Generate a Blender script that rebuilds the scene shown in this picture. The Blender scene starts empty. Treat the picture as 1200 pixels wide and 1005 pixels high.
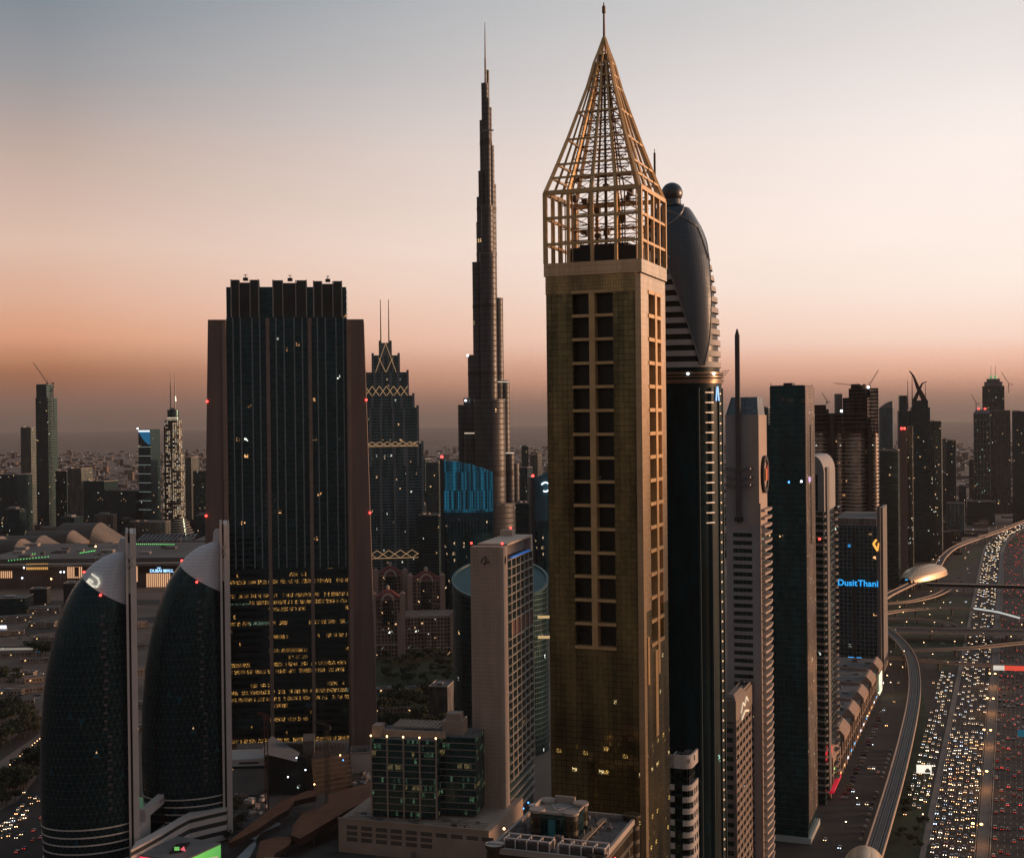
import bpy, math, random
from mathutils import Vector, Matrix
R = math.radians
sin, cos, pi = math.sin, math.cos, math.pi
random.seed(7)
sc = bpy.context.scene
COL = sc.collection

# ---------------------------------------------------------------- camera
F = 1500.0                       # focal length in photo pixels (photo is 1200 x 1005)
CAM = Vector((0, 0, 260.0))
PITCH, ROLL = math.atan(12.5 / F), 0.011
fw = Vector((0, cos(PITCH), -sin(PITCH)))
up0 = Vector((0, sin(PITCH), cos(PITCH)))
cr = Vector((1, 0, 0)) * cos(ROLL) - up0 * sin(ROLL)
cu = Vector((1, 0, 0)) * sin(ROLL) + up0 * cos(ROLL)
cam = bpy.data.cameras.new('camera')
cam_o = bpy.data.objects.new('camera', cam)
COL.objects.link(cam_o)
cam.sensor_width = 36
cam.lens = 36 * F / 1200
cam.clip_start = 1
cam.clip_end = 90000
cam_o.matrix_world = Matrix(((cr.x, cu.x, -fw.x, CAM.x), (cr.y, cu.y, -fw.y, CAM.y), (cr.z, cu.z, -fw.z, CAM.z), (0, 0, 0, 1)))
sc.camera = cam_o

# ---------------------------------------------------------------- world: dusk sky
SUN_AZ, SUN_EL = 82.0, 4.0       # degrees clockwise from the view direction (+Y), elevation
w = bpy.data.worlds.new("World"); sc.world = w; w.use_nodes = True
nt = w.node_tree; nt.nodes.clear()
def nn(nt, t, **k):
    n = nt.nodes.new(t)
    for a, v in k.items(): setattr(n, a, v)
    return n
def setin(nt, sock, v):
    if isinstance(v, bpy.types.NodeSocket): nt.links.new(v, sock)
    elif v is not None: sock.default_value = v
def M(nt, op, a, b=None, c=None, clamp=False):
    n = nt.nodes.new('ShaderNodeMath'); n.operation = op; n.use_clamp = clamp
    for i, v in enumerate((a, b, c)): setin(nt, n.inputs[i], v)
    return n.outputs[0]
def mixc(nt, f, a, b, blend='MIX'):
    n = nt.nodes.new('ShaderNodeMix'); n.data_type = 'RGBA'; n.blend_type = blend
    setin(nt, n.inputs[0], f)
    for s, v in ((n.inputs[6], a), (n.inputs[7], b)):
        if isinstance(v, tuple) and len(v) == 3: v = (*v, 1)
        setin(nt, s, v)
    return n.outputs[2]
def ramp(nt, f, stops, interp='LINEAR'):
    n = nt.nodes.new('ShaderNodeValToRGB'); cr_ = n.color_ramp; cr_.interpolation = interp
    while len(cr_.elements) < len(stops): cr_.elements.new(0.5)
    for e, (p, c) in zip(cr_.elements, stops):
        e.position = p; e.color = (*c, 1) if len(c) == 3 else c
    setin(nt, n.inputs[0], f)
    return n.outputs[0]
def maprange(nt, v, a, b, c, d, smooth=False):
    n = nt.nodes.new('ShaderNodeMapRange'); n.interpolation_type = 'SMOOTHSTEP' if smooth else 'LINEAR'
    setin(nt, n.inputs[0], v)
    for i, x in zip((1, 2, 3, 4), (a, b, c, d)): n.inputs[i].default_value = x
    return n.outputs[0]
tc = nn(nt, 'ShaderNodeTexCoord')
sp = nn(nt, 'ShaderNodeSeparateXYZ'); nt.links.new(tc.outputs['Generated'], sp.inputs[0])
dx, dy, dz = sp.outputs
left = ramp(nt, dz, [(0.0, (.135, .088, .072)), (.008, (.19, .105, .076)), (.02, (.28, .128, .082)), (.037, (.42, .17, .085)), (.05, (.62, .28, .155)), (.063, (.80, .38, .225)),
                     (.09, (.82, .47, .33)), (.13, (.80, .56, .45)), (.197, (.56, .43, .375)), (.25, (.34, .335, .35)), (.31, (.20, .248, .295)), (.5, (.14, .18, .23)), (1.0, (.10, .14, .19))])
right = ramp(nt, dz, [(0.0, (.19, .125, .098)), (.01, (.34, .19, .135)), (.02, (.68, .34, .235)), (.029, (.92, .48, .33)), (.042, (1.06, .63, .47)), (.056, (1.10, .80, .66)),
                      (.10, (1.08, .93, .83)), (.15, (1.06, .93, .86)), (.2, (1.0, .90, .85)), (.3, (.75, .72, .71)), (.5, (.40, .44, .49)), (1.0, (.16, .21, .27))])
rear = ramp(nt, dz, [(0.0, (.015, .032, .040)), (.05, (.028, .046, .055)), (.14, (.19, .145, .13)), (.32, (.21, .18, .17)), (.55, (.13, .15, .165)), (1.0, (.09, .14, .18))])
hl = M(nt, 'SQRT', M(nt, 'MAXIMUM', M(nt, 'ADD', M(nt, 'MULTIPLY', dx, dx), M(nt, 'MULTIPLY', dy, dy)), 1e-4))
ga = R(48)
az = M(nt, 'DIVIDE', M(nt, 'ADD', M(nt, 'MULTIPLY', dx, sin(ga)), M(nt, 'MULTIPLY', dy, cos(ga))), hl)
fr = maprange(nt, az, -.55, .45, 0, 1, True)
lr = maprange(nt, az, .38, .89, 0, 1, False)
snm = nn(nt, 'ShaderNodeMapping'); snm.inputs['Scale'].default_value = (3, 3, 9); nt.links.new(tc.outputs['Generated'], snm.inputs[0])
sn = nn(nt, 'ShaderNodeTexNoise'); sn.inputs['Scale'].default_value = 1.6; sn.inputs['Detail'].default_value = 5; nt.links.new(snm.outputs[0], sn.inputs[0])
fcol = mixc(nt, 1.0, mixc(nt, lr, left, right), maprange(nt, sn.outputs[0], .3, .7, .98, 1.02), 'MULTIPLY')
sky = mixc(nt, fr, rear, fcol)
nish = nn(nt, 'ShaderNodeTexSky', sky_type='NISHITA', sun_disc=False, sun_elevation=R(1.5), sun_rotation=R(SUN_AZ), altitude=250, air_density=1.5, dust_density=3.0)
bg1 = nn(nt, 'ShaderNodeBackground'); nt.links.new(sky, bg1.inputs[0]); bg1.inputs[1].default_value = 1.0
bg2 = nn(nt, 'ShaderNodeBackground'); nt.links.new(nish.outputs[0], bg2.inputs[0]); bg2.inputs[1].default_value = 0.004
add = nn(nt, 'ShaderNodeAddShader'); nt.links.new(bg1.outputs[0], add.inputs[0]); nt.links.new(bg2.outputs[0], add.inputs[1])
wo = nn(nt, 'ShaderNodeOutputWorld'); nt.links.new(add.outputs[0], wo.inputs[0])

sun = bpy.data.lights.new('sun', 'SUN'); sun.energy = 4.5; sun.angle = R(9); sun.color = (1.0, .56, .31)
sun_o = bpy.data.objects.new('sun', sun); COL.objects.link(sun_o)
sd = Vector((sin(R(SUN_AZ)) * cos(R(SUN_EL)), cos(R(SUN_AZ)) * cos(R(SUN_EL)), sin(R(SUN_EL))))
sun_o.rotation_euler = sd.to_track_quat('Z', 'Y').to_euler()
sun_o.location = (900, 0, 900)
sc.view_settings.view_transform = 'Standard'; sc.view_settings.look = 'None'
sc.view_settings.exposure = 0; sc.view_settings.gamma = 1
sc.render.engine = 'CYCLES'
cy = sc.cycles
cy.use_denoising = True; cy.denoiser = 'OPENIMAGEDENOISE'; cy.denoising_prefilter = 'ACCURATE'
cy.max_bounces = 5; cy.diffuse_bounces = 2; cy.glossy_bounces = 3; cy.transmission_bounces = 3; cy.volume_bounces = 1
cy.caustics_reflective = False; cy.caustics_refractive = False
cy.sample_clamp_indirect = 2.0
cy.use_light_tree = True

# ---------------------------------------------------------------- picture <-> place
def ray(px, py):
    return (fw + cr * ((px - 600) / F) - cu * ((py - 502.5) / F))
def at(px, py, Y):
    d = ray(px, py); return CAM + d * (Y / d.y)
def gp(px, py, z=0.0):
    d = ray(px, py); return CAM + d * ((z - CAM.z) / d.z)
TH = R(-21)                       # the street grid turns 21 degrees against the view
class Fit:
    """footprint whose near corner stands at pixel column xc at depth D; front face reaches xl, side face xr (row y)"""
    def __init__(s, xl, xc, xr, y, D, th=TH, b=None):
        ux, uy = cos(th), sin(th); vx, vy = -sin(th), cos(th)
        c = at(xc, y, D)
        ml = ray(xl, y); ml = ml.x / ml.y
        s.a = (c.x - ml * c.y) / (ux - ml * uy)
        if b is None:
            mr = ray(xr, y); mr = mr.x / mr.y
            b = (mr * c.y - c.x) / (vx - mr * vy)
        s.b = b; s.th = th
        s.o = Vector((c.x - ux * s.a, c.y - uy * s.a, 0)); s.c = c; s.D = D
def zat(px, py, Y): return at(px, py, Y).z

# ---------------------------------------------------------------- objects
def tag(o, label=None, cat=None, group=None, kind=None):
    if label: o['label'] = label
    if cat: o['category'] = cat
    if group: o['group'] = group
    if kind: o['kind'] = kind
    return o
def empty(name, loc, rz=0, **k):
    o = bpy.data.objects.new(name, None); COL.objects.link(o)
    o.location = loc; o.rotation_euler = (0, 0, rz); o.empty_display_size = 2
    return tag(o, **k)
def dup(o, parent=None):
    c = o.copy(); COL.objects.link(c)
    if parent: c.parent = parent
    for ch in list(o.children): dup(ch, c)
    return c
class MB:
    """collects faces (with uv in metres round the faces) into one mesh"""
    def __init__(s): s.v = []; s.f = []; s.m = []; s.uv = []; s.sm = []
    def face(s, pts, m=0, uv=None, smooth=False):
        i = len(s.v); s.v += [tuple(p) for p in pts]; s.f.append(tuple(range(i, i + len(pts)))); s.m.append(m); s.sm.append(smooth)
        s.uv += uv if uv else [(p[0], p[1]) for p in pts]
    def quad(s, a, b, c, d, m=0, u0=0, smooth=False):
        wd = math.dist(a, b)
        s.face((a, b, c, d), m, [(u0, a[2]), (u0 + wd, b[2]), (u0 + wd, c[2]), (u0, d[2])], smooth)
    def box(s, x0, x1, y0, y1, z0, z1, m=0, top=None, bottom=True):
        if x1 < x0: x0, x1 = x1, x0
        if y1 < y0: y0, y1 = y1, y0
        P = [(x0, y0), (x1, y0), (x1, y1), (x0, y1)]
        s.prism(P, z0, z1, m, top, bottom)
    def prism(s, P, z0, z1, m=0, top=None, bottom=True, P1=None, smooth=False):
        u = 0; P1 = P1 or P; n = len(P)
        for i in range(n):
            a, b = P[i], P[(i + 1) % n]; a1, b1 = P1[i], P1[(i + 1) % n]
            s.quad((*a, z0), (*b, z0), (*b1, z1), (*a1, z1), m, u, smooth); u += math.dist(a, b)
        s.face([(*p, z1) for p in P1], m if top is None else top)
        if bottom: s.face([(*p, z0) for p in reversed(P)], m if top is None else top)
    def loft(s, rings, m=0, cap=True, smooth=True, closed=True):
        """rings: lists of (x, y, z) with equal counts"""
        n = len(rings[0])
        i0 = len(s.v)
        for r in rings: s.v += [tuple(p) for p in r]
        for k in range(len(rings) - 1):
            u = 0
            for i in range(n if closed else n - 1):
                j = (i + 1) % n
                s.f.append((i0 + k * n + i, i0 + k * n + j, i0 + (k + 1) * n + j, i0 + (k + 1) * n + i)); s.m.append(m); s.sm.append(smooth)
                a, b, c, d = rings[k][i], rings[k][j], rings[k + 1][j], rings[k + 1][i]
                wd = math.dist(a, b)
                s.uv += [(u, a[2]), (u + wd, b[2]), (u + wd, c[2]), (u, d[2])]; u += wd
        if cap:
            s.face([tuple(p) for p in rings[-1]], m if cap is True else cap)
            s.face([tuple(p) for p in reversed(rings[0])], m if cap is True else cap)
    def bar(s, p, q, w, h=None, m=0, up=(0, 0, 1)):
        h = h or w
        p, q = Vector(p), Vector(q); d = (q - p)
        if d.length < 1e-6: return
        d.normalize(); upv = Vector(up)
        if abs(d.dot(upv)) > .99: upv = Vector((0, 1, 0))
        x = d.cross(upv).normalized(); y = x.cross(d).normalized()
        A = [p + x * sx * w / 2 + y * sy * h / 2 for sx, sy in ((-1, -1), (1, -1), (1, 1), (-1, 1))]
        B = [a + (q - p) for a in A]
        L = (q - p).length
        for i in range(4):
            j = (i + 1) % 4
            s.face((A[i], A[j], B[j], B[i]), m, [(0, 0), (w, 0), (w, L), (0, L)])
        s.face(B, m); s.face(list(reversed(A)), m)
    def cyl(s, x, y, z0, z1, r, m=0, n=12, r1=None, cap=True, smooth=True):
        r1 = r if r1 is None else r1
        s.loft([[(x + rr * cos(2 * pi * i / n), y + rr * sin(2 * pi * i / n), z) for i in range(n)] for z, rr in ((z0, r), (z1, r1))], m, cap, smooth)
    def ball(s, x, y, z, r, m=0, n=12, k=8, sz=1):
        rr = []
        for j in range(k + 1):
            t = -pi / 2 + pi * j / k; c = max(cos(t), .02)
            rr.append([(x + r * c * cos(2 * pi * i / n), y + r * c * sin(2 * pi * i / n), z + r * sz * sin(t)) for i in range(n)])
        s.loft(rr, m)
    def build(s, name, mats, parent=None, **k):
        me = bpy.data.meshes.new(name); me.from_pydata(s.v, [], s.f)
        mats = mats if isinstance(mats, (list, tuple)) else [mats]
        for mt in mats: me.materials.append(mt)
        me.polygons.foreach_set('material_index', s.m)
        me.polygons.foreach_set('use_smooth', s.sm)
        ul = me.uv_layers.new(name='UVMap'); ul.data.foreach_set('uv', [c for p in s.uv for c in p])
        me.update()
        o = bpy.data.objects.new(name, me); COL.objects.link(o)
        if parent: o.parent = parent
        return tag(o, **k)

# ---------------------------------------------------------------- materials
MAT = {}
def pmat(name, col, rough=.8, metal=0.0, var=.15, scale=.08, ior=1.45, emit=None, es=0, bump=0, streak=False):
    if name in MAT: return MAT[name]
    m = bpy.data.materials.new(name); m.use_nodes = True; nt = m.node_tree
    b = nt.nodes['Principled BSDF']; b.inputs['Roughness'].default_value = rough; b.inputs['Metallic'].default_value = metal
    b.inputs['IOR'].default_value = ior
    if var:
        tc = nn(nt, 'ShaderNodeTexCoord'); no = nn(nt, 'ShaderNodeTexNoise'); no.inputs['Scale'].default_value = scale; no.inputs['Detail'].default_value = 6
        if streak:
            mp = nn(nt, 'ShaderNodeMapping'); mp.inputs['Scale'].default_value = (6, 6, .5)
            nt.links.new(tc.outputs['Object'], mp.inputs[0]); nt.links.new(mp.outputs[0], no.inputs[0])
        else: nt.links.new(tc.outputs['Object'], no.inputs[0])
        f = maprange(nt, no.outputs[0], .3, .7, 1 - var, 1 + var)
        c = mixc(nt, 1.0, (*col, 1), f, 'MULTIPLY')
        nt.links.new(c, b.inputs['Base Color'])
    else: b.inputs['Base Color'].default_value = (*col, 1)
    if emit:
        b.inputs['Emission Color'].default_value = (*emit, 1); b.inputs['Emission Strength'].default_value = es
    MAT[name] = m
    return m
def emat(name, col, s, light=False):
    if name in MAT: return MAT[name]
    m = bpy.data.materials.new(name); m.use_nodes = True; nt = m.node_tree
    b = nt.nodes['Principled BSDF']; b.inputs['Base Color'].default_value = (*[min(.8, c) for c in col], 1)
    b.inputs['Emission Color'].default_value = (*col, 1); b.inputs['Emission Strength'].default_value = s
    if not light: m.cycles.emission_sampling = 'NONE'
    MAT[name] = m
    return m
def gmat(name, glass=(.02, .035, .04), cw=1.5, ch=3.6, mull=.06, span=.0, spancol=(.03, .04, .045), mcol=(.05, .05, .05), lit=.02, litcol=(1, .62, .28),
         lit2=(.9, .95, .8), es=2.5, rough=.12, ior=1.9, tilt=.012, var=.6, low=None, metal=0.0, blk=4, panelvar=0.0, seed=0.0, grain=None, runs=False, mott=.45):
    """a curtain wall: panes of cw x ch metres in uv space, each tilted a hair differently, some lit from inside"""
    if name in MAT: return MAT[name]
    if metal == 0:
        ior = 1.75 if max(glass) < .09 and rough < .3 else min(ior, 1.5)
        if max(glass) < .09: glass = (glass[0] * .42, glass[1] * .66, glass[2] * .72)
        if max(mcol) < .07: mcol = (mcol[0] * .5, mcol[1] * .66, mcol[2] * .70)
        if max(spancol) < .07: spancol = (spancol[0] * .5, spancol[1] * .66, spancol[2] * .70)
    m = bpy.data.materials.new(name); m.use_nodes = True; nt = m.node_tree
    b = nt.nodes['Principled BSDF']
    uv = nn(nt, 'ShaderNodeUVMap'); uv.uv_map = 'UVMap'
    sp = nn(nt, 'ShaderNodeSeparateXYZ'); nt.links.new(uv.outputs[0], sp.inputs[0])
    u = M(nt, 'DIVIDE', sp.outputs[0], cw); v = M(nt, 'DIVIDE', sp.outputs[1], ch)
    fu, fv = M(nt, 'FRACT', u), M(nt, 'FRACT', v)
    iu, iv = M(nt, 'FLOOR', u), M(nt, 'FLOOR', v)
    def wn(a, b_, s):
        c = nn(nt, 'ShaderNodeCombineXYZ'); setin(nt, c.inputs[0], a); setin(nt, c.inputs[1], b_); c.inputs[2].default_value = s + seed
        n = nn(nt, 'ShaderNodeTexWhiteNoise'); n.noise_dimensions = '3D'; nt.links.new(c.outputs[0], n.inputs[0]); return n
    r1 = wn(iu, iv, 1.3); r2 = wn(M(nt, 'FLOOR', M(nt, 'DIVIDE', u, blk)), iv, 7.7); r3 = wn(iu, iv, 4.1)
    # mask of frames
    e = M(nt, 'MAXIMUM', M(nt, 'LESS_THAN', fu, mull), M(nt, 'LESS_THAN', fv, mull * cw / ch * 1.2))
    spn = M(nt, 'LESS_THAN', fv, span) if span else 0.0
    c = mixc(nt, maprange(nt, r1.outputs[0], 0, 1, 0, var), (*glass, 1), tuple(g * .35 for g in glass))
    if panelvar:
        c = mixc(nt, M(nt, 'MULTIPLY', M(nt, 'GREATER_THAN', r3.outputs[0], .8), panelvar), c, tuple(min(1, g * 2.2 + .01) for g in glass))
    if span: c = mixc(nt, spn, c, (*spancol, 1))
    c = mixc(nt, e, c, (*mcol, 1))
    if mott:  # upright streaks in the base colour imitate reflections on the panes
        mn = nn(nt, 'ShaderNodeTexNoise'); mn.noise_dimensions = '2D'; mn.inputs['Scale'].default_value = 1.0; mn.inputs['Detail'].default_value = 6; mpp = nn(nt, 'ShaderNodeMapping'); mpp.inputs['Scale'].default_value = (.16, .028, 1); nt.links.new(uv.outputs[0], mpp.inputs[0]); nt.links.new(mpp.outputs[0], mn.inputs[0])
        c = mixc(nt, 1.0, c, maprange(nt, mn.outputs[0], .32, .68, 1 - mott, 1 + mott), 'MULTIPLY')
    nt.links.new(c, b.inputs['Base Color'])
    b.inputs['Roughness'].default_value = rough; b.inputs['IOR'].default_value = ior; b.inputs['Metallic'].default_value = metal
    if metal == 0 and ior == 1.75: b.inputs['Specular Tint'].default_value = (.42, .85, .95, 1)
    solid = M(nt, 'MAXIMUM', e, spn)
    ro = M(nt, 'ADD', M(nt, 'MULTIPLY', solid, .35), rough); nt.links.new(ro, b.inputs['Roughness'])
    if tilt:
        ge = nn(nt, 'ShaderNodeNewGeometry')
        vm = nn(nt, 'ShaderNodeVectorMath', operation='MULTIPLY_ADD')
        sb = nn(nt, 'ShaderNodeVectorMath', operation='SUBTRACT'); nt.links.new(r3.outputs[1], sb.inputs[0]); sb.inputs[1].default_value = (.5, .5, .5)
        nt.links.new(sb.outputs[0], vm.inputs[0]); vm.inputs[1].default_value = (tilt,) * 3; nt.links.new(ge.outputs['Normal'], vm.inputs[2])
        nz = nn(nt, 'ShaderNodeVectorMath', operation='NORMALIZE'); nt.links.new(vm.outputs[0], nz.inputs[0])
        nt.links.new(nz.outputs[0], b.inputs['Normal'])
    if lit:
        p = lit
        if low: p = maprange(nt, sp.outputs[1], low[0], low[1], low[2], low[3])
        # whole stretches of a floor are more or less occupied
        pf = M(nt, 'MULTIPLY', p, maprange(nt, r2.outputs[0], .35, 1.0, .15, 2.4))
        on = M(nt, 'LESS_THAN', r1.outputs[0], pf)
        if runs:
            r4 = wn(0.0, iv, 9.3)
            pr_ = M(nt, 'MULTIPLY', p, maprange(nt, r4.outputs[0], .25, 1.0, .1, 2.6))
            on = M(nt, 'MULTIPLY', M(nt, 'LESS_THAN', r2.outputs[0], pr_), M(nt, 'LESS_THAN', r1.outputs[0], .8))
            on = M(nt, 'MAXIMUM', on, M(nt, 'LESS_THAN', r1.outputs[0], .012))
        inner = M(nt, 'MULTIPLY', on, M(nt, 'SUBTRACT', 1.0, solid))
        hgt = M(nt, 'GREATER_THAN', fv, max(span, .3))
        inner = M(nt, 'MULTIPLY', inner, hgt)
        fn = nn(nt, 'ShaderNodeTexNoise'); fn.noise_dimensions = '2D'; fn.inputs['Scale'].default_value = grain or 1.6 / cw; fn.inputs['Detail'].default_value = 1
        nt.links.new(uv.outputs[0], fn.inputs[0])
        inner = M(nt, 'MULTIPLY', inner, maprange(nt, fn.outputs[0], .50, .66, .0, 1.5, True))
        rc = mixc(nt, M(nt, 'GREATER_THAN', r2.outputs[0], .86), (*litcol, 1), (*lit2, 1))
        st = M(nt, 'MULTIPLY', inner, M(nt, 'MULTIPLY', es, maprange(nt, r3.outputs[0], 0, 1, .12, 1.0)))
        nt.links.new(rc, b.inputs['Emission Color']); nt.links.new(st, b.inputs['Emission Strength'])
        m.cycles.emission_sampling = 'NONE'
    MAT[name] = m
    return m

conc = pmat('concrete', (.38, .32, .285), .85, var=.12)
concd = pmat('concrete_dark', (.16, .14, .13), .85, var=.2)
white = pmat('white_cladding', (.66, .58, .54), .6, var=.1)
steel = pmat('grey_metal', (.20, .20, .21), .4, .6, var=.1)
darkm = pmat('dark_metal', (.04, .04, .042), .5, .4, var=.1)
roofm = pmat('roof_felt', (.14, .13, .125), .9, var=.35, scale=.15)
redl = emat('red_lamp', (1, .05, .04), 5)
warml = emat('warm_lamp', (1, .55, .22), 7)
whitel = emat('white_lamp', (.85, .92, 1), 5)
bluel = emat('blue_lamp', (.08, .35, 1), 3)

def lettering(cu_, name, mt, parent):
    t_ = bpy.data.objects.new('text', cu_); COL.objects.link(t_)
    bpy.context.view_layer.update()
    me = bpy.data.meshes.new_from_object(t_.evaluated_get(bpy.context.evaluated_depsgraph_get()))
    bpy.data.objects.remove(t_); bpy.data.curves.remove(cu_)
    me.materials.clear(); me.materials.append(mt)
    o = bpy.data.objects.new(name, me); COL.objects.link(o); o.parent = parent
    return o
# ---------------------------------------------------------------- gold pyramid-topped hotel tower
def gold_tower():
    f = Fit(639.5, 750.5, 779, 310, 345)
    a, b, D = f.a, f.b, f.D
    root = empty('hotel_tower', f.o, TH, label='gold hotel tower with an open lattice pyramid crown and spire, tallest in the middle', cat='tower')
    Z = lambda y: zat(750, y, D)
    Dc = D + (b * cos(TH) - a * sin(TH)) / 2 - a * sin(-TH) * 0
    zp, zc, za, zt = Z(303), Z(218), zat(708, 44, f.o.y + (a * sin(TH) + b * cos(TH)) / 2), zat(708, 3, f.o.y + (a * sin(TH) + b * cos(TH)) / 2)
    gg = gmat('gold_glass', glass=(.25, .195, .085), cw=1.5, ch=1.62, mull=.09, mcol=(.06, .045, .02), metal=.7, rough=.12, ior=1.8, tilt=.03, var=.30, mott=.6,
              lit=.01, low=(90, 200, .10, .0), litcol=(1, .60, .16), lit2=(1, .75, .35), es=1.3, blk=5, grain=3.2, span=.0, seed=2)  # glowing dots low on the glass stand in for reflected city lights
    gp_ = gmat('gold_panel', glass=(.74, .52, .31), cw=1.5, ch=1.62, mull=.05, mcol=(.34, .23, .12), metal=.65, rough=.26, ior=1.7, tilt=.01, var=.18, lit=0, mott=.12)
    gt = gmat('gold_band', glass=(.50, .33, .12), cw=.75, ch=1.0, mull=.12, mcol=(.2, .13, .05), metal=.4, rough=.4, tilt=.02, var=.4, lit=0)
    beam = pmat('gold_beam', (.66, .43, .21), .42, .35, var=.12, scale=.3)
    dk = gmat('balcony_dark_glass', glass=(.015, .014, .012), cw=1.7, ch=3.25, mull=.08, mcol=(.06, .045, .025), lit=.01, es=.8, rough=.35, tilt=.0)
    RC = 2.6
    s0, s1, s2, s3 = a * .285, a * .462, a * .522, a * .705        # front slots
    t0, t1, t2, t3 = b * .30, b * .52, b * .60, b * .80            # side slots
    zs0, zs1 = Z(762), Z(339)
    zb = zp - 3.6
    m = MB()
    m.box(0, a - RC, RC, b, 0, zb, 0)                               # core behind the slots
    m.box(0, s0, 0, RC, 0, zb - 5.0, 0); m.box(s3, a - 1.6, 0, RC, 0, zb - 5.0, 0)
    m.box(s0, s3, 0, RC, 0, zs0, 0); m.box(s0, s3, 0, RC, zs1, zb - 5.0, 0)
    m.box(a - RC, a - .001, RC, t0, 0, zs0 + 10, 0)
    m.box(a - RC, a - .001, t3, b, 0, zs0 + 10, 0); m.box(a - RC, a - .001, t0, t3, 0, zs0, 0)
    m.build('glass_body', gg, root)
    m = MB()
    m.box(a - RC, a, RC, t0, zs0 + 10, zb - .3, 0); m.box(a - RC, a, t3, b, zs0 + 10, zb - .3, 0)
    m.box(a - RC, a, t0, t3, zs1, zb - .3, 0)
    m.box(a - 1.6, a + .02, -.02, RC, 0, zb - .3, 0)
    m.build('stone_cladding', gp_, root)
    m = MB(); m.box(-.1, a - 1.6, -.15, RC, zb - 5.0, zb, 0); m.build('cornice_band', gt, root)
    m = MB()
    m.box(-.45, a + .45, -.45, b + .45, zb, zp, 0, top=0)
    m.build('parapet', gp_, root)
    m = MB(); m.box(s0, s3, RC - .12, RC - .02, zs0, zs1, 0); m.box(a - RC + .02, a - RC + .12, t0, t3, zs0, zs1, 0); m.build('balcony_glazing', dk, root)
    m = MB(); m.box(s1, s2, -.5, RC - .2, zs0, zs1 - .02, 0); m.build('balcony_post', beam, root)
    m = MB(); m.box(a - RC + .2, a + .35, t1, t2, zs0 - 9, zs1 - .02, 0); m.build('balcony_post', beam, root)
    n = 15
    for i in range(n + 1):
        z = zs0 + (zs1 - zs0) * i / n
        m = MB(); e = .35 if i < n else .6
        m.box(s0 - e * .6, s3 + e * .6, -.25, RC - .2, z - .4, z + .4, 0); m.build('balcony_ledge', beam, root)
        m = MB(); m.box(a - RC + .2, a + .2, t0 - .3, t3 + .3, z - .5, z + .5, 0); m.build('balcony_ledge', beam, root)
    # crown: an open cage that closes to a point
    cage = MB()
    cx, cyy = a / 2, b / 2
    lv = [zp, zp + (zc - zp) * .27, zp + (zc - zp) * .64, zc]
    K = 4
    def face_pts(s, z):
        hx, hy = a / 2 * s, b / 2 * s
        P = []
        for k in range(K): P.append(Vector((cx - hx + 2 * hx * k / K, cyy - hy, z)))
        for k in range(K): P.append(Vector((cx + hx, cyy - hy + 2 * hy * k / K, z)))
        for k in range(K): P.append(Vector((cx + hx - 2 * hx * k / K, cyy + hy, z)))
        for k in range(K): P.append(Vector((cx - hx, cyy + hy - 2 * hy * k / K, z)))
        return P
    for i in range(4 * K):
        p, q = face_pts(1, zp)[i], face_pts(1, zc)[i]
        cage.bar(p, q, 1.15 if i % K == 0 else .85, .85)
        q2 = face_pts(.93, zc)[i]; cage.bar(face_pts(.90, zp)[i], face_pts(.90, zc)[i], .28)
    for z in lv[1:]:
        P = face_pts(1, z)
        for i in range(4 * K): cage.bar(P[i], P[(i + 1) % (4 * K)], .75 if z < zc else 1.0, .75 if z < zc else 1.2)
    prof = [(0, 1), (.095, .89), (.181, .795), (.34, .625), (.516, .45), (.674, .295), (.75, .235), (.833, .175), (.90, .105), (1, .012)]
    for k in range(len(prof) - 1):
        (h0, w0), (h1, w1) = prof[k], prof[k + 1]
        A, B = face_pts(w0, zc + (za - zc) * h0), face_pts(w1, zc + (za - zc) * h1)
        for i in range(4 * K):
            if i % K and h1 > .86 and i % 2: continue
            wd = (.95 if i % K == 0 else .72) * (1 - .45 * h1)
            cage.bar(A[i], B[i], wd, wd)
            cage.bar(B[i], B[(i + 1) % (4 * K)], .6 - .25 * h1, .6 - .25 * h1)
    cage.build('crown_cage', beam, root)
    # steelwork inside the crown
    st = MB(); random.seed(3)
    def W(z):
        if z <= zc: return .86
        h = (z - zc) / (za - zc)
        for k in range(len(prof) - 1):
            if prof[k][0] <= h <= prof[k + 1][0]:
                t = (h - prof[k][0]) / (prof[k + 1][0] - prof[k][0]); return .86 * (prof[k][1] + t * (prof[k + 1][1] - prof[k][1]))
        return .02
    zz = zp + 3.4; levels = []
    while zz < za - 4: levels.append(zz); zz += 3.3
    for z0, z1 in zip(levels, levels[1:]):
        w0, w1 = W(z0), W(z1)
        for sy in (-.33, .33):
            for sx in (-.66, -.22, .22, .66):
                p = Vector((cx + a / 2 * w0 * sx, cyy + b * w0 * sy, z0)); q = Vector((cx + a / 2 * w1 * sx, cyy + b * w1 * sy, z1))
                st.bar(p, q, .3)
                if sx < .6:
                    q2 = Vector((cx + a / 2 * w1 * (sx + .44), cyy + b * w1 * sy, z1)); p2 = Vector((cx + a / 2 * w0 * (sx + .44), cyy + b * w0 * sy, z0))
                    st.bar(p, q2, .12)
                    if (int(z0) + int(sx * 9)) % 2: st.bar(p2, q, .12)
            st.bar((cx - a / 2 * w1 * .9, cyy + b * w1 * sy, z1), (cx + a / 2 * w1 * .9, cyy + b * w1 * sy, z1), .34, .26)
        for sx in (-.66, .66):
            st.bar((cx + a / 2 * w1 * sx, cyy - b * w1 * .45, z1), (cx + a / 2 * w1 * sx, cyy + b * w1 * .45, z1), .3, .24)
            st.bar((cx + a / 2 * w0 * sx, cyy - b * w0 * .33, z0), (cx + a / 2 * w1 * sx, cyy + b * w1 * .33, z1), .16)
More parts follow.
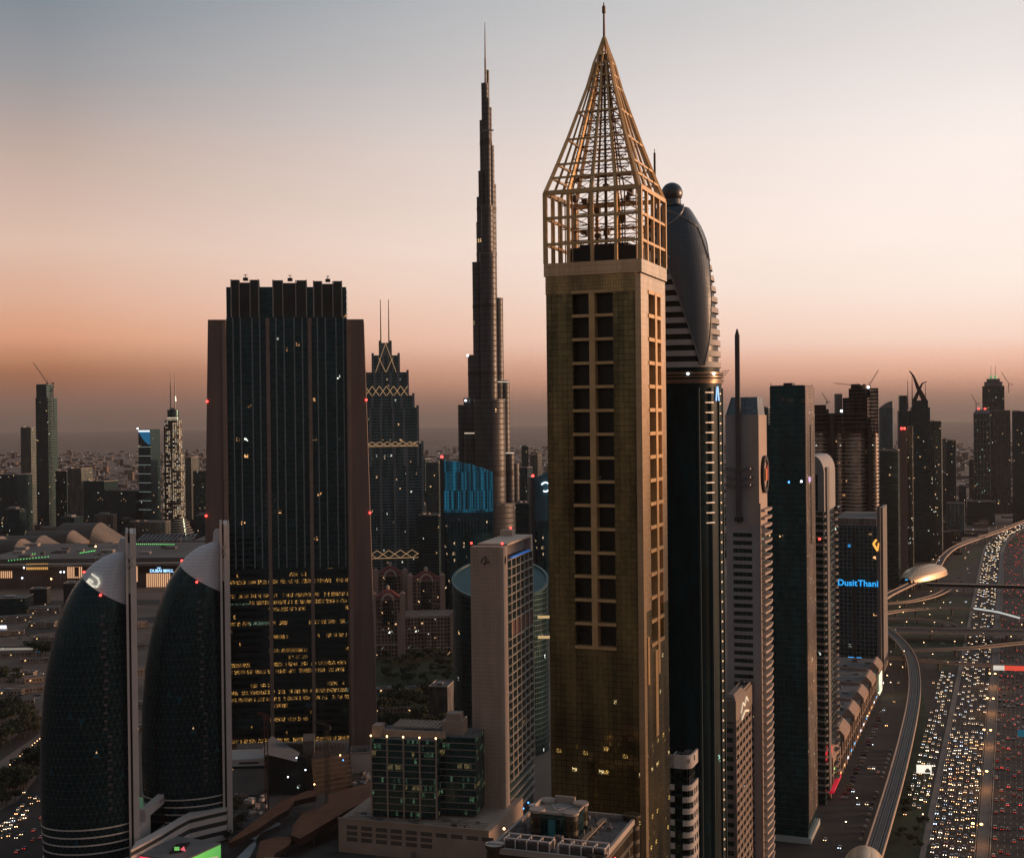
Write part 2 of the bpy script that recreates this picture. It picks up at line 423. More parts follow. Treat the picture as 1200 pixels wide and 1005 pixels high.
        st.cyl(cx, cyy, z0, z1, .35, n=8)
    for k in range(12):
        z = zp + 3 + random.random() * (zc - zp + 4); x = cx + (random.random() - .5) * a * .62; y = cyy + (random.random() - .5) * b * .5
        st.box(x - .8, x + .8, y - .8, y + .8, z, z + .7 + random.random() * 1.2)
    st.build('crown_steelwork', pmat('brown_steel', (.16, .105, .06), .5, .3), root)
    m = MB(); m.box(a * .2, a * .9, b * .2, b * .8, zp, zp + 4.6); m.box(a * .28, a * .8, b * .26, b * .7, zp + 4.6, zp + 5.6); m.build('plant_room', darkm, root)
    m = MB(); m.cyl(cx, cyy, za - .5, zt - 1.6, .38, n=10, r1=.26); m.cyl(cx, cyy, zt - 3.0, zt - 1.2, .55, n=10); m.cyl(cx, cyy, zt - 1.2, zt, .3, n=10, r1=.1)
    m.build('spire', pmat('spire_steel', (.20, .12, .08), .45, .4), root)
    # podium ledge strips on the side wall
    m = MB(); m.box(a, a + .25, b * .42, b * .52, zs0 - 26, zs0 - 2); m.build('side_fin', beam, root)
    m = MB(); m.box(a, a + .25, b * .12, b * .18, zs0 - 10, zs0 + 3); m.build('side_fin', beam, root)
    return f
GT = gold_tower()

# ---------------------------------------------------------------- ball-topped leaf tower behind it
def ball_tower():
    D = 408; q = D / F
    c = at(789.5, 430, D + 15)
    root = empty('hotel_tower', (c.x, c.y, 0), TH, label='dark glass hotel tower topped by a sphere over a pale leaf-shaped shell', cat='tower')
    Z = lambda y: zat(790, y, D)
    R0 = 57 * q * 1.02
    def sup(r, z, n=48, e=2.6):
        out = []
        for i in range(n):
            t = 2 * pi * i / n
            cx_, cy_ = cos(t), sin(t)
            out.append((math.copysign(abs(cx_) ** (2 / e), cx_) * r * .97, math.copysign(abs(cy_) ** (2 / e), cy_) * r * .80, z))
        return out
    rt = lambda P, o=0: P
    gl = gmat('teal_glass', glass=(.012, .040, .045), cw=1.5, ch=3.5, mull=.05, mcol=(.02, .04, .045), lit=.003, lit2=(.5, 1, .8), es=1.2, rough=.5, ior=1.25, tilt=.015, var=.6, seed=5)
    m = MB(); zb = Z(436)
    m.loft([sup(R0, 0), sup(R0, zb)], 0, cap=True, smooth=True); m.build('glass_shaft', gl, root)
    # vertical ribs on the shaft
    m = MB()
    P = sup(R0 + .1, 0)
    for i in (25, 28, 31, 34, 41, 44, 47, 2, 5):
        x, y, _ = P[i % 48]; m.bar((x, y, 4), (x, y, zb - 5), .7, .7)
    m.build('shaft_rib', pmat('rib_metal', (.02, .045, .05), .7), root)
    prof = [(430, 1.0), (400, .99), (370, .965), (345, .93), (318, .86), (295, .78), (275, .68), (255, .55), (240, .40), (231, .27)]
    def Rz(z):
        for (y0, r0), (y1, r1) in zip(prof, prof[1:]):
            z0, z1 = Z(y0), Z(y1)
            if z0 <= z <= z1: return R0 * (r0 + (r1 - r0) * (z - z0) / (z1 - z0))
        return R0 if z < Z(430) else R0 * .27
    ztop = Z(231)
    # dark inner body
    zz = [Z(430) + (ztop - Z(430)) * k / 24 for k in range(25)]
    m = MB(); m.loft([sup(Rz(z) - .9, z) for z in zz], 0); m.build('crown_glazing', gmat('black_glass', glass=(.008, .012, .016), cw=1.5, ch=1.9, mull=.06, mcol=(.02, .025, .03), lit=0, rough=.4, ior=1.4, tilt=.0), root)
    # white floor bands
    z = Z(430); k = 0
    while z < Z(262):
        r = Rz(z + .7) 
        m = MB(); m.loft([sup(Rz(z), z), sup(Rz(z + 1.75), z + 1.75)], 0); m.build('floor_band', pmat('band_grey', (.42, .385, .37), .7), root); z += 3.55; k += 1
    m = MB(); zb2 = Z(432)
    for zz2, h, ro in ((Z(449), .8, .5), (Z(446), .5, .9), (Z(442), .5, .9), (Z(438.5), .8, .6)):
        m.loft([sup(R0 + ro, zz2), sup(R0 + ro, zz2 + h)], 0)
    m.build('terrace_rail', pmat('bronze_rail', (.22, .15, .10), .4, .5), root)
    m = MB(); m.loft([sup(R0 - .6, Z(437)), sup(R0 - .6, Z(430))], 0); m.build('terrace_wall', gl, root)
    # smooth leaf shells wrapped round the crown, front and back
    shell = gmat('shell_cladding', glass=(.075, .088, .105), cw=1.4, ch=1.4, mull=.05, mcol=(.055, .062, .07), lit=0, rough=.35, ior=1.6, metal=.25, tilt=.012, var=.12, mott=.08)
    def surf(phi, z, off):
        r = Rz(z) + off
        e = 2.6; cx_, cy_ = sin(phi), -cos(phi)
        return (math.copysign(abs(cx_) ** (2 / e), cx_) * r * .97, math.copysign(abs(cy_) ** (2 / e), cy_) * r * .80, z)
    yl = [(428, 29, 36), (398, 18, 47), (360, 5, 54), (330, -4, 60), (300, -14, 70), (270, -34, 88), (250, -48, 104), (236, -60, 130)]
    for base in (0, 180):
        rings = []
        for k in range(33):
            t = k / 32 * (len(yl) - 1); i = min(int(t), len(yl) - 2); u = t - i
            y, p0, p1 = [yl[i][j] + (yl[i + 1][j] - yl[i][j]) * u for j in range(3)]
            z = Z(y)
            rings.append((z, p0 + 12, p1 + 12))
        m = MB(); n = 14; Lm = 30
        G = [[surf(R(base + p0 + (p1 - p0) * j / n), z, .45) for j in range(n + 1)] for z, p0, p1 in rings]
        G2 = [[surf(R(base + p0 + (p1 - p0) * j / n), z, .05) for j in range(n + 1)] for z, p0, p1 in rings]
        for k in range(32):
            for j in range(n):
                A, B, C_, D_ = G[k][j], G[k][j + 1], G[k + 1][j + 1], G[k + 1][j]
                ua = [R(rings[kk][1] + (rings[kk][2] - rings[kk][1]) * jj / n) * 14 for kk, jj in ((k, j), (k, j + 1), (k + 1, j + 1), (k + 1, j))]
                m.face((A, B, C_, D_), 0, [(ua[0], A[2]), (ua[1], B[2]), (ua[2], C_[2]), (ua[3], D_[2])], True)
            m.face((G2[k][0], G[k][0], G[k + 1][0], G2[k + 1][0])); m.face((G[k][n], G2[k][n], G2[k + 1][n], G[k + 1][n]))
        m.build('leaf_shell', shell, root)
        for j in (0, n):
          m = MB()
          for k in range(32): m.bar(G[k][j], G[k + 1][j], .3, .3)
          m.build('shell_edge', pmat('shell_edge_grey', (.26, .26, .27), .6), root)
    m = MB()
    for (p0, y0), (p1, y1) in (((-38, 233), (60, 262)), ((42, 233), (-30, 268)), ((-30, 268), (-8, 300)), ((60, 262), (66, 300))):
        Q = [surf(R(p0 + (p1 - p0) * k / 8 + 12), Z(y0 + (y1 - y0) * k / 8), .6) for k in range(9)]
        for a_, b_ in zip(Q, Q[1:]): m.bar(a_, b_, .38, .38)
    m.build('crossing_rib', pmat('crossing_pale', (.34, .34, .35), .5), root)
    m = MB(); rr = 13 * q
    zs = Z(217)
    m.ball(0, 0, zs, rr, n=24, k=16); m.build('roof_sphere', gmat('sphere_tiles', glass=(.06, .07, .085), cw=1.2, ch=1.2, mull=.07, mcol=(.05, .05, .06), lit=0, metal=.3, rough=.35), root)
    m = MB(); m.cyl(0, 0, Z(240), Z(222), rr * .92, n=20, r1=rr * .8); m.build('sphere_neck', shell, root)
    # pole standing on the far shoulder
    m = MB(); x0 = -25 * q; m.cyl(x0, 4, Z(275), Z(163), .38, n=8); m.cyl(x0, 4, Z(163), Z(158), .12, n=6); m.build('antenna', darkm, root)
    # light bars and corner lights, emblem, blue pennant
    P = lambda fx, z, o: surf(fx, z, o)
    Rz_ = Rz
    y = 460
    while y < 615:
        z = Z(y); m = MB()
        A = [surf(R(p), z, .5) for p in (48, 51, 54, 57, 60, 64)]
        for p_, q_ in zip(A, A[1:]): m.bar(p_, q_, .3, .4)
        m.build('light_bar', emat('led_bar', (1, .68, .50), .36), root); y += 11.8
    y = 462
    while y < 1030:
        z = Z(y); m = MB(); A = surf(R(84), z, .35); m.bar((A[0], A[1], z), (A[0] + .2, A[1] + .5, z + .3), .42, .42)
        m.build('facade_lamp', emat('led_dot', (1, .62, .36), 1.8 if y > 610 else .6), root); y += 11.8
    m = MB()
    A = surf(R(-8), Z(446), 1.1)
    for k in range(20):
        t0, t1 = 2 * pi * k / 20, 2 * pi * (k + 1) / 20
        for r in (1.8, 1.1): m.bar((A[0] - 4 + r * cos(t0), A[1] - .3, A[2] + 1.2 * r * sin(t0)), (A[0] - 4 + r * cos(t1), A[1] - .3, A[2] + 1.2 * r * sin(t1)), .3, .3)
    m.build('round_emblem', pmat('brass', (.35, .24, .12), .4, .5), root)
    for yy, ph in ((438, 22), (438, 62)):
        m = MB(); A = surf(R(ph), Z(yy), 1.2); m.ball(A[0], A[1], A[2], .42, n=8, k=6); m.build('terrace_lamp', whitel, root)
    m = MB(); A0 = surf(R(74), Z(453), .7); A1 = surf(R(74), Z(470), .7)
    for dxx in (-.45, .45): m.bar((A0[0] + dxx * .2, A0[1], A0[2]), (A1[0] + dxx, A1[1], A1[2]), .35, .35)
    m.bar((A0[0] - .4, A0[1], (A0[2] + A1[2]) / 2 + 1), (A0[0] + .4, A0[1], (A0[2] + A1[2]) / 2 + 1), .3, .5)
    m.build('blue_light_sign', emat('pale_blue_sign', (.35, .6, 1), 1.2), root)
    m = MB(); A = surf(R(88), Z(440), .8)
    for k in range(3): m.bar((A[0], A[1], A[2] + k * .7), (A[0] + 1.6 + .5 * k, A[1] - .4, A[2] + k * .7 + .3), .18)
    m.build('roof_davit', darkm, root)
ball_tower()

# ---------------------------------------------------------------- wide slab tower between two concrete fins
def slab_tower():
    th = R(6); D = 960; q = D / F
    c = at(268, 600, D)
    root = empty('office_tower', (c.x, c.y, 0), th, label='wide dark office tower held between two tall tapering concrete slabs', cat='tower')
    X = lambda px: (px - 268) * q / cos(th)
    Z = lambda y: 260 + (493.5 - y) * q
    dep = 34
    gU = gmat('slab_glass_upper', glass=(.014, .028, .034), cw=3.0, ch=4.2, mull=.07, mcol=(.03, .032, .032), lit=.012, litcol=(1, .5, .2), es=1.6, rough=.12, ior=1.8, tilt=.02, span=.35, spancol=(.018, .022, .024), seed=9, var=.7, panelvar=.5)
    gL = gmat('slab_glass_lower', glass=(.010, .018, .022), cw=1.3, ch=5.2, mull=.08, mcol=(.02, .022, .022), low=(20, 150, .75, .30), lit=.2, litcol=(1, .52, .13), lit2=(.35, .55, .38), es=.62, runs=True, rough=.12, ior=1.8, tilt=.02, span=.45, spancol=(.012, .014, .016), blk=11, seed=4)
    zl = Z(668)
    m = MB(); m.box(0, X(407), 0, dep, 18, zl, 0); m.build('lower_storeys', gL, root)
    m = MB(); m.box(0, X(407), 0, dep, zl, Z(372), 0); m.build('upper_storeys', gU, root)
    m = MB(); m.box(X(274), X(402), 1.2, dep - 1, Z(385), Z(336), 0); m.box(0, X(407), 2, dep - 2, Z(372), Z(336), 0); m.build('roof_storeys', gU, root)
    for i, (x0, x1, yt) in enumerate(((274, 306, 328), (322, 361, 328.5), (369, 402, 329.5))):
        m = MB()
        w = (x1 - x0) / 3
        m.box(X(x0), X(x0 + w * .85), -1.2, 8, Z(372), Z(yt), 0); m.box(X(x1 - w * .9), X(x1), -1.2, 8, Z(372), Z(yt), 0)
        m.box(X(x0 + w * .85), X(x1 - w * .9), .2, 8, Z(372), Z(yt + 3), 0)
        m.build('roof_turret', gmat('turret_cladding', glass=(.035, .04, .043), cw=2.4, ch=4.2, mull=.06, mcol=(.06, .055, .05), lit=.006, litcol=(1, .5, .2), es=.6, rough=.3, span=.3, spancol=(.05, .05, .05)), root)
        m = MB(); m.box(X(x0) - .3, X(x0) + .5, -1.8, -1.3, Z(372), Z(yt - .5)); m.box(X(x0 + w * .85), X(x0 + w * .85) + .6, -1.8, -1.3, Z(372), Z(yt))
        m.box(X(x1) - .5, X(x1) + .3, -1.8, -1.3, Z(372), Z(yt - .5)); m.box(X(x1 - w), X(x1 - w) + .6, -1.8, -1.3, Z(372), Z(yt)); m.build('turret_rib', conc, root)
        m = MB(); xm = X((x0 + x1) / 2); m.box(xm - 1.8, xm + 1.8, 3, 7, Z(yt), Z(yt) + 2.2); m.cyl(xm, 5, Z(yt) + 2.2, Z(yt) + 4.6, .3, n=6); m.box(xm - 1.4, xm + 1.4, 4.8, 5.2, Z(yt) + 4.1, Z(yt) + 4.5); m.build('roof_mast', darkm, root)
    rib = pmat('blue_grey_rib', (.22, .25, .27), .5, .2, var=.08)
    for px in (275.6, 284.2, 297.5, 306.3, 325, 334.3, 346, 355.3, 373, 382.2, 394.5, 403):
        m = MB(); m.box(X(px) - .4, X(px) + .4, -1.2, 0, zl + 1, Z(372)); m.build('glass_rib', rib, root)
    for px in (315.5, 364):
        m = MB(); m.box(X(px) - 1.3, X(px) + 1.3, -2.4, 0, 20, Z(373)); m.build('front_rib', pmat('rib_concrete', (.26, .18, .145), .8), root)
    # floor edges of the lower part
    m = MB(); z = 22
    while z < zl: m.box(0, X(407), -.5, -.01, z, z + .7, 0); z += 5.2
    m.build('floor_edge', darkm, root, kind='stuff')
    fin = pmat('fin_concrete', (.20, .135, .112), .85, var=.16, scale=.03, streak=True)
    zt = Z(375)
    for side, (ti, to, bi, bo) in ((-1, (268, 248, 269, 235)), (1, (407, 427, 404, 438))):
        m = MB()
        P0 = [(X(bi), -5), (X(bo), -5), (X(bo), dep + 5), (X(bi), dep + 5)]; P1 = [(X(ti), -5), (X(to), -5), (X(to), dep + 5), (X(ti), dep + 5)]
        if side < 0: P0 = [P0[1], P0[0], P0[3], P0[2]]; P1 = [P1[1], P1[0], P1[3], P1[2]]
        m.prism(P0, 0, zt, 0, P1=P1); m.build('concrete_fin', fin, root)
        m = MB(); e = X(ti); m.box(e - (2.6 if side < 0 else 0), e + (2.6 if side > 0 else 0), -6.2, -5.003, 0, zt - 1); m.build('fin_edge', pmat('fin_edge_concrete', (.27, .185, .15), .85), root)
        for y in (470, 603):
            m = MB(); m.ball(X(to + side * (y - 375) * .021), -5.4, Z(y), .9, n=8, k=6); m.build('warning_lamp', redl, root)
slab_tower()

# ---------------------------------------------------------------- twin sail-backed towers on the left
def sail_tower_mesh():
    q = .505
    Zy = lambda y: 260 - (y - 494) * q
    prof = [(1012, 54), (985, 52), (950, 50), (900, 49), (850, 50.5), (800, 55), (775, 59), (750, 64), (725, 71), (700, 80), (685, 88), (672, 98), (662, 107), (655, 115), (650, 124), (646.5, 134), (644.5, 141), (644, 145)]
    def sx(z):
        for (y0, x0), (y1, x1) in zip(prof, prof[1:]):
            z0, z1 = Zy(y0), Zy(y1)
            if z0 <= z <= z1: return ((x0 + (x1 - x0) * (z - z0) / (z1 - z0)) - 147) * q
        return (54 - 147) * q if z < 50 else -1.0
    L0 = 49.0
    n = 56
    def ring(z, off=0.0):
        s = abs(sx(z)) / L0; bs = max(.03, s ** .75)
        out = []
        # ellipse centred left of the blade, cut off where it meets the blade
        tc = math.acos(.70)
        a_, b_ = L0 / 1.70, 22.0
        for i in range(n + 1):
            t = -tc - (2 * pi - 2 * tc) * i / n
            x = (a_ * cos(t) - .70 * a_) * s; y = b_ * sin(t) * bs
            if off:
                l = math.hypot(x + .7 * a_ * s, y) or 1; x += (x + .7 * a_ * s) / l * off * (1 if x < -.5 else 0); y += y / l * off
            out.append((x, y, z))
        return out
    return Zy, sx, ring, n, q
def bis(o, co, no, keep_above, cap=False):
    import bmesh
    bm = bmesh.new(); bm.from_mesh(o.data)
    bmesh.ops.bisect_plane(bm, geom=bm.verts[:] + bm.edges[:] + bm.faces[:], plane_co=co, plane_no=no, clear_outer=not keep_above, clear_inner=keep_above)
    bm.to_mesh(o.data); bm.free()
def dia_mat():
    m = bpy.data.materials.new('diagrid_glass'); m.use_nodes = True; nt = m.node_tree; b = nt.nodes['Principled BSDF']
    uv = nn(nt, 'ShaderNodeUVMap'); uv.uv_map = 'UVMap'; sp = nn(nt, 'ShaderNodeSeparateXYZ'); nt.links.new(uv.outputs[0], sp.inputs[0])
    u, v = sp.outputs[0], sp.outputs[1]
    s, h = 3.1, 4.55
    A = M(nt, 'ADD', M(nt, 'DIVIDE', u, s), M(nt, 'DIVIDE', v, h * 2)); B = M(nt, 'SUBTRACT', M(nt, 'DIVIDE', u, s), M(nt, 'DIVIDE', v, h * 2)); C_ = M(nt, 'DIVIDE', v, h)
    ln = M(nt, 'MAXIMUM', M(nt, 'LESS_THAN', M(nt, 'FRACT', A), .085), M(nt, 'LESS_THAN', M(nt, 'FRACT', B), .085))
    ln = M(nt, 'MAXIMUM', ln, M(nt, 'LESS_THAN', M(nt, 'FRACT', C_), .07))
    cc = nn(nt, 'ShaderNodeCombineXYZ')
    for i, x in enumerate((A, B, C_)): nt.links.new(M(nt, 'FLOOR', x), cc.inputs[i])
    wn = nn(nt, 'ShaderNodeTexWhiteNoise'); nt.links.new(cc.outputs[0], wn.inputs[0])
    c = mixc(nt, wn.outputs[0], (.001, .007, .010, 1), (.003, .018, .023, 1))
    c = mixc(nt, M(nt, 'GREATER_THAN', wn.outputs[0], .994), c, (.01, .07, .10, 1))
    c = mixc(nt, ln, c, (.032, .042, .047, 1))
    nt.links.new(c, b.inputs['Base Color']); b.inputs['Specular Tint'].default_value = (.4, .85, 1, 1); b.inputs['IOR'].default_value = 1.5
    nt.links.new(M(nt, 'ADD', .14, M(nt, 'MULTIPLY', ln, .4)), b.inputs['Roughness'])
    on = M(nt, 'MULTIPLY', M(nt, 'GREATER_THAN', wn.outputs[0], .9985), M(nt, 'SUBTRACT', 1.0, ln))
    on = M(nt, 'MULTIPLY', on, M(nt, 'GREATER_THAN', M(nt, 'FRACT', C_), .6))
    b.inputs['Emission Color'].default_value = (1, .6, .3, 1); nt.links.new(M(nt, 'MULTIPLY', on, .8), b.inputs['Emission Strength'])
    ge = nn(nt, 'ShaderNodeNewGeometry'); vm = nn(nt, 'ShaderNodeVectorMath', operation='MULTIPLY_ADD'); sb = nn(nt, 'ShaderNodeVectorMath', operation='SUBTRACT')
    nt.links.new(wn.outputs[1], sb.inputs[0]); sb.inputs[1].default_value = (.5,) * 3; nt.links.new(sb.outputs[0], vm.inputs[0]); vm.inputs[1].default_value = (.05,) * 3
    nt.links.new(ge.outputs['Normal'], vm.inputs[2]); nz = nn(nt, 'ShaderNodeVectorMath', operation='NORMALIZE'); nt.links.new(vm.outputs[0], nz.inputs[0]); nt.links.new(nz.outputs[0], b.inputs['Normal'])
    m.cycles.emission_sampling = 'NONE'
    return m
def sail_tower():
    Zy, sx, ring, n, q = sail_tower_mesh()
    root = empty('sail_tower', (0, 0, 0), 0)
    dg = dia_mat()
    cap = gmat('cap_cladding', glass=(.72, .70, .73), cw=2.4, ch=2.0, mull=.045, mcol=(.36, .36, .40), lit=0, rough=.5, ior=1.5, tilt=.01, var=.06, mott=.06)
    zl = [Zy(y) for y in [1012] + list(range(1005, 644, -6)) + [648, 646, 645, 644]]
    zl = sorted(set(zl))
    def shell(off, z0):
        m = MB(); zz = [z for z in zl if z >= z0]
        rg = [ring(z, off) for z in zz]
        i0 = 0
        for r, z in zip(rg, zz): m.v += r
        for k in range(len(rg) - 1):
            for i in range(n):
                m.f.append((k * (n + 1) + i, k * (n + 1) + i + 1, (k + 1) * (n + 1) + i + 1, (k + 1) * (n + 1) + i)); m.m.append(0); m.sm.append(True)
                u = lambda i: (i - n / 2) * 2.17
                m.uv += [(u(i), zz[k]), (u(i + 1), zz[k]), (u(i + 1), zz[k + 1]), (u(i), zz[k + 1])]
        # flat wall on the blade side
            A, B, C_, D_ = rg[k][n], rg[k][0], rg[k + 1][0], rg[k + 1][n]
            m.face((A, B, C_, D_), 0)
        m.face(rg[-1]); m.face(list(reversed(rg[0])))
        return m
    co = ((98 - 147) * q, 0, Zy(670)); no = Vector((-(Zy(700) - Zy(670)), -.16 * 49 * q, 49 * q)).normalized()
    o = shell(0, Zy(1012)).build('diagrid_wall', dg, root); bis(o, co, no, False)
    o = shell(.5, 120).build('roof_cap', cap, root); bis(o, co, no, True)
    # rim of the cap
    # fin rising from the cap to the blade
    m = MB()
    P = [((138 - 147) * q, Zy(655)), ((139.5 - 147) * q, Zy(634)), ((142 - 147) * q, Zy(629)), (0, Zy(629)), (0, Zy(690)), ((138 - 147) * q, Zy(680))]
    m.face([(x, -3.2, z) for x, z in P]); m.face([(x, 3.2, z) for x, z in reversed(P)])
    for i in range(len(P)):
        a_, b_ = P[i], P[(i + 1) % len(P)]; m.face(((b_[0], -3.2, b_[1]), (a_[0], -3.2, a_[1]), (a_[0], 3.2, a_[1]), (b_[0], 3.2, b_[1])))
    m.build('cap_fin', cap, root)
    # blade: two slender piers either side of a slot
    bl = pmat('blade_concrete', (.60, .53, .50), .7, var=.1)
    m = MB(); m.box(.05, 1.35, -19, 19, 0, Zy(620)); m.build('blade_pier', bl, root)
    m = MB(); m.box(2.6, 5.9, -19, 19, 0, Zy(621)); m.build('blade_pier', bl, root)
    m = MB(); m.box(1.35, 2.6, -17, 17, 0, Zy(690), 0); m.build('blade_slot', pmat('slot_black', (.01, .012, .014), .4), root)
    m = MB()
    for y0, y1 in ((646, 660),):
        m.bar((1.3, -19.2, Zy(y1)), (5.0, -19.2, Zy(y0)), .35); m.bar((5.0, -19.2, Zy(y1)), (1.3, -19.2, Zy(y0)), .35)
    m.bar((1.35, 17, Zy(630)), (2.6, 17, Zy(630)), 3, 8)
    m.box(1.35, 2.6, -18, 18, Zy(690), Zy(662))
    m.build('blade_brace', pmat('brace_pale', (.55, .50, .42), .6), root)
    m = MB(); m.cyl(.5, -16, Zy(620), Zy(610), .22, n=6); m.build('blade_mast', darkm, root); m = MB(); m.cyl(4.9, -16, Zy(621), Zy(611), .22, n=6); m.build('blade_mast', darkm, root)
    for y in (955, 964, 973, 982.5):
        z = Zy(y); A = ring(z, .35); B = ring(z + .75, .35)
        m = MB(); i0 = 0
        m.loft([ring(z, .1), A, B, ring(z + .75, .1)], 0, cap=False, closed=False, smooth=False); m.build('white_ring', white, root)
    z = Zy(1012)
    m = MB(); m.loft([ring(z, .8), ring(Zy(1004), .8)], 0, smooth=False); m.loft([ring(Zy(999), .8), ring(Zy(993), .8)], 0, smooth=False); m.build('base_wall', white, root)
    m = MB(); m.loft([ring(Zy(1004), .3), ring(Zy(999), .3)], 0)
    m.build('base_windows', gmat('base_window_glass', glass=(.01, .012, .014), cw=2.9, ch=50, mull=.28, mcol=(.45, .42, .40), lit=0), root)
    m = MB(); m.loft([ring(0, .8), ring(z - .05, .8)], 0, smooth=False); m.build('podium_wall', white, root)
    y = 716  # column of grey boxes imitating the dashed reflection on the glass
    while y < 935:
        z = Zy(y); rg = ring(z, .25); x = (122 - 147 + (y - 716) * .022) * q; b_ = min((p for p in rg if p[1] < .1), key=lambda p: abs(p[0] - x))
        m = MB(); w_ = .9 + .5 * random.random(); m.box(b_[0] - w_, b_[0] + w_, b_[1] - .15, b_[1] + 1.0, z, z + 1.5); m.build('reflection_dash', pmat('reflection_grey', (.085, .08, .078), .6, var=.3, scale=.5), root); y += 9.1
    # lamps along the rim of the cap
    for fx in (.33, .62):
        x, z = ((118 - 147) * q, Zy(690.5)) if fx < .5 else ((99 - 147) * q, Zy(667))
        rg = ring(z, .9); best = min((p for p in rg if p[1] < .1), key=lambda p: abs(p[0] - x)); m = MB(); m.ball(best[0], best[1] - .3, best[2], .75, n=8, k=6); m.build('warning_lamp', redl, root)
    return root, Zy, ring, q
def d_logo(root, Zy, q):
    # a pale letter-like emblem lying on the cap, front-left
    m = MB()
    def P(px, py):      # pixel -> local point on the curved cap
        x = (px - 147) * q; z = Zy(py); _, _, ring, n, _ = sail_tower_mesh(); rg = ring(z, 1.0)
        b = min((p for p in rg if p[1] < .1), key=lambda p: abs(p[0] - x)); return (x, b[1] - .3, z)
    O = [(110, 667.5), (116.5, 672), (118, 677), (115.5, 681), (111, 680.5), (104.5, 675.5)]
    pts = [P(*o) for o in O] 
    chain = pts + [P(107, 672.5), P(110.5, 676)]
    for a_, b_ in zip(chain, chain[1:]): m.bar(a_, b_, .8, 1.5, up=(0, 1, 0))
    m.build('emblem', emat('emblem_light', (1, .93, .72), .62), root)
st1, _zy, _ring, _q = sail_tower()
c = at(147.0, 645, 757); st1.location = (c.x, c.y, 0); st1.rotation_euler.z = R(16.8)
st2 = dup(st1); c = at(257.5, 650, 812); st2.location = (c.x, c.y, 0); st2.rotation_euler.z = R(13)
tag(st1, 'curved dark glass tower with white cap and lit emblem, beside the left highway', 'tower', 'twin sail-backed towers')
tag(st2, 'curved dark glass tower with plain white cap, standing before the wide slab tower', 'tower', 'twin sail-backed towers')
d_logo(st1, _zy, _q)
# ---------------------------------------------------------------- generic tower pieces
def frame(m, a, b, z0, z1, bw, fh, pw=.5, sw=.9, dep=.35, sides='fr', mat=0):
    """piers and spandrels standing proud of a box footprint 0..a x 0..b"""
    nz = int((z1 - z0) / fh)
    if 'f' in sides:
        n = max(1, round(a / bw))
        for i in range(n + 1): x = a * i / n; m.box(x - pw / 2, x + pw / 2, -dep, -.01, z0, z1, mat) if pw else None
        if sw:
            for k in range(nz + 1): m.box(-.01, a + .01, -dep * .8, -.012, z0 + k * fh, z0 + k * fh + sw, mat)
    if 'r' in sides:
        n = max(1, round(b / bw))
        for i in range(n + 1): y = b * i / n; m.box(a + .01, a + dep, y - pw / 2, y + pw / 2, z0, z1, mat) if pw else None
        if sw:
            for k in range(nz + 1): m.box(a + .012, a + dep * .8, -.01, b + .01, z0 + k * fh, z0 + k * fh + sw, mat)
def rooftop(root, a, b, z, n=5, seed=1, mt=None, h=3.0):
    rnd = random.Random(seed)
    t = .4
    m = MB()
    m.box(0, a, 0, t, z, z + 1.2); m.box(0, a, b - t, b, z, z + 1.2); m.box(0, t, t, b - t, z, z + 1.2); m.box(a - t, a, t, b - t, z, z + 1.2)
    m.build('parapet', mt or conc, root)
    for k in range(n):
        w_, d_, h_ = a * rnd.uniform(.08, .25), b * rnd.uniform(.08, .25), rnd.uniform(.4, 1) * h
        x, y = rnd.uniform(t, a - w_ - t), rnd.uniform(t, b - d_ - t)
        m = MB(); m.box(x, x + w_, y, y + d_, z, z + h_)
        if w_ > 3: m.cyl(x + w_ / 2, y + d_ / 2, z + h_, z + h_ + .6, min(w_, d_) * .3, n=10)
        m.build('roof_unit', [roofm, steel, concd][k % 3], root)

def simple_tower(name, label, xl, xc, xr, y, D, glass, th=TH, b=None, fr=None, frm=None, roof=5, cat='tower', group=None, top=None, seed=1, z0=0):
    f = Fit(xl, xc, xr, y, D, th, b)
    z = zat(xc, y, D)
    root = empty(name, (f.o.x, f.o.y, 0), th, label=label, cat=cat, group=group)
    m = MB(); m.box(0, f.a, 0, f.b, z0, z, 0, top=1); m.build('glass_walls', [glass, roofm], root)
    if fr:
        m = MB(); frame(m, f.a, f.b, z0, z, **fr); m.build('facade_frame', frm or conc, root)
    if roof: rooftop(root, f.a, f.b, z, roof, seed, frm or conc)
    return root, f, z

gdark = gmat('dark_glass', glass=(.012, .022, .026), cw=1.6, ch=3.8, mull=.07, mcol=(.035, .04, .042), lit=.008, es=1.4, span=.25, spancol=(.02, .026, .028), seed=11)
gteal = gmat('green_glass', glass=(.014, .050, .052), cw=1.8, ch=3.9, mull=.06, mcol=(.025, .045, .045), lit=.012, es=1.4, lit2=(.6, 1, .8), span=.2, spancol=(.015, .035, .035), seed=13, ior=1.9)
gwin = gmat('window_glass', glass=(.012, .014, .017), cw=1.8, ch=3.4, mull=.1, mcol=(.10, .09, .08), lit=.02, es=1.4, seed=17)
gblue = gmat('blue_glass', glass=(.02, .035, .045), cw=1.8, ch=3.6, mull=.08, mcol=(.06, .07, .075), lit=.015, es=1.6, span=.2, spancol=(.03, .04, .045), seed=19)
stone = pmat('warm_stone', (.36, .26, .205), .8, var=.12)
pink = pmat('pink_stone', (.34, .235, .19), .8, var=.12)

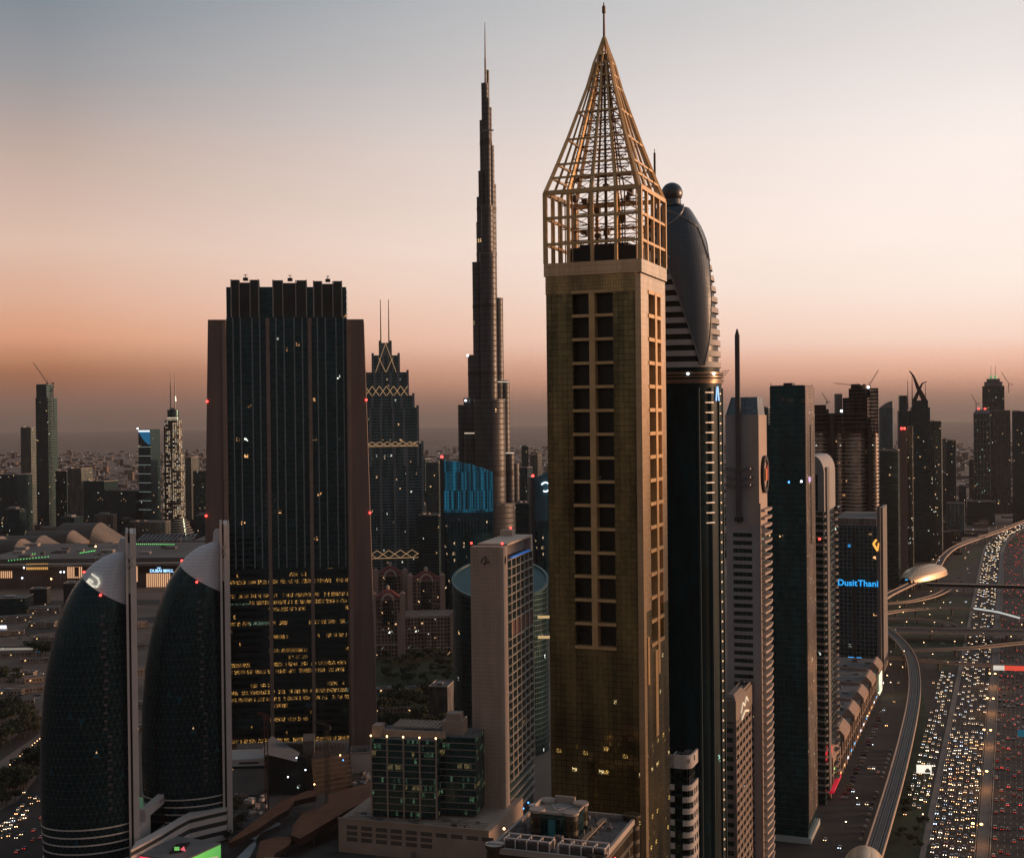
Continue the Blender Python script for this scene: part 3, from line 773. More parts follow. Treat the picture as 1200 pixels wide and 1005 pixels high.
# ---- white building right of the gold tower
def white_block():
    f = Fit(785, 809, 830, 893, 400); th = TH
    z = zat(809, 890, 400); a, b = f.a, f.b
    root = empty('office_block', f.o, th, label='white round-cornered office block with banded balconies at the foot of the gold tower', cat='building')
    m = MB(); m.box(0, a - .6, .6, b, 0, z - 1, 0, top=1); m.build('glass_walls', [gwin, roofm], root)
    wc = pmat('cream_panel', (.74, .64, .57), .7, var=.08)
    def rc(o, r=2.6):
        P = [(a * .62, -o)]
        for k in range(7): t = -pi / 2 + pi / 2 * k / 6; P.append((a - r + (r + o) * cos(t), r + (r + o) * sin(t)))
        P += [(a + o, b + o)]
        return P
    zz = z
    def band(z0, z1, o=.3, full=True):
        m = MB(); P = rc(o); Q = rc(-.35)
        poly = P + list(reversed(Q)); m.prism(poly, z0, z1)
        if full: m.box(-.3, a * .22, -o, .3, z0, z1)
        m.build('white_band', wc, root)
    band(z - 3.0, z + 1.2)
    m = MB(); m.box(-.3, a * .62, -.3, .1, z - 3, z + 1.2); m.build('white_band', wc, root)
    k = 0; q = z - 8.2
    while q > 0 and k < 30:
        band(q - 1.7, q, .3); q -= 3.7; k += 1
    m = MB()
    for i in range(9):
        y = 3.2 + (b - 3.2) * i / 8; m.box(a + .01, a + .28, y - .5, y + .5, 0, z - 8)
    m.build('side_piers', wc, root)
    m = MB(); m.box(a * .25, a * .6, -.25, .55, 0, z - 3.1); m.build('dark_bay', gdark, root)
    rooftop(root, a, b, z - 1, 6, 4, wc, 2.2)
    m = MB(); m.cyl(1.5, b * .75, z - 1, z + 5, 2.3, n=18); m.cyl(1.5, b * .75, z + 5, z + 5.4, 2.9, n=18); m.build('stair_drum', wc, root)
    m = MB()
    for k in range(3): m.cyl(a * .5 + k * 1.6, 4, z - 1, z + .6, .65, n=12)
    m.build('roof_fan', pmat('fan_teal', (.05, .10, .11), .5), root)
white_block()

# ---- brown wedge tower
def wedge_tower():
    D = 540; f = Fit(848.5, 861, 882, 821, D); z = zat(861, 821, D); a, b = f.a, f.b
    root = empty('office_tower', f.o, TH, label='short brown banded tower with illuminated script sign, left of the needle tower foot', cat='tower')
    m = MB(); m.box(0, a, 0, b, 0, z, 0, top=1); m.build('glass_walls', [gwin, roofm], root)
    bz = pmat('brown_panel', (.20, .155, .135), .75, var=.12)
    m = MB(); frame(m, a, b, 0, z - 8, 6.5, 4.0, pw=1.4, sw=1.9, dep=.5); m.build('facade_frame', bz, root)
    m = MB(); m.box(-.6, a + .6, -.6, b + .2, z - 9, z - .01); m.build('plain_top_wall', bz, root)
    m = MB(); m.prism([(-.6, -.6), (a + .6, -.6), (a + .6, b * .5), (-.6, b * .5)], z, z + 2.2, P1=[(1, 2), (a - .8, 2), (a - .8, b * .45), (1, b * .45)]); m.build('sloped_parapet', bz, root)
    rooftop(root, a, b, z + .01, 5, 8, bz)
    m = MB()
    zc = z - 5
    for (y0, z0), (y1, z1) in (((9, zc - 2), (13, zc + 1.6)), ((13, zc + 1.6), (17, zc - .5)), ((17, zc - .5), (21, zc + 2.5)), ((21, zc + 2.5), (25, zc)), ((10, zc - 5), (18, zc - 3)), ((18, zc - 3), (26, zc - 4.5))):
        m.bar((a + .9, y0, z0), (a + .9, y1, z1), .5, .8)
    m.build('script_sign', emat('sign_cream', (1, .8, .6), .35), root)
wedge_tower()

# ---- needle tower
def needle_tower():
    D = 575; q = D / F; f = Fit(850.5, 889.5, 898, 560, D); a, b = f.a, f.b + 2
    Z = lambda y: zat(870, y, D)
    root = empty('apartment_tower', f.o, TH, label='pale concrete tower with a long needle blade fixed to its front and a round disc', cat='tower')
    cc = pmat('grey_lilac_concrete', (.36, .325, .33), .8, var=.1)
    ccs = pmat('side_concrete', (.42, .33, .28), .75, var=.1)
    zt, ze = Z(465), Z(486)
    zw = Z(617)
    m = MB(); m.prism([(0, 0), (a, 0), (a, b), (0, b)], zw, ze, 0, P1=[(0, 0), (a, 0), (a - .8, b), (.8, b)])
    m.build('plain_wall', cc, root)
    m = MB(); m.prism([(0.2, 0), (a - .2, 0), (a - .8, b), (.8, b)], ze, zt, 0, P1=[(1.6, 6), (a - 1.6, 6), (a - 1.8, b), (1.8, b)]); m.build('roof_wedge', gmat('roof_tile_blue', glass=(.09, .12, .14), cw=2.0, ch=1.2, mull=.08, mcol=(.13, .15, .16), lit=0, rough=.3), root)
    m = MB(); m.box(a - 4.6, a, -.05, b, zw + 1, ze - .2); m.build('corner_wall', ccs, root)
    m = MB(); m.box(0, a, .8, b - .5, 0, zw, 0); m.build('glass_walls', gwin, root)
    m = MB(); m.box(0, 3.0, 0, .8, 0, zw); m.box(a - 3.4, a, 0, .8, 0, zw)
    k = 0; z = zw - 1.5
    while z > 2:
        m.box(3.0, a - 3.4, .05, .8, z - 1.55, z + 0.1); z -= 3.55; k += 1
    m.box(3.0, a - 3.4, .05, .8, zw - 1.3, zw)
    m.build('front_wall', cc, root)
    z = Z(600); 
    for k in range(60):
        zz = z - k * 3.55
        if zz < 6: break
        m = MB(); m.prism([(a, .6), (a + 2.2, 1.4), (a + 3.0, b * .55), (a + 2.2, b), (a, b)], zz, zz + 1.0); m.build('balcony', ccs, root)
    m = MB(); m.box(a - .01, a + .6, -.3, 1.2, 0, Z(590)); m.build('corner_pier', ccs, root)
    # disc emblem on the side
    m = MB(); yc, zc, r = b * .55, Z(557), 40 * q / 2
    for k in range(28):
        t0, t1 = 2 * pi * k / 28, 2 * pi * (k + 1) / 28
        m.bar((a + 1.0, yc + r * .8 * cos(t0), zc + r * sin(t0)), (a + 1.0, yc + r * .8 * cos(t1), zc + r * sin(t1)), .8, 2.0)
    m.build('disc_rim', darkm, root)
    m = MB(); P = [(a + .7, yc + r * .78 * cos(2 * pi * k / 28), zc + r * .98 * sin(2 * pi * k / 28)) for k in range(28)]; m.face(P); m.face([(x - .5, y, z) for x, y, z in reversed(P)]); m.build('disc', ccs, root)
    m = MB(); m.box(a + .9, a + 1.3, yc - 1, yc + 2.5, zc - 3, zc + 2.6); m.build('disc_emblem', pmat('emblem_orange', (.7, .24, .06), .5), root)
    m = MB(); m.box(a + .9, a + 1.4, yc + 2.6, yc + 4.4, zc - 2.5, zc + 4); m.build('disc_emblem', pmat('emblem_red', (.5, .03, .05), .5), root)
    # needle blade
    xn = (865.5 - 850.5) * q / cos(TH)
    m = MB()
    zt2, zb2 = Z(385), Z(606); w_ = 1.15
    m.prism([(xn - w_, -2.6), (xn + w_, -2.6), (xn + w_, -1.1), (xn - w_, -1.1)], zb2, zt2 - 3, 0, P1=[(xn - w_ * .85, -2.6), (xn + w_ * .85, -2.6), (xn + w_ * .85, -1.1), (xn - w_ * .85, -1.1)])
    m.prism([(xn - w_ * .85, -2.6), (xn + w_ * .85, -2.6), (xn + w_ * .85, -1.1), (xn - w_ * .85, -1.1)], zt2 - 3, zt2, 0, P1=[(xn - .25, -2), (xn + .25, -2), (xn + .25, -1.7), (xn - .25, -1.7)])
    m.build('needle_blade', pmat('needle_metal', (.11, .095, .095), .5, .3), root)
    for y in (549, 559, 568):
        m = MB(); m.bar((xn - 5, -2, Z(y)), (xn + 5, -2, Z(y)), .9, .9); m.bar((xn - 5, -2, Z(y)), (xn - 6, 0, Z(y)), .7); m.bar((xn + 5, -2, Z(y)), (xn + 6, 0, Z(y)), .7); m.build('needle_bracket', steel, root)
    m = MB(); m.box(xn - 1.7, xn + 1.7, -3, .1, Z(611), Z(606)); m.build('needle_foot', darkm, root)
needle_tower()

# ---- big plain dark glass tower
def dark_tower():
    D = 775; q = D / F; f = Fit(902, 943.5, 954, 452, D)
    Z = lambda y: zat(940, y, D)
    root = empty('office_tower', f.o, TH, label='dark green glass tower with flat roof right of the needle tower', cat='tower')
    gs = gmat('green_black_glass', glass=(.012, .046, .046), cw=2.4, ch=3.4, mull=.05, mcol=(.02, .03, .03), lit=.003, es=1.2, lit2=(.8, 1, .9), span=.12, spancol=(.014, .040, .040), tilt=.02, seed=23, panelvar=.3)
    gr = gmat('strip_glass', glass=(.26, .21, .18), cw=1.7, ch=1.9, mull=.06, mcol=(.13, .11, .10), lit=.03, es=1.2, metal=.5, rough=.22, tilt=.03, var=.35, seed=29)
    a, b = f.a, f.b
    m = MB(); m.box(0, a - .4, 0, b, 0, Z(452), 0, top=1); m.build('glass_walls', [gs, roofm], root)
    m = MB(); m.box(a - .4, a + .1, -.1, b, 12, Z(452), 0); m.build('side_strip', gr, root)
    m = MB(); m.box(a + .1, a + .5, b * .47, b * .55, Z(640), Z(498)); m.build('slot_rib', darkm, root)
    wl = (902 - 889.5) * q / cos(TH)
    m = MB(); m.box(-wl, -.01, 4, b, 0, zat(895, 498, D), 0, top=1); m.build('lower_wing', [gs, roofm], root)
    m = MB(); m.box(-wl - 1, a + 1.2, -1.2, b + 1, 0, 3.5); m.build('plinth', pmat('pale_plinth', (.42, .44, .42), .6), root)
    m = MB(); m.box(.5, a - .9, .5, b - .5, Z(452), Z(452) + .5); m.box(a * .3, a * .55, b * .3, b * .6, Z(452) + .5, Z(452) + 2.2)
    m.cyl(.6, .6, Z(452), Z(452) + 2, .2, n=6); m.cyl(a - 1.2, b - 1, Z(452), Z(452) + 2, .2, n=6); m.build('roof_kerb', darkm, root)
    for (x0, x1, y) in ((a * .27, a * .42, 465), (a * .42, a * .68, 466), (a * .86, a * 1.0, 467)):
        m = MB(); m.box(x0, x1 - .4, -.12, -.02, Z(y + 5), Z(y)); m.build('pale_window', gmat('pale_pane', glass=(.10, .11, .09), cw=1.9, ch=30, mull=.08, lit=0, rough=.2), root)
    for px, y in ((922, 565), (935.5, 564)):
        m = MB(); m.box((px - 902) * q / cos(TH) - .5, (px - 902) * q / cos(TH) + .5, -.2, -.03, Z(y) - .6, Z(y) + .6); m.build('lit_pane', bluel if px < 930 else whitel, root)
    m = MB(); m.box(a + .12, a + .3, b * .25, b * .6, Z(566), Z(560)); m.build('screen', emat('screen_lilac', (.5, .4, .8), .55), root)
dark_tower()

# ---- tower with rounded balconies
def balcony_tower():
    D = 850; q = D / F; f = Fit(946, 966, 979, 600, D)
    a, b = f.a, f.b; Z = lambda y: zat(965, y, D)
    root = empty('apartment_tower', f.o, TH, label='apartment tower with rounded white balconies and curved crest beside the street', cat='tower')
    m = MB(); m.box(0, a - 1, 1, b, 0, Z(600), 0, top=1); m.build('glass_walls', [gdark, roofm], root)
    wp = pmat('crest_white', (.30, .28, .28), .6, var=.08)
    zs, zt = Z(600), Z(534)
    # crest: slab whose top edge is rounded over to the street side
    m = MB(); n = 12; w_ = a
    P = [(0, zs)] ; P += [(0, zt)] + [(a * .35 + (a * .65) * sin(pi / 2 * k / n), zt - (1 - cos(pi / 2 * k / n)) * 12) for k in range(n + 1)] + [(a, zs)]
    for yy, rev in ((0.0, False), (b, True)):
        pts = [(x, yy, z) for x, z in P]; m.face(pts if rev else list(reversed(pts)))
    for (x0, z0), (x1, z1) in zip(P, P[1:]): m.face(((x0, 0, z0), (x0, b, z0), (x1, b, z1), (x1, 0, z1)))
    m.build('crest', wp, root)
    m = MB(); m.box(a * .2, a * .62, -.5, -.02, Z(598), Z(556)); m.build('crest_opening', gdark, root)
    m = MB(); m.box(a + .02, a + 1.2, b * .1, b * .3, 8, Z(548)); m.build('grey_rib', steel, root)
    zz = Z(606); k = 0
    while zz > 8:
        for col, (x0, y0, r) in enumerate(((a * .72, 1.2, 4.4), (a + .4, b * .66, 4.6))):
            m = MB(); n = 9; P = []
            for j in range(n + 1):
                t = (-pi + pi * .95 * j / n) if col == 0 else (-pi * .5 + pi * j / n)
                P.append((x0 + r * cos(t) * (1.0 if col == 0 else .8), y0 + r * sin(t) * .9))
            P += [(x0 - .5, y0 + .9)] if col else []
            m.prism(P, zz, zz + .35); m2 = [(p[0], p[1]) for p in P[:n + 1]]
            for p, p2 in zip(m2, m2[1:]): m.face(((*p, zz + .35), (*p2, zz + .35), (*p2, zz + 1.5), (*p, zz + 1.5))); m.face(((*p2, zz + .35), (*p, zz + .35), (*p, zz + 1.5), (*p2, zz + 1.5)))
            if k < 50: m.build('balcony', wp, root)
        zz -= 4.7; k += 1
    m = MB(); m.box(a, a + .3, b * .2, b * .45, 26, 34); m.build('red_sign', emat('sign_red', (1, .04, .06), 1.6), root)
    m = MB(); m.box(a, a + .4, b * .5, b * .75, 12, 15); m.build('green_sign', emat('sign_green', (.5, .9, .3), .8), root)
    m = MB(); m.box(a, a + 3, b * .2, b * .95, 5, 6.5); m.build('red_canopy', emat('canopy_red', (.9, .02, .06), .35), root)
    m = MB(); m.ball(a * .75, -3.6, Z(631), .8, n=8, k=6); m.build('warning_lamp', redl, root)
balcony_tower()

# ---- hotel block with the cyan sign
def sign_hotel():
    D = 1262; q = D / F; f = Fit(978, 1027, 1037, 603, D)
    a, b = f.a, f.b; Z = lambda y: zat(1020, y, D)
    root = empty('hotel_block', f.o, TH, label='gridded grey-blue glass hotel with a cyan sign high on its front', cat='building')
    gg_ = gmat('grid_glass', glass=(.015, .03, .042), cw=4.0, ch=4.0, mull=.10, mcol=(.13, .16, .18), lit=.02, es=1.2, litcol=(1, .5, .2), seed=31, tilt=.015)
    z = Z(603)
    m = MB(); m.box(0, a, 0, b, 0, z - 11, 0, top=1); m.build('glass_walls', [gg_, roofm], root)
    m = MB(); frame(m, a, b, 0, z - 11, 4.1, 4.0, pw=.5, sw=.5, dep=.5); m.build('facade_frame', pmat('grey_blue_frame', (.15, .18, .20), .6), root)
    m = MB(); m.box(0, a, 1, b, z - 10.99, z - 4, 0, top=1); m.build('sky_lobby', [gmat('lobby_glass', glass=(.09, .08, .075), cw=1.6, ch=30, mull=.35, mcol=(.25, .22, .2), lit=0), roofm], root)
    m = MB(); m.box(a * .44, a * .5, -1.4, -.55, 0, z - 14); m.build('centre_rib', darkm, root)
    m = MB(); m.box(a + .55, a + 3.6, -1, 2.5, 0, z + 8); m.box(a + .55, a + 3.6, b * .3, b * .8, 0, z + 5); m.build('side_fin', pmat('fin_pale', (.17, .15, .145), .6), root)
    m = MB(); m.box(.4, a - .4, -.95, -.6, Z(684) - 5, Z(684) + 13, 0); m.build('sign_band', gmat('band_teal', glass=(.03, .07, .085), cw=4, ch=4, mull=.1, mcol=(.06, .1, .11), lit=0), root)
    for x, s, t_ in ((.06, 8.6, 'Dusit'), (.55, 8.6, 'Thani')):
        cu_ = bpy.data.curves.new('sign_lettering', 'FONT'); cu_.body = t_; cu_.size = s; cu_.extrude = .15; cu_.space_character = 1.02; cu_.offset = .16
        o = lettering(cu_, 'sign_lettering', emat('sign_cyan', (.03, .42, 1.0), 1.0), root); o.location = (a * x, -1.3, Z(687)); o.rotation_euler = (pi / 2, 0, 0)
    m = MB(); m.ball(a * .35, -1.2, Z(640), 1.6, n=10, k=6); m.build('round_logo', emat('logo_blue', (.05, .4, .9), .5), root)
    m = MB(); m.bar((a + 1, -1.5, Z(645)), (a - 3, -1.5, Z(637)), 1.2, 2); m.bar((a - 3, -1.5, Z(637)), (a, -1.5, Z(632)), 1.2, 2); m.bar((a + 1, -1.5, Z(645)), (a + 2, -1.5, Z(636)), 1.2, 2); m.build('gold_emblem', emat('emblem_gold', (1, .45, .08), 1.2), root)
    m = MB(); m.box(a * .3, a * .62, -.9, -.6, Z(774), Z(771)); m.build('low_sign', emat('sign_blue2', (.05, .4, 1), 1.2), root)
sign_hotel()

# ---- pair of linked towers still being built
def twin_site():
    D = 1560; q = D / F
    th = R(-6)
    c = at(955, 600, D)
    root = empty('construction_tower', (c.x, c.y, 0), th, label='pair of joined round glass towers still open at the top, under cranes', cat='tower')
    X = lambda px: (px - 955) * q; Z = lambda y: zat(990, y, D)
    gl = gmat('sunset_glass', glass=(.62, .48, .38), cw=3.4, ch=4.4, mull=.05, mcol=(.05, .045, .04), lit=.03, es=1.3, litcol=(1, .55, .25), metal=.75, rough=.16, tilt=.05, span=.42, spancol=(.022, .02, .02), var=.85, seed=37)
    raw = gmat('raw_floors', glass=(.02, .016, .014), cw=5, ch=4.4, mull=.08, mcol=(.07, .055, .05), lit=.05, litcol=(1, .6, .35), es=1.0, span=.28, spancol=(.075, .058, .05), rough=.7, tilt=0, seed=41, ior=1.2)
    def rnd(cx, cy_, rx, ry, z, n=26): return [(cx + rx * cos(2 * pi * i / n), cy_ + ry * sin(2 * pi * i / n), z) for i in range(n)]
    for nm, cx, rx, ry, y0, y1, mt in (('glass_drum', 964, 10.5, 15, 900, 506, gl), ('glass_drum', 984, 6.5, 15, 900, 508, gl), ('glass_drum', 1004, 14, 22, 900, 508, gl), ('glass_drum', 1025, 5.6, 18, 900, 490, gl),
                                       ('raw_drum', 964, 10.5, 15, 505.9, 479, raw), ('raw_drum', 963, 8.5, 13, 478.9, 474, raw), ('raw_drum', 984, 6.5, 14, 507.9, 484, raw), ('raw_drum', 1005, 14, 21, 507.9, 466, raw), ('raw_drum', 1010, 12, 18, 465.9, 455, raw), ('raw_drum', 1009, 8.5, 13, 454.9, 450, raw)):
        m = MB(); m.loft([rnd(X(cx), 20, rx * q, ry * q * .8, 0 if y0 == 900 else Z(y0)), rnd(X(cx), 20, rx * q, ry * q * .8, Z(y1))], 0, smooth=False); m.build(nm, mt, root)
    for cx, rx, ry in ((964, 10.5, 15), (984, 6.5, 15), (1004, 14, 22), (1025, 5.6, 18)):
        m = MB(); y = 515
        while y < 640:
            z = Z(y); r0, r1 = rx * q + .9, ry * q * .8 + .9; m.loft([rnd(X(cx), 20, r0, r1, z), rnd(X(cx), 20, r0, r1, z + 1.5)], 0, smooth=False); y += 4.3
        m.build('balcony_edges', pmat('edge_sand', (.62, .50, .42), .35), root)
    m = MB(); m.box(X(1020.5), X(1029.8), 6, 30, Z(508), Z(455), 0); m.build('glass_corner', gl, root)
    m = MB(); m.box(X(984), X(991), 24, 40, Z(505), Z(461)); m.build('lift_core', concd, root)
    for px in (975.5, 1018.5):
        m = MB(); m.box(X(px) - 2.4, X(px) + 2.4, -2, 12, 0, Z(484 if px < 1000 else 500)); m.build('dark_spine', darkm, root)
    m = MB()
    for k in range(7):
        z = Z(478) + k * 5.5 - 40; m.box(X(956), X(1016), 2, 3, z, z + .8)
    m.build('scaffold_deck', pmat('scaffold', (.12, .075, .05), .7), root)
    for y in (537, 545, 551, 558):
        m = MB(); P0 = rnd(X(1004), 20, 14 * q + .5, 22 * q * .8 + .5, Z(y)); P1 = rnd(X(1004), 20, 14 * q + .5, 22 * q * .8 + .5, Z(y) + 1.1); m.loft([P0, P1], 0, smooth=False); m.build('pale_floor_band', pmat('band_pale', (.5, .42, .36), .4), root)
    m = MB(); m.ball(X(987), 4, Z(481.5), 1.6, n=8, k=6); m.build('work_light', whitel, root)
    m = MB(); m.ball(X(1018), 4, Z(454), 1.6, n=8, k=6); m.build('work_light', whitel, root)
    return c, th, Z, q
TC, TCth, TCZ, TCq = twin_site()

def tower_crane(x, y, z, h, jib, az, lift=.0, label='', name='tower_crane', group=None, mt=None, w_=1.6, foot=0.0):
    root = empty(name, (x, y, z), az, label=label, cat='crane', group=group)
    mt = mt or pmat('crane_steel', (.10, .06, .05), .6)
    m = MB(); n = max(3, int(h / (w_ * 1.8)))
    for sx, sy in ((-1, -1), (1, -1), (1, 1), (-1, 1)): m.bar((sx * w_ / 2, sy * w_ / 2, foot), (sx * w_ / 2, sy * w_ / 2, h), w_ * .16)
    for k in range(n):
        z0, z1 = foot + (h - foot) * k / n, foot + (h - foot) * (k + 1) / n; s = 1 if k % 2 else -1
        m.bar((-w_ / 2 * s, -w_ / 2, z0), (w_ / 2 * s, -w_ / 2, z1), w_ * .1); m.bar((w_ / 2, -w_ / 2 * s, z0), (w_ / 2, w_ / 2 * s, z1), w_ * .1)
    m.build('mast', mt, root)
    m = MB(); m.box(-w_ * .7, w_ * .7, -w_ * .9, w_ * .2, h, h + w_ * 1.2); m.build('cab', mt, root)
    m = MB(); e = Vector((jib * cos(lift), 0, h + w_ * 1.2 + jib * sin(lift))); s = Vector((0, 0, h + w_ * 1.2)); t = Vector((-sin(lift), 0, cos(lift))) * w_ * .9
    for o in (Vector((0, -w_ * .35, 0)), Vector((0, w_ * .35, 0)), t): m.bar(s + o, e + o * .3, w_ * .14)
    nj = 12
    for k in range(nj):
        p = s.lerp(e, k / nj); r = s.lerp(e, (k + 1) / nj); m.bar(p + Vector((0, -w_ * .35, 0)), r + t * .9, w_ * .09); m.bar(r + t * .9, r + Vector((0, w_ * .35, 0)), w_ * .09)
    m.bar(s, s + Vector((-jib * .28, 0, 0)), w_ * .4, w_ * .2); m.box(-jib * .3, -jib * .22, -w_ * .5, w_ * .5, h, h + w_ * 1.1)
    ap = s + Vector((-w_, 0, jib * .16)); m.bar(s, ap, w_ * .2); m.bar(ap, e, w_ * .06); m.bar(ap, s + Vector((-jib * .28, 0, 0)), w_ * .06)
    m.build('jib', mt, root)
    return root
def on_twin(px, py):
    p = at(px, py, 1580); return p.x, p.y, p.z
x, y, z = on_twin(1003, 456); tower_crane(x, y, z, 2, 26, R(158), R(8), 'luffing crane on the taller half of the joined construction towers, jib to the left', w_=1.6)
x, y, z = on_twin(1019, 455); tower_crane(x, y, z, 2, 22, R(5), R(58), 'small crane on the roof corner of the joined construction towers, jib pointing steeply up', w_=1.4)
x, y, z = on_twin(969, 474); tower_crane(x, y, z, 2, 12, R(160), R(60), 'short crane on the lower half of the joined construction towers', w_=1.4)

# ---- low stone blocks stepping along the street
def street_blocks():
    pts = [(1035, 800), (1031, 822), (1022, 846), (1011, 876), (999, 905)]
    root_pts = []
    base = at(979, 930, 885)
    th = TH; u = Vector((cos(th), sin(th), 0)); v = Vector((-sin(th), cos(th), 0))
    e0 = gp(972, 938); e1 = gp(1035, 803)
    L = (e1 - e0).length; n = 6
    dirv = (e1 - e0).normalized(); thx = math.atan2(dirv.y, dirv.x) - pi / 2
    st = pmat('sandstone', (.30, .21, .165), .8, var=.15)
    for k in range(n):
        p = e0 + (e1 - e0) * (k / n); bl = L / n * .985; a = 52; H = 25.5
        root = empty('stone_block', (p.x, p.y, 0), thx, label=['stone office block nearest the rounded balcony tower, first of the terrace', 'second stone office block of the terrace beside the service street', 'third stone office block of the terrace beside the service street', 'fourth stone office block of the terrace beside the service street', 'fifth stone office block of the terrace beside the service street', 'stone office block with a lit screen, last before the gridded hotel'][k], cat='building', group='stone office blocks along the street')
        m = MB(); m.box(-a, -.6, 0, bl, 0, H, 0, top=1); m.build('walls', [gwin, roofm], root)
        m = MB()
        for i in range(5): y = bl * (i + .5) / 5; m.box(-.6, .5, y - 1.6, y + 1.6, 0, H - 3)
        m.box(-.6, .9, 0, bl, 3.2, 4.2); m.box(-.6, .3, 0, bl, 13, 13.8); m.build('stone_piers', st, root)
        m = MB(); m.box(-a, -3, -.8, -.02, 6, H); m.build('end_wall', st, root)
        # chamfered cornice
        m = MB(); g0, g1 = bl * .12, bl * .66; m.prism([(-7.5, g0), (1.6, g0), (1.6, g1), (-7.5, g1)], H - 3, H + 1.5)
        m.prism([(-7.2, g0 + .2), (1.5, g0 + .2), (1.5, g1 - .2), (-7.2, g1 - .2)], H + 1.501, H + 6.5, 0, P1=[(-4.4, g0 + .6), (-3, g0 + .6), (-3, g1 - .6), (-4.4, g1 - .6)]); m.build('cornice', st, root)
        m = MB(); m.box(-a, -7.5, 0, 1.6, H, H + 2.4); m.build('roof_wall', st, root)
        rnd = random.Random(k)
        for j in range(5):
            x, y, w_ = rnd.uniform(-a + 3, -12), rnd.uniform(3, bl - 9), rnd.uniform(2, 6); m = MB(); m.box(x, x + w_, y, y + w_ * .7, H, H + rnd.uniform(1, 2.6)); m.build('roof_unit', [steel, roofm, concd][j % 3], root)
        for j in range(3):
            y = bl * (j + .5) / 3; m = MB(); m.box(.95, 1.3, y - 2, y + 2, 4.3, 5.6)
            m.build('shop_sign', [emat('shop_white', (.9, .9, 1), 1.6), emat('shop_orange', (1, .5, .2), 1.2), emat('shop_cyan', (.1, .5, 1), 1.2)][(j * 2 + k) % 3], root)
        if k == n - 1:
            m = MB(); m.box(2.0, 2.6, bl * .02, bl * .42, 4, 22); m.build('lit_screen', emat('screen_pale', (.80, 1, .72), .75), root)
    return e0, e1
street_blocks()

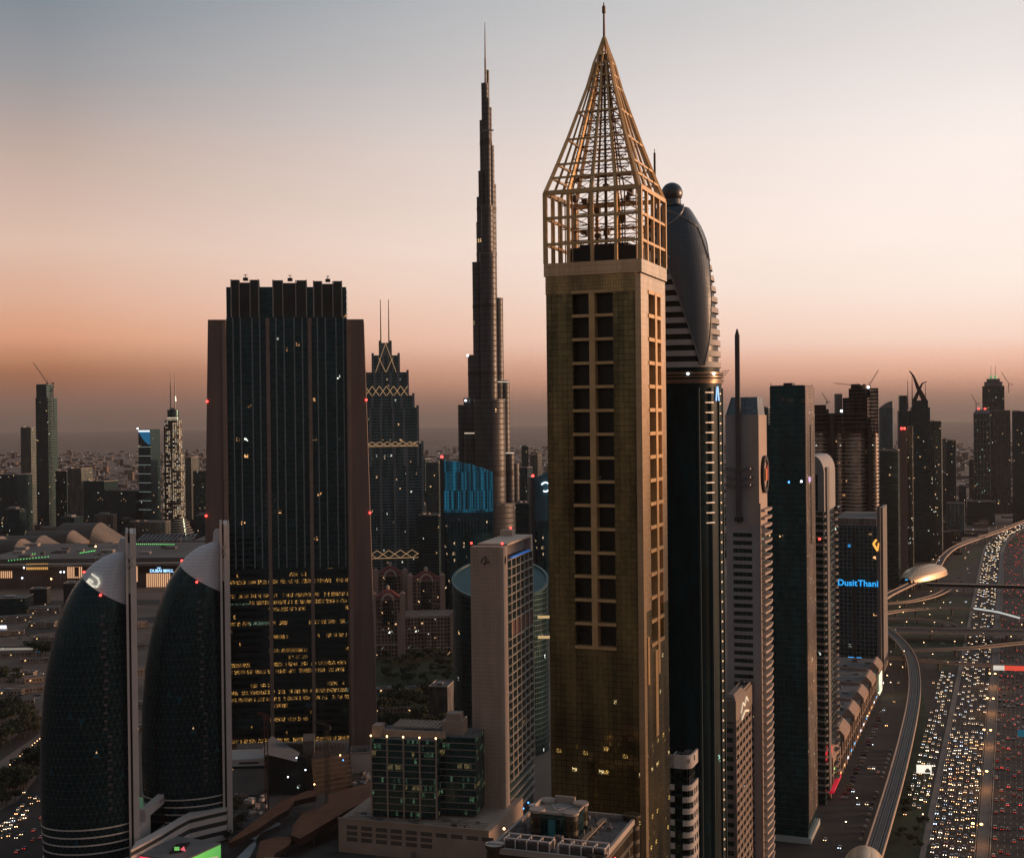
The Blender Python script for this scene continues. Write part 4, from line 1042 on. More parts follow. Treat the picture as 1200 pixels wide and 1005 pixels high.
# ---- towers further down the highway
def far_right():
    gfar = gmat('far_glass', glass=(.02, .024, .028), cw=2.6, ch=3.8, mull=.1, mcol=(.05, .048, .046), lit=.008, es=1.2, span=.3, spancol=(.03, .034, .036), seed=43)
    ab = pmat('brown_concrete', (.17, .11, .095), .85, var=.1)
    # brown slab with a pale glass side
    r, f, z = simple_tower('apartment_tower', 'reddish brown slab tower with red roof lamps, behind the metro station', 1054, 1062.5, 1080, 504, 2050, gfar, b=30, frm=ab, roof=2, fr=None)
    m = MB(); m.box(-.3, f.a * .97, -.8, -.02, 0, z + 1.5); m.build('blank_wall', ab, r)
    m = MB(); m.box(f.a + .1, f.a + 8, 8, 30, 0, z + 6, 0); m.build('glass_wing', gmat('pale_green_glass', glass=(.13, .13, .10), cw=2.2, ch=3.6, mull=.08, mcol=(.05, .05, .04), lit=.05, litcol=(1, .8, .5), metal=.4, rough=.2, seed=47, es=1.2), r)
    for k in (0, 1): m = MB(); m.ball(f.a * (.3 + .4 * k), -1, z + 3, 2.0, n=8, k=6); m.build('warning_lamp', redl, r)
    # horned tower
    D = 2250; q = D / F; c = at(1070, 600, D)
    root = empty('horned_tower', (c.x, c.y, 0), R(-12), label='dark tower crowned with two curved horns and thin spires', cat='tower')
    X = lambda px: (px - 1070) * q; Z = lambda y: zat(1080, y, D)
    m = MB(); m.box(X(1069), X(1090), 0, 30, 0, Z(477), 0); m.build('glass_walls', gfar, root)
    m = MB(); m.box(X(1071), X(1088), 3, 26, Z(477), Z(469), 0); m.build('upper_storeys', gfar, root)
    m = MB(); m.box(X(1054.5), X(1068.9), 8, 30, 0, Z(481), 0); m.box(X(1056), X(1065), 10, 28, Z(481), Z(463), 0); m.build('side_block', gblue, root)
    horn = pmat('horn_steel', (.06, .045, .04), .5, .3)
    def arc(P, w0, w1, nm):
        m = MB(); P = [Vector((X(px), 14, Z(py))) for px, py in P]
        rg = []
        for i, p in enumerate(P):
            t = (P[min(i + 1, len(P) - 1)] - P[max(i - 1, 0)]).normalized(); nrm = Vector((t.z, 0, -t.x)); w_ = w0 + (w1 - w0) * i / (len(P) - 1)
            rg.append([tuple(p + nrm * w_ / 2 + Vector((0, -3, 0))), tuple(p - nrm * w_ / 2 + Vector((0, -3, 0))), tuple(p - nrm * w_ / 2 + Vector((0, 3, 0))), tuple(p + nrm * w_ / 2 + Vector((0, 3, 0)))])
        m.loft(rg, 0, smooth=False); m.build(nm, horn, root)
    arc([(1085, 470), (1081, 461), (1077.5, 454), (1075, 447), (1072.5, 440), (1068, 434)], 9, 1.2, 'horn')
    arc([(1073, 470), (1077, 461), (1079.5, 455), (1082.5, 449), (1087.5, 447)], 7, 1.0, 'horn')
    for px, y in ((1071, 436), (1086, 449), (1066, 445)):
        m = MB(); m.cyl(X(px), 14, Z(480), Z(y), 1.1, n=6, r1=.4); m.build('spire', horn, root)
    simple_tower('apartment_tower', 'slender beige apartment tower right of the horned tower', 1090, 1103, 1108, 494, 2300, gmat('beige_flats', glass=(.03, .03, .032), cw=3.0, ch=3.4, mull=.3, mcol=(.13, .105, .09), lit=.06, es=1.2, litcol=(1, .6, .3), seed=49, tilt=0), roof=2, b=36)
    simple_tower('office_tower', 'small dark blue tower standing alone in the haze right of the beige tower', 1109, 1120, 1122, 516, 2900, gblue, roof=1, b=30)
    simple_tower('office_block', 'low grey-blue block with ribbon windows beyond the metro bend', 1109, 1130, 1133, 590, 2720, gmat('ribbon_blue', glass=(.03, .04, .045), cw=8, ch=4, mull=.15, mcol=(.13, .15, .165), lit=0, span=.4, spancol=(.13, .15, .165)), roof=3, b=30, cat='building')
    # curved top tower behind the construction pair
    r, f, z = simple_tower('office_tower', 'grey-blue tower with a sloping curved top, behind the joined construction towers', 1030, 1046, 1051, 478, 2600, gmat('striped_blue', glass=(.05, .065, .08), cw=3, ch=4, mull=.12, mcol=(.10, .12, .14), lit=0, span=.3, spancol=(.13, .15, .17)), roof=0, b=30)
    m = MB(); n = 8; P = [(0, z)] + [(f.a * k / n, z + 14 * sin(pi / 2 * k / n)) for k in range(1, n + 1)] + [(f.a, z)]
    for yy, rv in ((0, True), (30, False)): pts = [(x, yy, zz) for x, zz in P]; m.face(list(reversed(pts)) if not rv else pts)
    for (x0, z0), (x1, z1) in zip(P, P[1:]): m.face(((x0, 0, z0), (x0, 30, z0), (x1, 30, z1), (x1, 0, z1)))
    m.build('curved_top', steel, r)
    simple_tower('office_block', 'dark squat block below the curved-top tower with a blue lit strip', 1031, 1052, 1056, 528, 1900, gdark, roof=4, b=40, cat='building')
    simple_tower('apartment_tower', 'pale narrow tower half hidden behind the left edge of the dark green tower', 893, 900, 903, 478, 1500, gblue, roof=1, b=14)
    # emirates-like group at the right edge
    r, f, z = simple_tower('apartment_tower', 'teal banded tower with two red roof lamps and clipped corners near the right edge', 1141, 1160, 1164, 484, 3150, gteal, roof=0, b=34, fr=dict(bw=8, fh=15.2, pw=1.2, sw=1.4, dep=.8), frm=steel)
    m = MB(); m.prism([(0, 0), (f.a, 0), (f.a, 34), (0, 34)], z, z + 9, 0, P1=[(5, 4), (f.a - 5, 4), (f.a - 5, 30), (5, 30)]); m.build('roof_cap', steel, r)
    for k in (0, 1): m = MB(); m.ball(f.a * (.3 + .4 * k), 8, z + 11, 2.6, n=8, k=6); m.build('warning_lamp', redl, r)
    r, f, z = simple_tower('hotel_tower', 'dark stepped tower topped with twin green-lit masts, at the right edge', 1151, 1177, 1182, 452, 3500, gmat('grey_tower_glass', glass=(.035, .038, .042), cw=2.6, ch=4, mull=.1, mcol=(.06, .055, .05), lit=.008, es=1.3, seed=53), roof=0, b=44)
    for dz_, s in ((6, .82), (14, .6)):
        m = MB(); m.box(f.a * (1 - s) / 2, f.a * (1 + s) / 2, 5, 36, z + .01 + (dz_ - 6), z + dz_ + 6); m.build('stepped_crown', steel, r)
    for k in (0, 1):
        m = MB(); x = f.a * (.4 + .2 * k); m.cyl(x, 18, z + 20, z + 58, .9, n=6, r1=.3); m.build('roof_mast', darkm, r)
        m = MB(); m.loft([[(x + rr * cos(pi * i / 4), 18 + rr * sin(pi * i / 4), z + 20 + h_) for i in range(8)] for h_, rr in ((0, 4), (6, 3.6), (11, .8))], 0); m.build('mast_dome', emat('dome_green', (.35, .7, .35), .35), r)
    simple_tower('office_tower', 'tall brown-grey tower with vertical ribs right of the teal banded tower', 1164, 1184, 1188, 481, 3300, gmat('ribbed_grey', glass=(.03, .03, .03), cw=4, ch=4, mull=.22, mcol=(.085, .07, .062), lit=.01, es=1.3, seed=57), roof=2, b=40)
    simple_tower('office_tower', 'dark tower cut by the right edge of the view', 1186, 1215, 1222, 482, 3000, gfar, roof=3, b=40)
    simple_tower('office_block', 'low dark podium block at the foot of the right-edge towers', 1133, 1166, 1180, 588, 2950, gfar, roof=3, b=40, cat='building')
    p = at(1144, 474, 3560); tower_crane(p.x, p.y, p.z - 25, 25, 30, R(140), R(62), 'distant crane beside the roof of the teal banded tower', w_=2.2)
    p = at(1182, 452, 3560); tower_crane(p.x, p.y, p.z - 20, 22, 40, R(130), R(58), 'distant crane right of the twin green-lit masts', w_=2.2)
far_right()

# unseen tower added past the right edge to shade the gold tower's lower half
simple_tower('office_tower', 'plain unseen tower past the right edge of the view, added to shade the gold tower', 1830, 1925, 1990, 478, 392, gdark, b=50, roof=2)
# ---------------------------------------------------------------- the stepped needle skyscraper on the skyline
def mega_tower():
    D = 1844; q = D / F
    c = at(573, 500, D); xo = 573
    root = empty('skyscraper', (c.x, c.y, 0), 0, label='very tall stepped needle skyscraper of clustered tubes, alone against the sky', cat='tower')
    roll = ROLL
    Z = lambda y: zat(573, y, D)
    X = lambda px, y: (px - xo - (y - 500) * roll) * q
    gl = gmat('silver_tube', glass=(.040, .042, .050), cw=2.6, ch=7.4, mull=.14, mcol=(.022, .025, .03), metal=.4, rough=.48, lit=.002, tilt=.03, span=.18, spancol=(.03, .03, .034), var=.35, seed=61, es=1.5)
    bandm = pmat('mech_band', (.03, .025, .025), .5, .3)
    tubes = [(564.0, 572.2, 100, 0), (568, 573.2, 84, 3), (568.3, 573.8, 118, -5), (569.6, 576.2, 128, 2), (562, 568.8, 143, 2), (567.4, 575, 156, -9), (570.4, 579, 173, 0), (560.6, 569, 203, -2),
             (571, 581.3, 218, 3), (558.6, 567, 233, 1), (564, 578, 245, -14), (558, 568, 262, 6), (562, 581.5, 300, -16), (553.6, 566, 310, -6), (574, 589.5, 352, -6), (548.3, 562, 418, -4), (583.8, 597, 448, -4),
             (543.2, 556, 468, 4), (536.5, 549, 476, 6), (590, 602.5, 532, -6), (556, 592, 470, -22), (597, 608.5, 545, 4), (544.5, 562, 507, -12), (536, 606, 590, -8)]
    for x0, x1, y, dp in tubes:
        r = (x1 - x0) / 2 * q; xc = X((x0 + x1) / 2, y); zt = Z(y)
        m = MB(); n = 20
        m.loft([[(xc + r * cos(2 * pi * i / n), dp + r * sin(2 * pi * i / n) * .9, z) for i in range(n)] for z in (0, zt)], 0)
        rr = r * .92
        m.build('tube', gl, root)
        m = MB(); m.loft([[(xc + s * cos(2 * pi * i / n), dp + s * sin(2 * pi * i / n) * .9, z) for i in range(n)] for z, s in ((zt + .01, r * 1.03), (zt + 2.6, r * 1.03), (zt + 2.6, r * .8))], 0, smooth=False); m.build('tube_crown', pmat('crown_grey', (.10, .10, .11), .5, .3), root)
        for yb in (170, 247, 300, 362, 440, 556):
            if yb > y + 12:
                zb = Z(yb); m = MB(); m.loft([[(xc + (r + .25) * cos(2 * pi * i / n), dp + (r + .25) * sin(2 * pi * i / n) * .9, z) for i in range(n)] for z in (zb, zb + 5.5)], 0, cap=False); m.build('mechanical_band', bandm, root)
    m = MB(); xs = X(568.6, 60)
    m.cyl(xs, 0, Z(101), Z(68), 1.7, n=10, r1=1.3); m.cyl(xs, 0, Z(68), Z(40), 1.1, n=10, r1=.7); m.cyl(xs, 0, Z(40), Z(26), .7, n=8, r1=.35)
    m.build('spire', pmat('spire_silver', (.25, .24, .24), .35, .7), root)
    for px, y in ((548.5, 418.5), (546, 471)):
        m = MB(); m.ball(X(px, y), -8, Z(y) + 2.5, 1.5, n=8, k=6); m.build('white_light', whitel, root)
    for x0, x1, y in ((544.8, 557, 507.5), (591, 602.5, 531), (598.5, 609, 594), (583.5, 596.5, 448.5)):
        m = MB(); m.box(X(x0, y), X(x1, y), -22, -20, Z(y), Z(y) + 1.2); m.build('terrace_light', emat('terrace_glow', (1, .8, .6), .7), root)
    p = X(569.5, 500); m = MB(); m.box(p, p + 16, -24, -23.5, Z(158) , Z(158) + 2); m.build('window_gantry', steel, root)
mega_tower()

# ---- twin-masted stepped tower
def masted_tower():
    D = 1760; q = D / F; xo = 453; c = at(453, 560, D)
    root = empty('stepped_tower', (c.x, c.y, 0), R(8), label='blue-grey stepped tower with two thin masts and lit zigzag bands', cat='tower')
    Z = lambda y: zat(453, y, D)
    gl = gmat('striped_flats', glass=(.035, .06, .07), cw=2.2, ch=4.1, mull=.16, mcol=(.09, .115, .125), lit=.03, es=1.4, litcol=(1, .6, .3), span=.34, spancol=(.10, .125, .135), seed=63, rough=.25)
    pr = pmat('pier_blue', (.12, .15, .165), .6)
    gold = emat('zigzag_light', (1, .58, .30), .28)
    tiers = [(40, 519), (35, 478), (30.5, 464), (24.5, 437), (15, 417), (6.2, 402)]
    zprev = 0
    for hw, y in tiers:
        w_ = hw * q; z = Z(y); m = MB(); d = min(w_, 40)
        m.box(-w_, w_, -d, d, zprev, z, 0); m.build('tier', gl, root)
        m = MB()
        for s in (-1, -.55, -.2, .2, .55, 1): m.box(s * w_ - 1.6, s * w_ + 1.6, -d - 1.3, -d - .01, max(zprev - 30, 0) if zprev else 0, z + (3 if abs(s) == 1 else 0))
        m.build('tier_piers', pr, root)
        zprev = z + .01
    for px in (448.2, 457.6):
        m = MB(); m.cyl((px - xo) * q, 0, Z(402), Z(351), .9, n=6, r1=.45); m.build('mast', darkm, root)
    def zig(y0, y1, hw, d, n):
        m = MB(); z0, z1 = Z(y0), Z(y1); w_ = hw * q; s = 2 * w_ / n
        for k in range(n):
            x = -w_ + k * s
            m.bar((x, -d, z0), (x + s, -d, z1), .8); m.bar((x, -d, z1), (x + s, -d, z0), .8)
        m.bar((-w_, -d, z0), (w_, -d, z0), .8); m.build('zigzag_band', gold, root)
    zig(464.5, 453, 24.5, 28.6 + 1.5, 6); zig(522, 517, 35, 41.6, 8); zig(650, 641, 40, 41.6, 6)
    m = MB(); d = 17.6 + 1.6
    for s in (-1, 1): m.bar((0, -d, Z(403)), (s * 12 * q, -d, Z(437)), .7); m.bar((s * 8 * q, -d, Z(420)), (0, -d, Z(437)), .7)
    m.build('crown_tracery', gold, root)
masted_tower()

# ---- blue-lit curved office towers
def blue_wash():
    if 'blue_wash' in MAT: return MAT['blue_wash']
    m = pmat('blue_wash', (.02, .08, .12), .3, var=0); nt = m.node_tree; b = nt.nodes['Principled BSDF']
    uv = nn(nt, 'ShaderNodeUVMap'); uv.uv_map = 'UVMap'; sp = nn(nt, 'ShaderNodeSeparateXYZ'); nt.links.new(uv.outputs[0], sp.inputs[0])
    cb = nn(nt, 'ShaderNodeCombineXYZ'); nt.links.new(M(nt, 'FLOOR', M(nt, 'DIVIDE', sp.outputs[0], 1.25)), cb.inputs[0]); nt.links.new(M(nt, 'FLOOR', M(nt, 'DIVIDE', sp.outputs[1], 22)), cb.inputs[1])
    wn = nn(nt, 'ShaderNodeTexWhiteNoise'); nt.links.new(cb.outputs[0], wn.inputs[0])
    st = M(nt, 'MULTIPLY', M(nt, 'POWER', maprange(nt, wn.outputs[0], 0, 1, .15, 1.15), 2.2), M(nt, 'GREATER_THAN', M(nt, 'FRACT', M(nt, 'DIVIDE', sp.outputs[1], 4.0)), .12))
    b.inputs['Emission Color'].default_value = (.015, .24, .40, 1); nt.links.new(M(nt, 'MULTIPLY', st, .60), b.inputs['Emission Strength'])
    m.cycles.emission_sampling = 'NONE'
    return m
def blue_tower(name_label, xl, xr, yl, yr, D, logo=None):
    q = D / F; c = at(xl, 640, D); w_ = (xr - xl) * q; dep = 38
    root = empty('office_tower', (c.x, c.y, 0), R(4), label=name_label, cat='tower')
    z0, z1, zb = zat(xl, yl, D), zat(xr, yr, D), zat(xl, 600, D)
    fl = MB(); n = 12
    def edge(t): return (t * w_, -9 * sin(pi * t), z0 + (z1 - z0) * t + 3 * sin(pi * t))
    E = [edge(k / n) for k in range(n + 1)]
    m = MB()
    P = [(x, y) for x, y, z in E] + [(w_, dep), (0, dep)]
    m.prism(P, 0, zb, 0); m.build('lower_storeys', gmat('navy_glass', glass=(.02, .075, .088), cw=1.9, ch=4, mull=.09, mcol=(.03, .065, .069), lit=.02, es=1.3, litcol=(1, .7, .4), seed=71), root)
    m = MB(); u = 0
    for a_, b_ in zip(E, E[1:]):
        m.quad((a_[0], a_[1], zb + .01), (b_[0], b_[1], zb + .01), b_, a_, 0, u); u += math.dist(a_[:2], b_[:2])
    m.face([E[0], *[(x, y, z) for x, y, z in E[1:]], (w_, dep, z1 - 6), (0, dep, z0 - 6)]); 
    m.quad((w_, E[-1][1], zb), (w_, dep, zb), (w_, dep, z1 - 6), E[-1]); m.quad((0, dep, zb), (0, 0, zb), E[0], (0, dep, z0 - 6)); m.quad((w_, dep, zb), (0, dep, zb), (0, dep, z0 - 6), (w_, dep, z1 - 6))
    m.build('lit_screen_wall', blue_wash(), root)
    k = 0
    m = MB()
    while k <= 46:
        t = k / 46; x, y, z = edge(t); m.box(x - .3, x + .3, y - 1.6, y - .02, zb - (10 if k % 3 else 24), z - .3); k += 1
    m.build('screen_fins', pmat('fin_blue', (.05, .16, .22), .35, .3), root)
    m = MB(); m.box(-4, -.02, -3, dep, 0, z0 + 2); m.build('side_blade', pmat('blade_navy', (.02, .035, .045), .4), root)
    m = MB(); m.ball(-2, -3, z0 + 4, 1.7, n=8, k=6); m.build('warning_lamp', redl, root)
    if logo:
        m = MB(); x0, z_, r = w_ * .52, zat(xl, 570, D), 5.2 * q
        for k in range(15):
            t0, t1 = R(-120 + k * 18), R(-120 + (k + 1) * 18)
            m.bar((x0 + r * cos(t0), -11.5, z_ + r * sin(t0)), (x0 + r * cos(t1), -11.5, z_ + r * sin(t1)), 1.5, 1.8, up=(0, 1, 0))
        m.build('ring_logo', emat('logo_pale', (.9, .95, 1), 1.8), root)
    return root
blue_tower('curved office tower washed in blue light, standing before the stepped needle skyscraper', 521, 578.5, 539, 553, 1500)
blue_tower('blue-lit office tower with a glowing ring logo, half behind the gold tower', 627, 650, 561, 553, 1560, logo=True)

# ---- concrete hotel slab with gridded side
def gridded_slab():
    D = 788; th = R(-15); q = D / F; f = Fit(551, 589, 628, 640, D, th); a, b = f.a, min(f.b, 74)
    Z = lambda y: zat(589, y, D); z = Z(641); 
    root = empty('hotel_slab', f.o, th, label='pale concrete slab tower with blank front and gridded side, two red lamps on top', cat='tower')
    st = gmat('blank_stone_panel', glass=(.50, .355, .275), cw=2.4, ch=2.4, mull=.04, mcol=(.20, .145, .115), lit=0, rough=.7, ior=1.4, tilt=.004, var=.1, mott=.08)
    m = MB(); m.box(0, a - 1.6, 0, 9, 0, z, 0); m.box(0, a * .7, 9, b, 0, z - 7, 0); m.build('stone_wall', st, root)
    sm = pmat('slab_edge', (.52, .40, .32), .7, var=.06)
    m = MB(); m.box(a - 1.6, a + .4, -.3, 9.2, 0, z + .01); m.build('corner_edge', sm, root)
    zg = Z(658)
    m = MB(); m.box(a * .7, a - .8, 9, b, 0, zg, 0, top=1); m.build('glass_side', [gmat('side_glass', glass=(.012, .03, .03), cw=2.4, ch=3.7, mull=.1, mcol=(.03, .05, .05), lit=.012, es=1.6, seed=73), roofm], root)
    m = MB()
    y0 = 19
    for k in range(6):
        y = y0 + (b - y0) * k / 5; m.box(a - .8, a + .5, y - .55, y + .55, Z(925), zg)
    k = 0; zz = zg
    while zz > 6:
        if not (Z(745) < zz < Z(738)): m.box(a - .8, a + .8, 9.3, b, zz - .5, zz)
        zz -= 5.55; k += 1
    m.build('window_grid', pmat('grid_stone', (.36, .32, .27), .7), root)
    for k in range(5):
        y = y0 + (b - y0) * (k + .5) / 5; m = MB(); m.box(a - .79, a - .3, y - 5, y + 5, Z(752), Z(735)); m.build('red_louvres', pmat('louvre_brown', (.10, .045, .035), .6), root)
    # sloping roof canopy and its far upright
    m = MB(); m.prism([(a * .1, 9.3), (a + .4, 9.3), (a + .4, b), (a * .1, b)], z - .01, z + 1.2, 0, P1=None); m.build('roof_canopy', sm, root)
    m = MB(); m.box(a - 4, a + .4, b - 5, b, zg, z); m.box(a * .1, a * .5, b - 12, b - 6, z + 1.21, z + 5); m.build('roof_upright', sm, root)
    m = MB(); m.box(a * .2, a - 3, 12, b - 8, z - 7, z - .02); m.build('roof_room', concd, root)
    m = MB(); m.box(a - .7, a + .9, 20, b - 8, zg + .1, zg + .8); m.build('blue_strip', emat('strip_blue', (.02, .22, .8), .28), root)
    for x, y in ((.6, .6), (a - .5, .8), (a * .4, b - 8)):
        m = MB(); m.ball(x, y, z + 2.2 + (4 if y > 9 else 0), .75, n=8, k=6); m.build('warning_lamp', redl, root)
    for k in range(3):
        m = MB(); y = y0 + 8 + k * 13; m.ball(a + .9, y, Z(975) + 3, .6, n=8, k=6); m.build('blue_lamp', bluel, root)
    # dark scroll emblem on the blank wall, near the top
    m = MB(); cx, cz = a * .46, Z(657)
    C1 = [(-3, -1.5), (-2, 1), (0, 2.2), (1, 1), (0, -1), (-1.2, -2.4), (.2, -2), (2, -.2), (3.4, -1.4)]
    for p, r in zip(C1, C1[1:]): m.bar((cx + p[0] * .9, -.2, cz + p[1] * 1.1), (cx + r[0] * .9, -.2, cz + r[1] * 1.1), .38, .6, up=(0, 1, 0))
    m.build('scroll_emblem', darkm, root)
    m = MB()
    for p, r in zip(C1[:5], C1[1:6]): m.bar((a + .55, 4.5 + p[0] * .7, cz + p[1]), (a + .55, 4.5 + r[0] * .7, cz + r[1]), .4, .5, up=(1, 0, 0))
    m.build('scroll_emblem', darkm, root)
gridded_slab()

# ---- round tower with slanted roof behind it
def round_tower():
    D = 1010; q = D / F; c = at(586, 678, D); root = empty('round_tower', (c.x, c.y, 0), 0, label='round dark glass tower with a slanted oval teal roof, behind the concrete slab', cat='tower')
    r = 56 * q; zc = zat(585, 678, D); n = 48; k = .30
    m = MB(); m.loft([[(r * cos(2 * pi * i / n), r * sin(2 * pi * i / n), 0) for i in range(n)], [(r * cos(2 * pi * i / n), r * sin(2 * pi * i / n), zc + k * r * sin(2 * pi * i / n)) for i in range(n)]], 0, cap=False)
    m.build('curved_glass_wall', gmat('round_glass', glass=(.012, .03, .034), cw=2.0, ch=4, mull=.08, mcol=(.022, .04, .042), lit=.015, es=1.5, seed=77, span=.1, spancol=(.012, .024, .026)), root)
    m = MB(); m.face([(r * .97 * cos(2 * pi * i / n), r * .97 * sin(2 * pi * i / n), zc - .8 + k * r * sin(2 * pi * i / n)) for i in range(n)]); m.build('slanted_roof', pmat('roof_teal', (.035, .11, .12), .5), root)
    m = MB()
    rg = lambda rr, dz_: [(rr * cos(2 * pi * i / n), rr * sin(2 * pi * i / n), zc + dz_ + k * r * sin(2 * pi * i / n)) for i in range(n)]
    m.loft([rg(r * 1.005, -2), rg(r * 1.02, .5), rg(r * .965, .5), rg(r * .965, -1)], 0, cap=False, smooth=False); m.build('roof_rim', pmat('rim_teal', (.05, .11, .12), .4), root)
    m = MB()
    for y, w_ in ((715, 9), (738, 12)): m.box(43 * q, 43 * q + w_, -r * .72, -r * .7, zat(635, y + 3, D), zat(635, y, D))
    m.build('lit_storey', emat('storey_glow', (1, .65, .3), .5), root)
round_tower()

# ---- green glass office building and its podium
def green_office():
    D = 765; f = Fit(435, 511, 530, 868, D, R(-12), b=34); a, b = f.a, f.b; z = zat(511, 868, D); th = f.th
    root = empty('office_building', f.o, th, label='green glass office building lit by lamps on its roof edge, set on a stone podium', cat='building')
    gl = gmat('green_office_glass', glass=(.018, .06, .05), cw=1.5, ch=4.0, mull=.07, mcol=(.03, .06, .05), lit=.20, es=.22, litcol=(.45, .9, .5), lit2=(1, .75, .3), seed=79, grain=2.2, blk=7, span=.2, spancol=(.02, .04, .035), var=.5)
    zb = 21
    m = MB(); m.box(0, a, 0, b, zb, z, 0, top=1); m.build('glass_walls', [gl, roofm], root)
    m = MB(); wr = 22; m.box(a + .01, a + wr, 9, b, zb, z + .5, 0, top=1); m.build('right_wing', [gl, roofm], root)
    st = pmat('office_stone', (.38, .285, .225), .75)
    for k in range(5):
        x = a * k / 4; m = MB(); m.box(x - .45, x + .45, -.8, -.02, zb - 2, z + 1); m.build('pier', st, root)
        m = MB(); m.ball(x, -.6, z + 1.8, .55, n=8, k=6); m.build('roof_lamp', warml, root)
    m = MB(); zz = zb + 3.2
    while zz < z: m.box(0, a, -.3, -.03, zz, zz + .35); m.box(a + .02, a + wr, 8.7, 8.97, zz, zz + .35); zz += 4
    m.build('floor_lines', st, root)
    m = MB(); m.box(0, a + 4, 6, 8, z + .01, z + 4); m.box(-.5, 5, 3, 12, z + .01, z + 7); m.box(a, a + 13, 14, 26, z + .51, z + 9); m.box(a + 2, a + 11, 16, 24, z + 9, z + 13); m.build('roof_rooms', st, root)
    m = MB(); m.box(10, a - 1, 12, 30, z + 4.5, z + 5)
    for k in range(12): x = 10 + (a - 11) * k / 11; m.box(x - .2, x + .2, 12, 30, z + 5.01, z + 5.6)
    for k in range(4): m.cyl(12 + k * (a - 15) / 3, 13, z, z + 4.5, .3, n=6)
    m.build('roof_pergola', st, root)
    f2 = Fit(397, 573, 590, 1000, 742, R(-17), b=70); a2, b2 = f2.a, f2.b; z2 = 19.5
    r2 = empty('podium', (f2.o.x, f2.o.y, 0), f2.th, label='long low stone podium with rows of shuttered openings below the green office building', cat='building')
    m = MB(); m.box(0, a2, 0, b2, 0, z2, 0); m.build('stone_wall', st, r2)
    m = MB(); m.box(-.3, a2 + .3, -.3, .6, z2 + .01, z2 + 1.4); m.build('parapet', st, r2)
    for row in range(3):
        for k in range(10):
            if row and k > 5: continue
            x = a2 * (k + .35) / 10 + 2; m = MB(); m.box(x, x + a2 * .075, -.12, -.02, z2 - 5.2 - row * 3.6, z2 - 2.8 - row * 3.6); m.build('shuttered_opening', pmat('shutter_grey', (.10, .085, .075), .8), r2)
    rp = random.Random(21)
    for k in range(26):
        x, y, w_ = rp.uniform(3, a2 - 6), rp.uniform(2, 16), rp.uniform(.8, 4); m = MB(); m.box(x, x + w_, y, y + w_ * .6, z2, z2 + rp.uniform(.4, 2)); m.build('roof_unit', [steel, concd, roofm, conc][k % 4], r2)
    m = MB()
    for k in range(5): m.box(4, a2 - 4, 3 + k * 3.1, 3.2 + k * 3.1, z2 + .01, z2 + .25)
    m.build('roof_pipes', steel, r2)
    m = MB(); m.box(a2 * .5, a2 * .53, -3, -2.4, 0, 5); m.build('gate_post', concd, r2)
green_office()

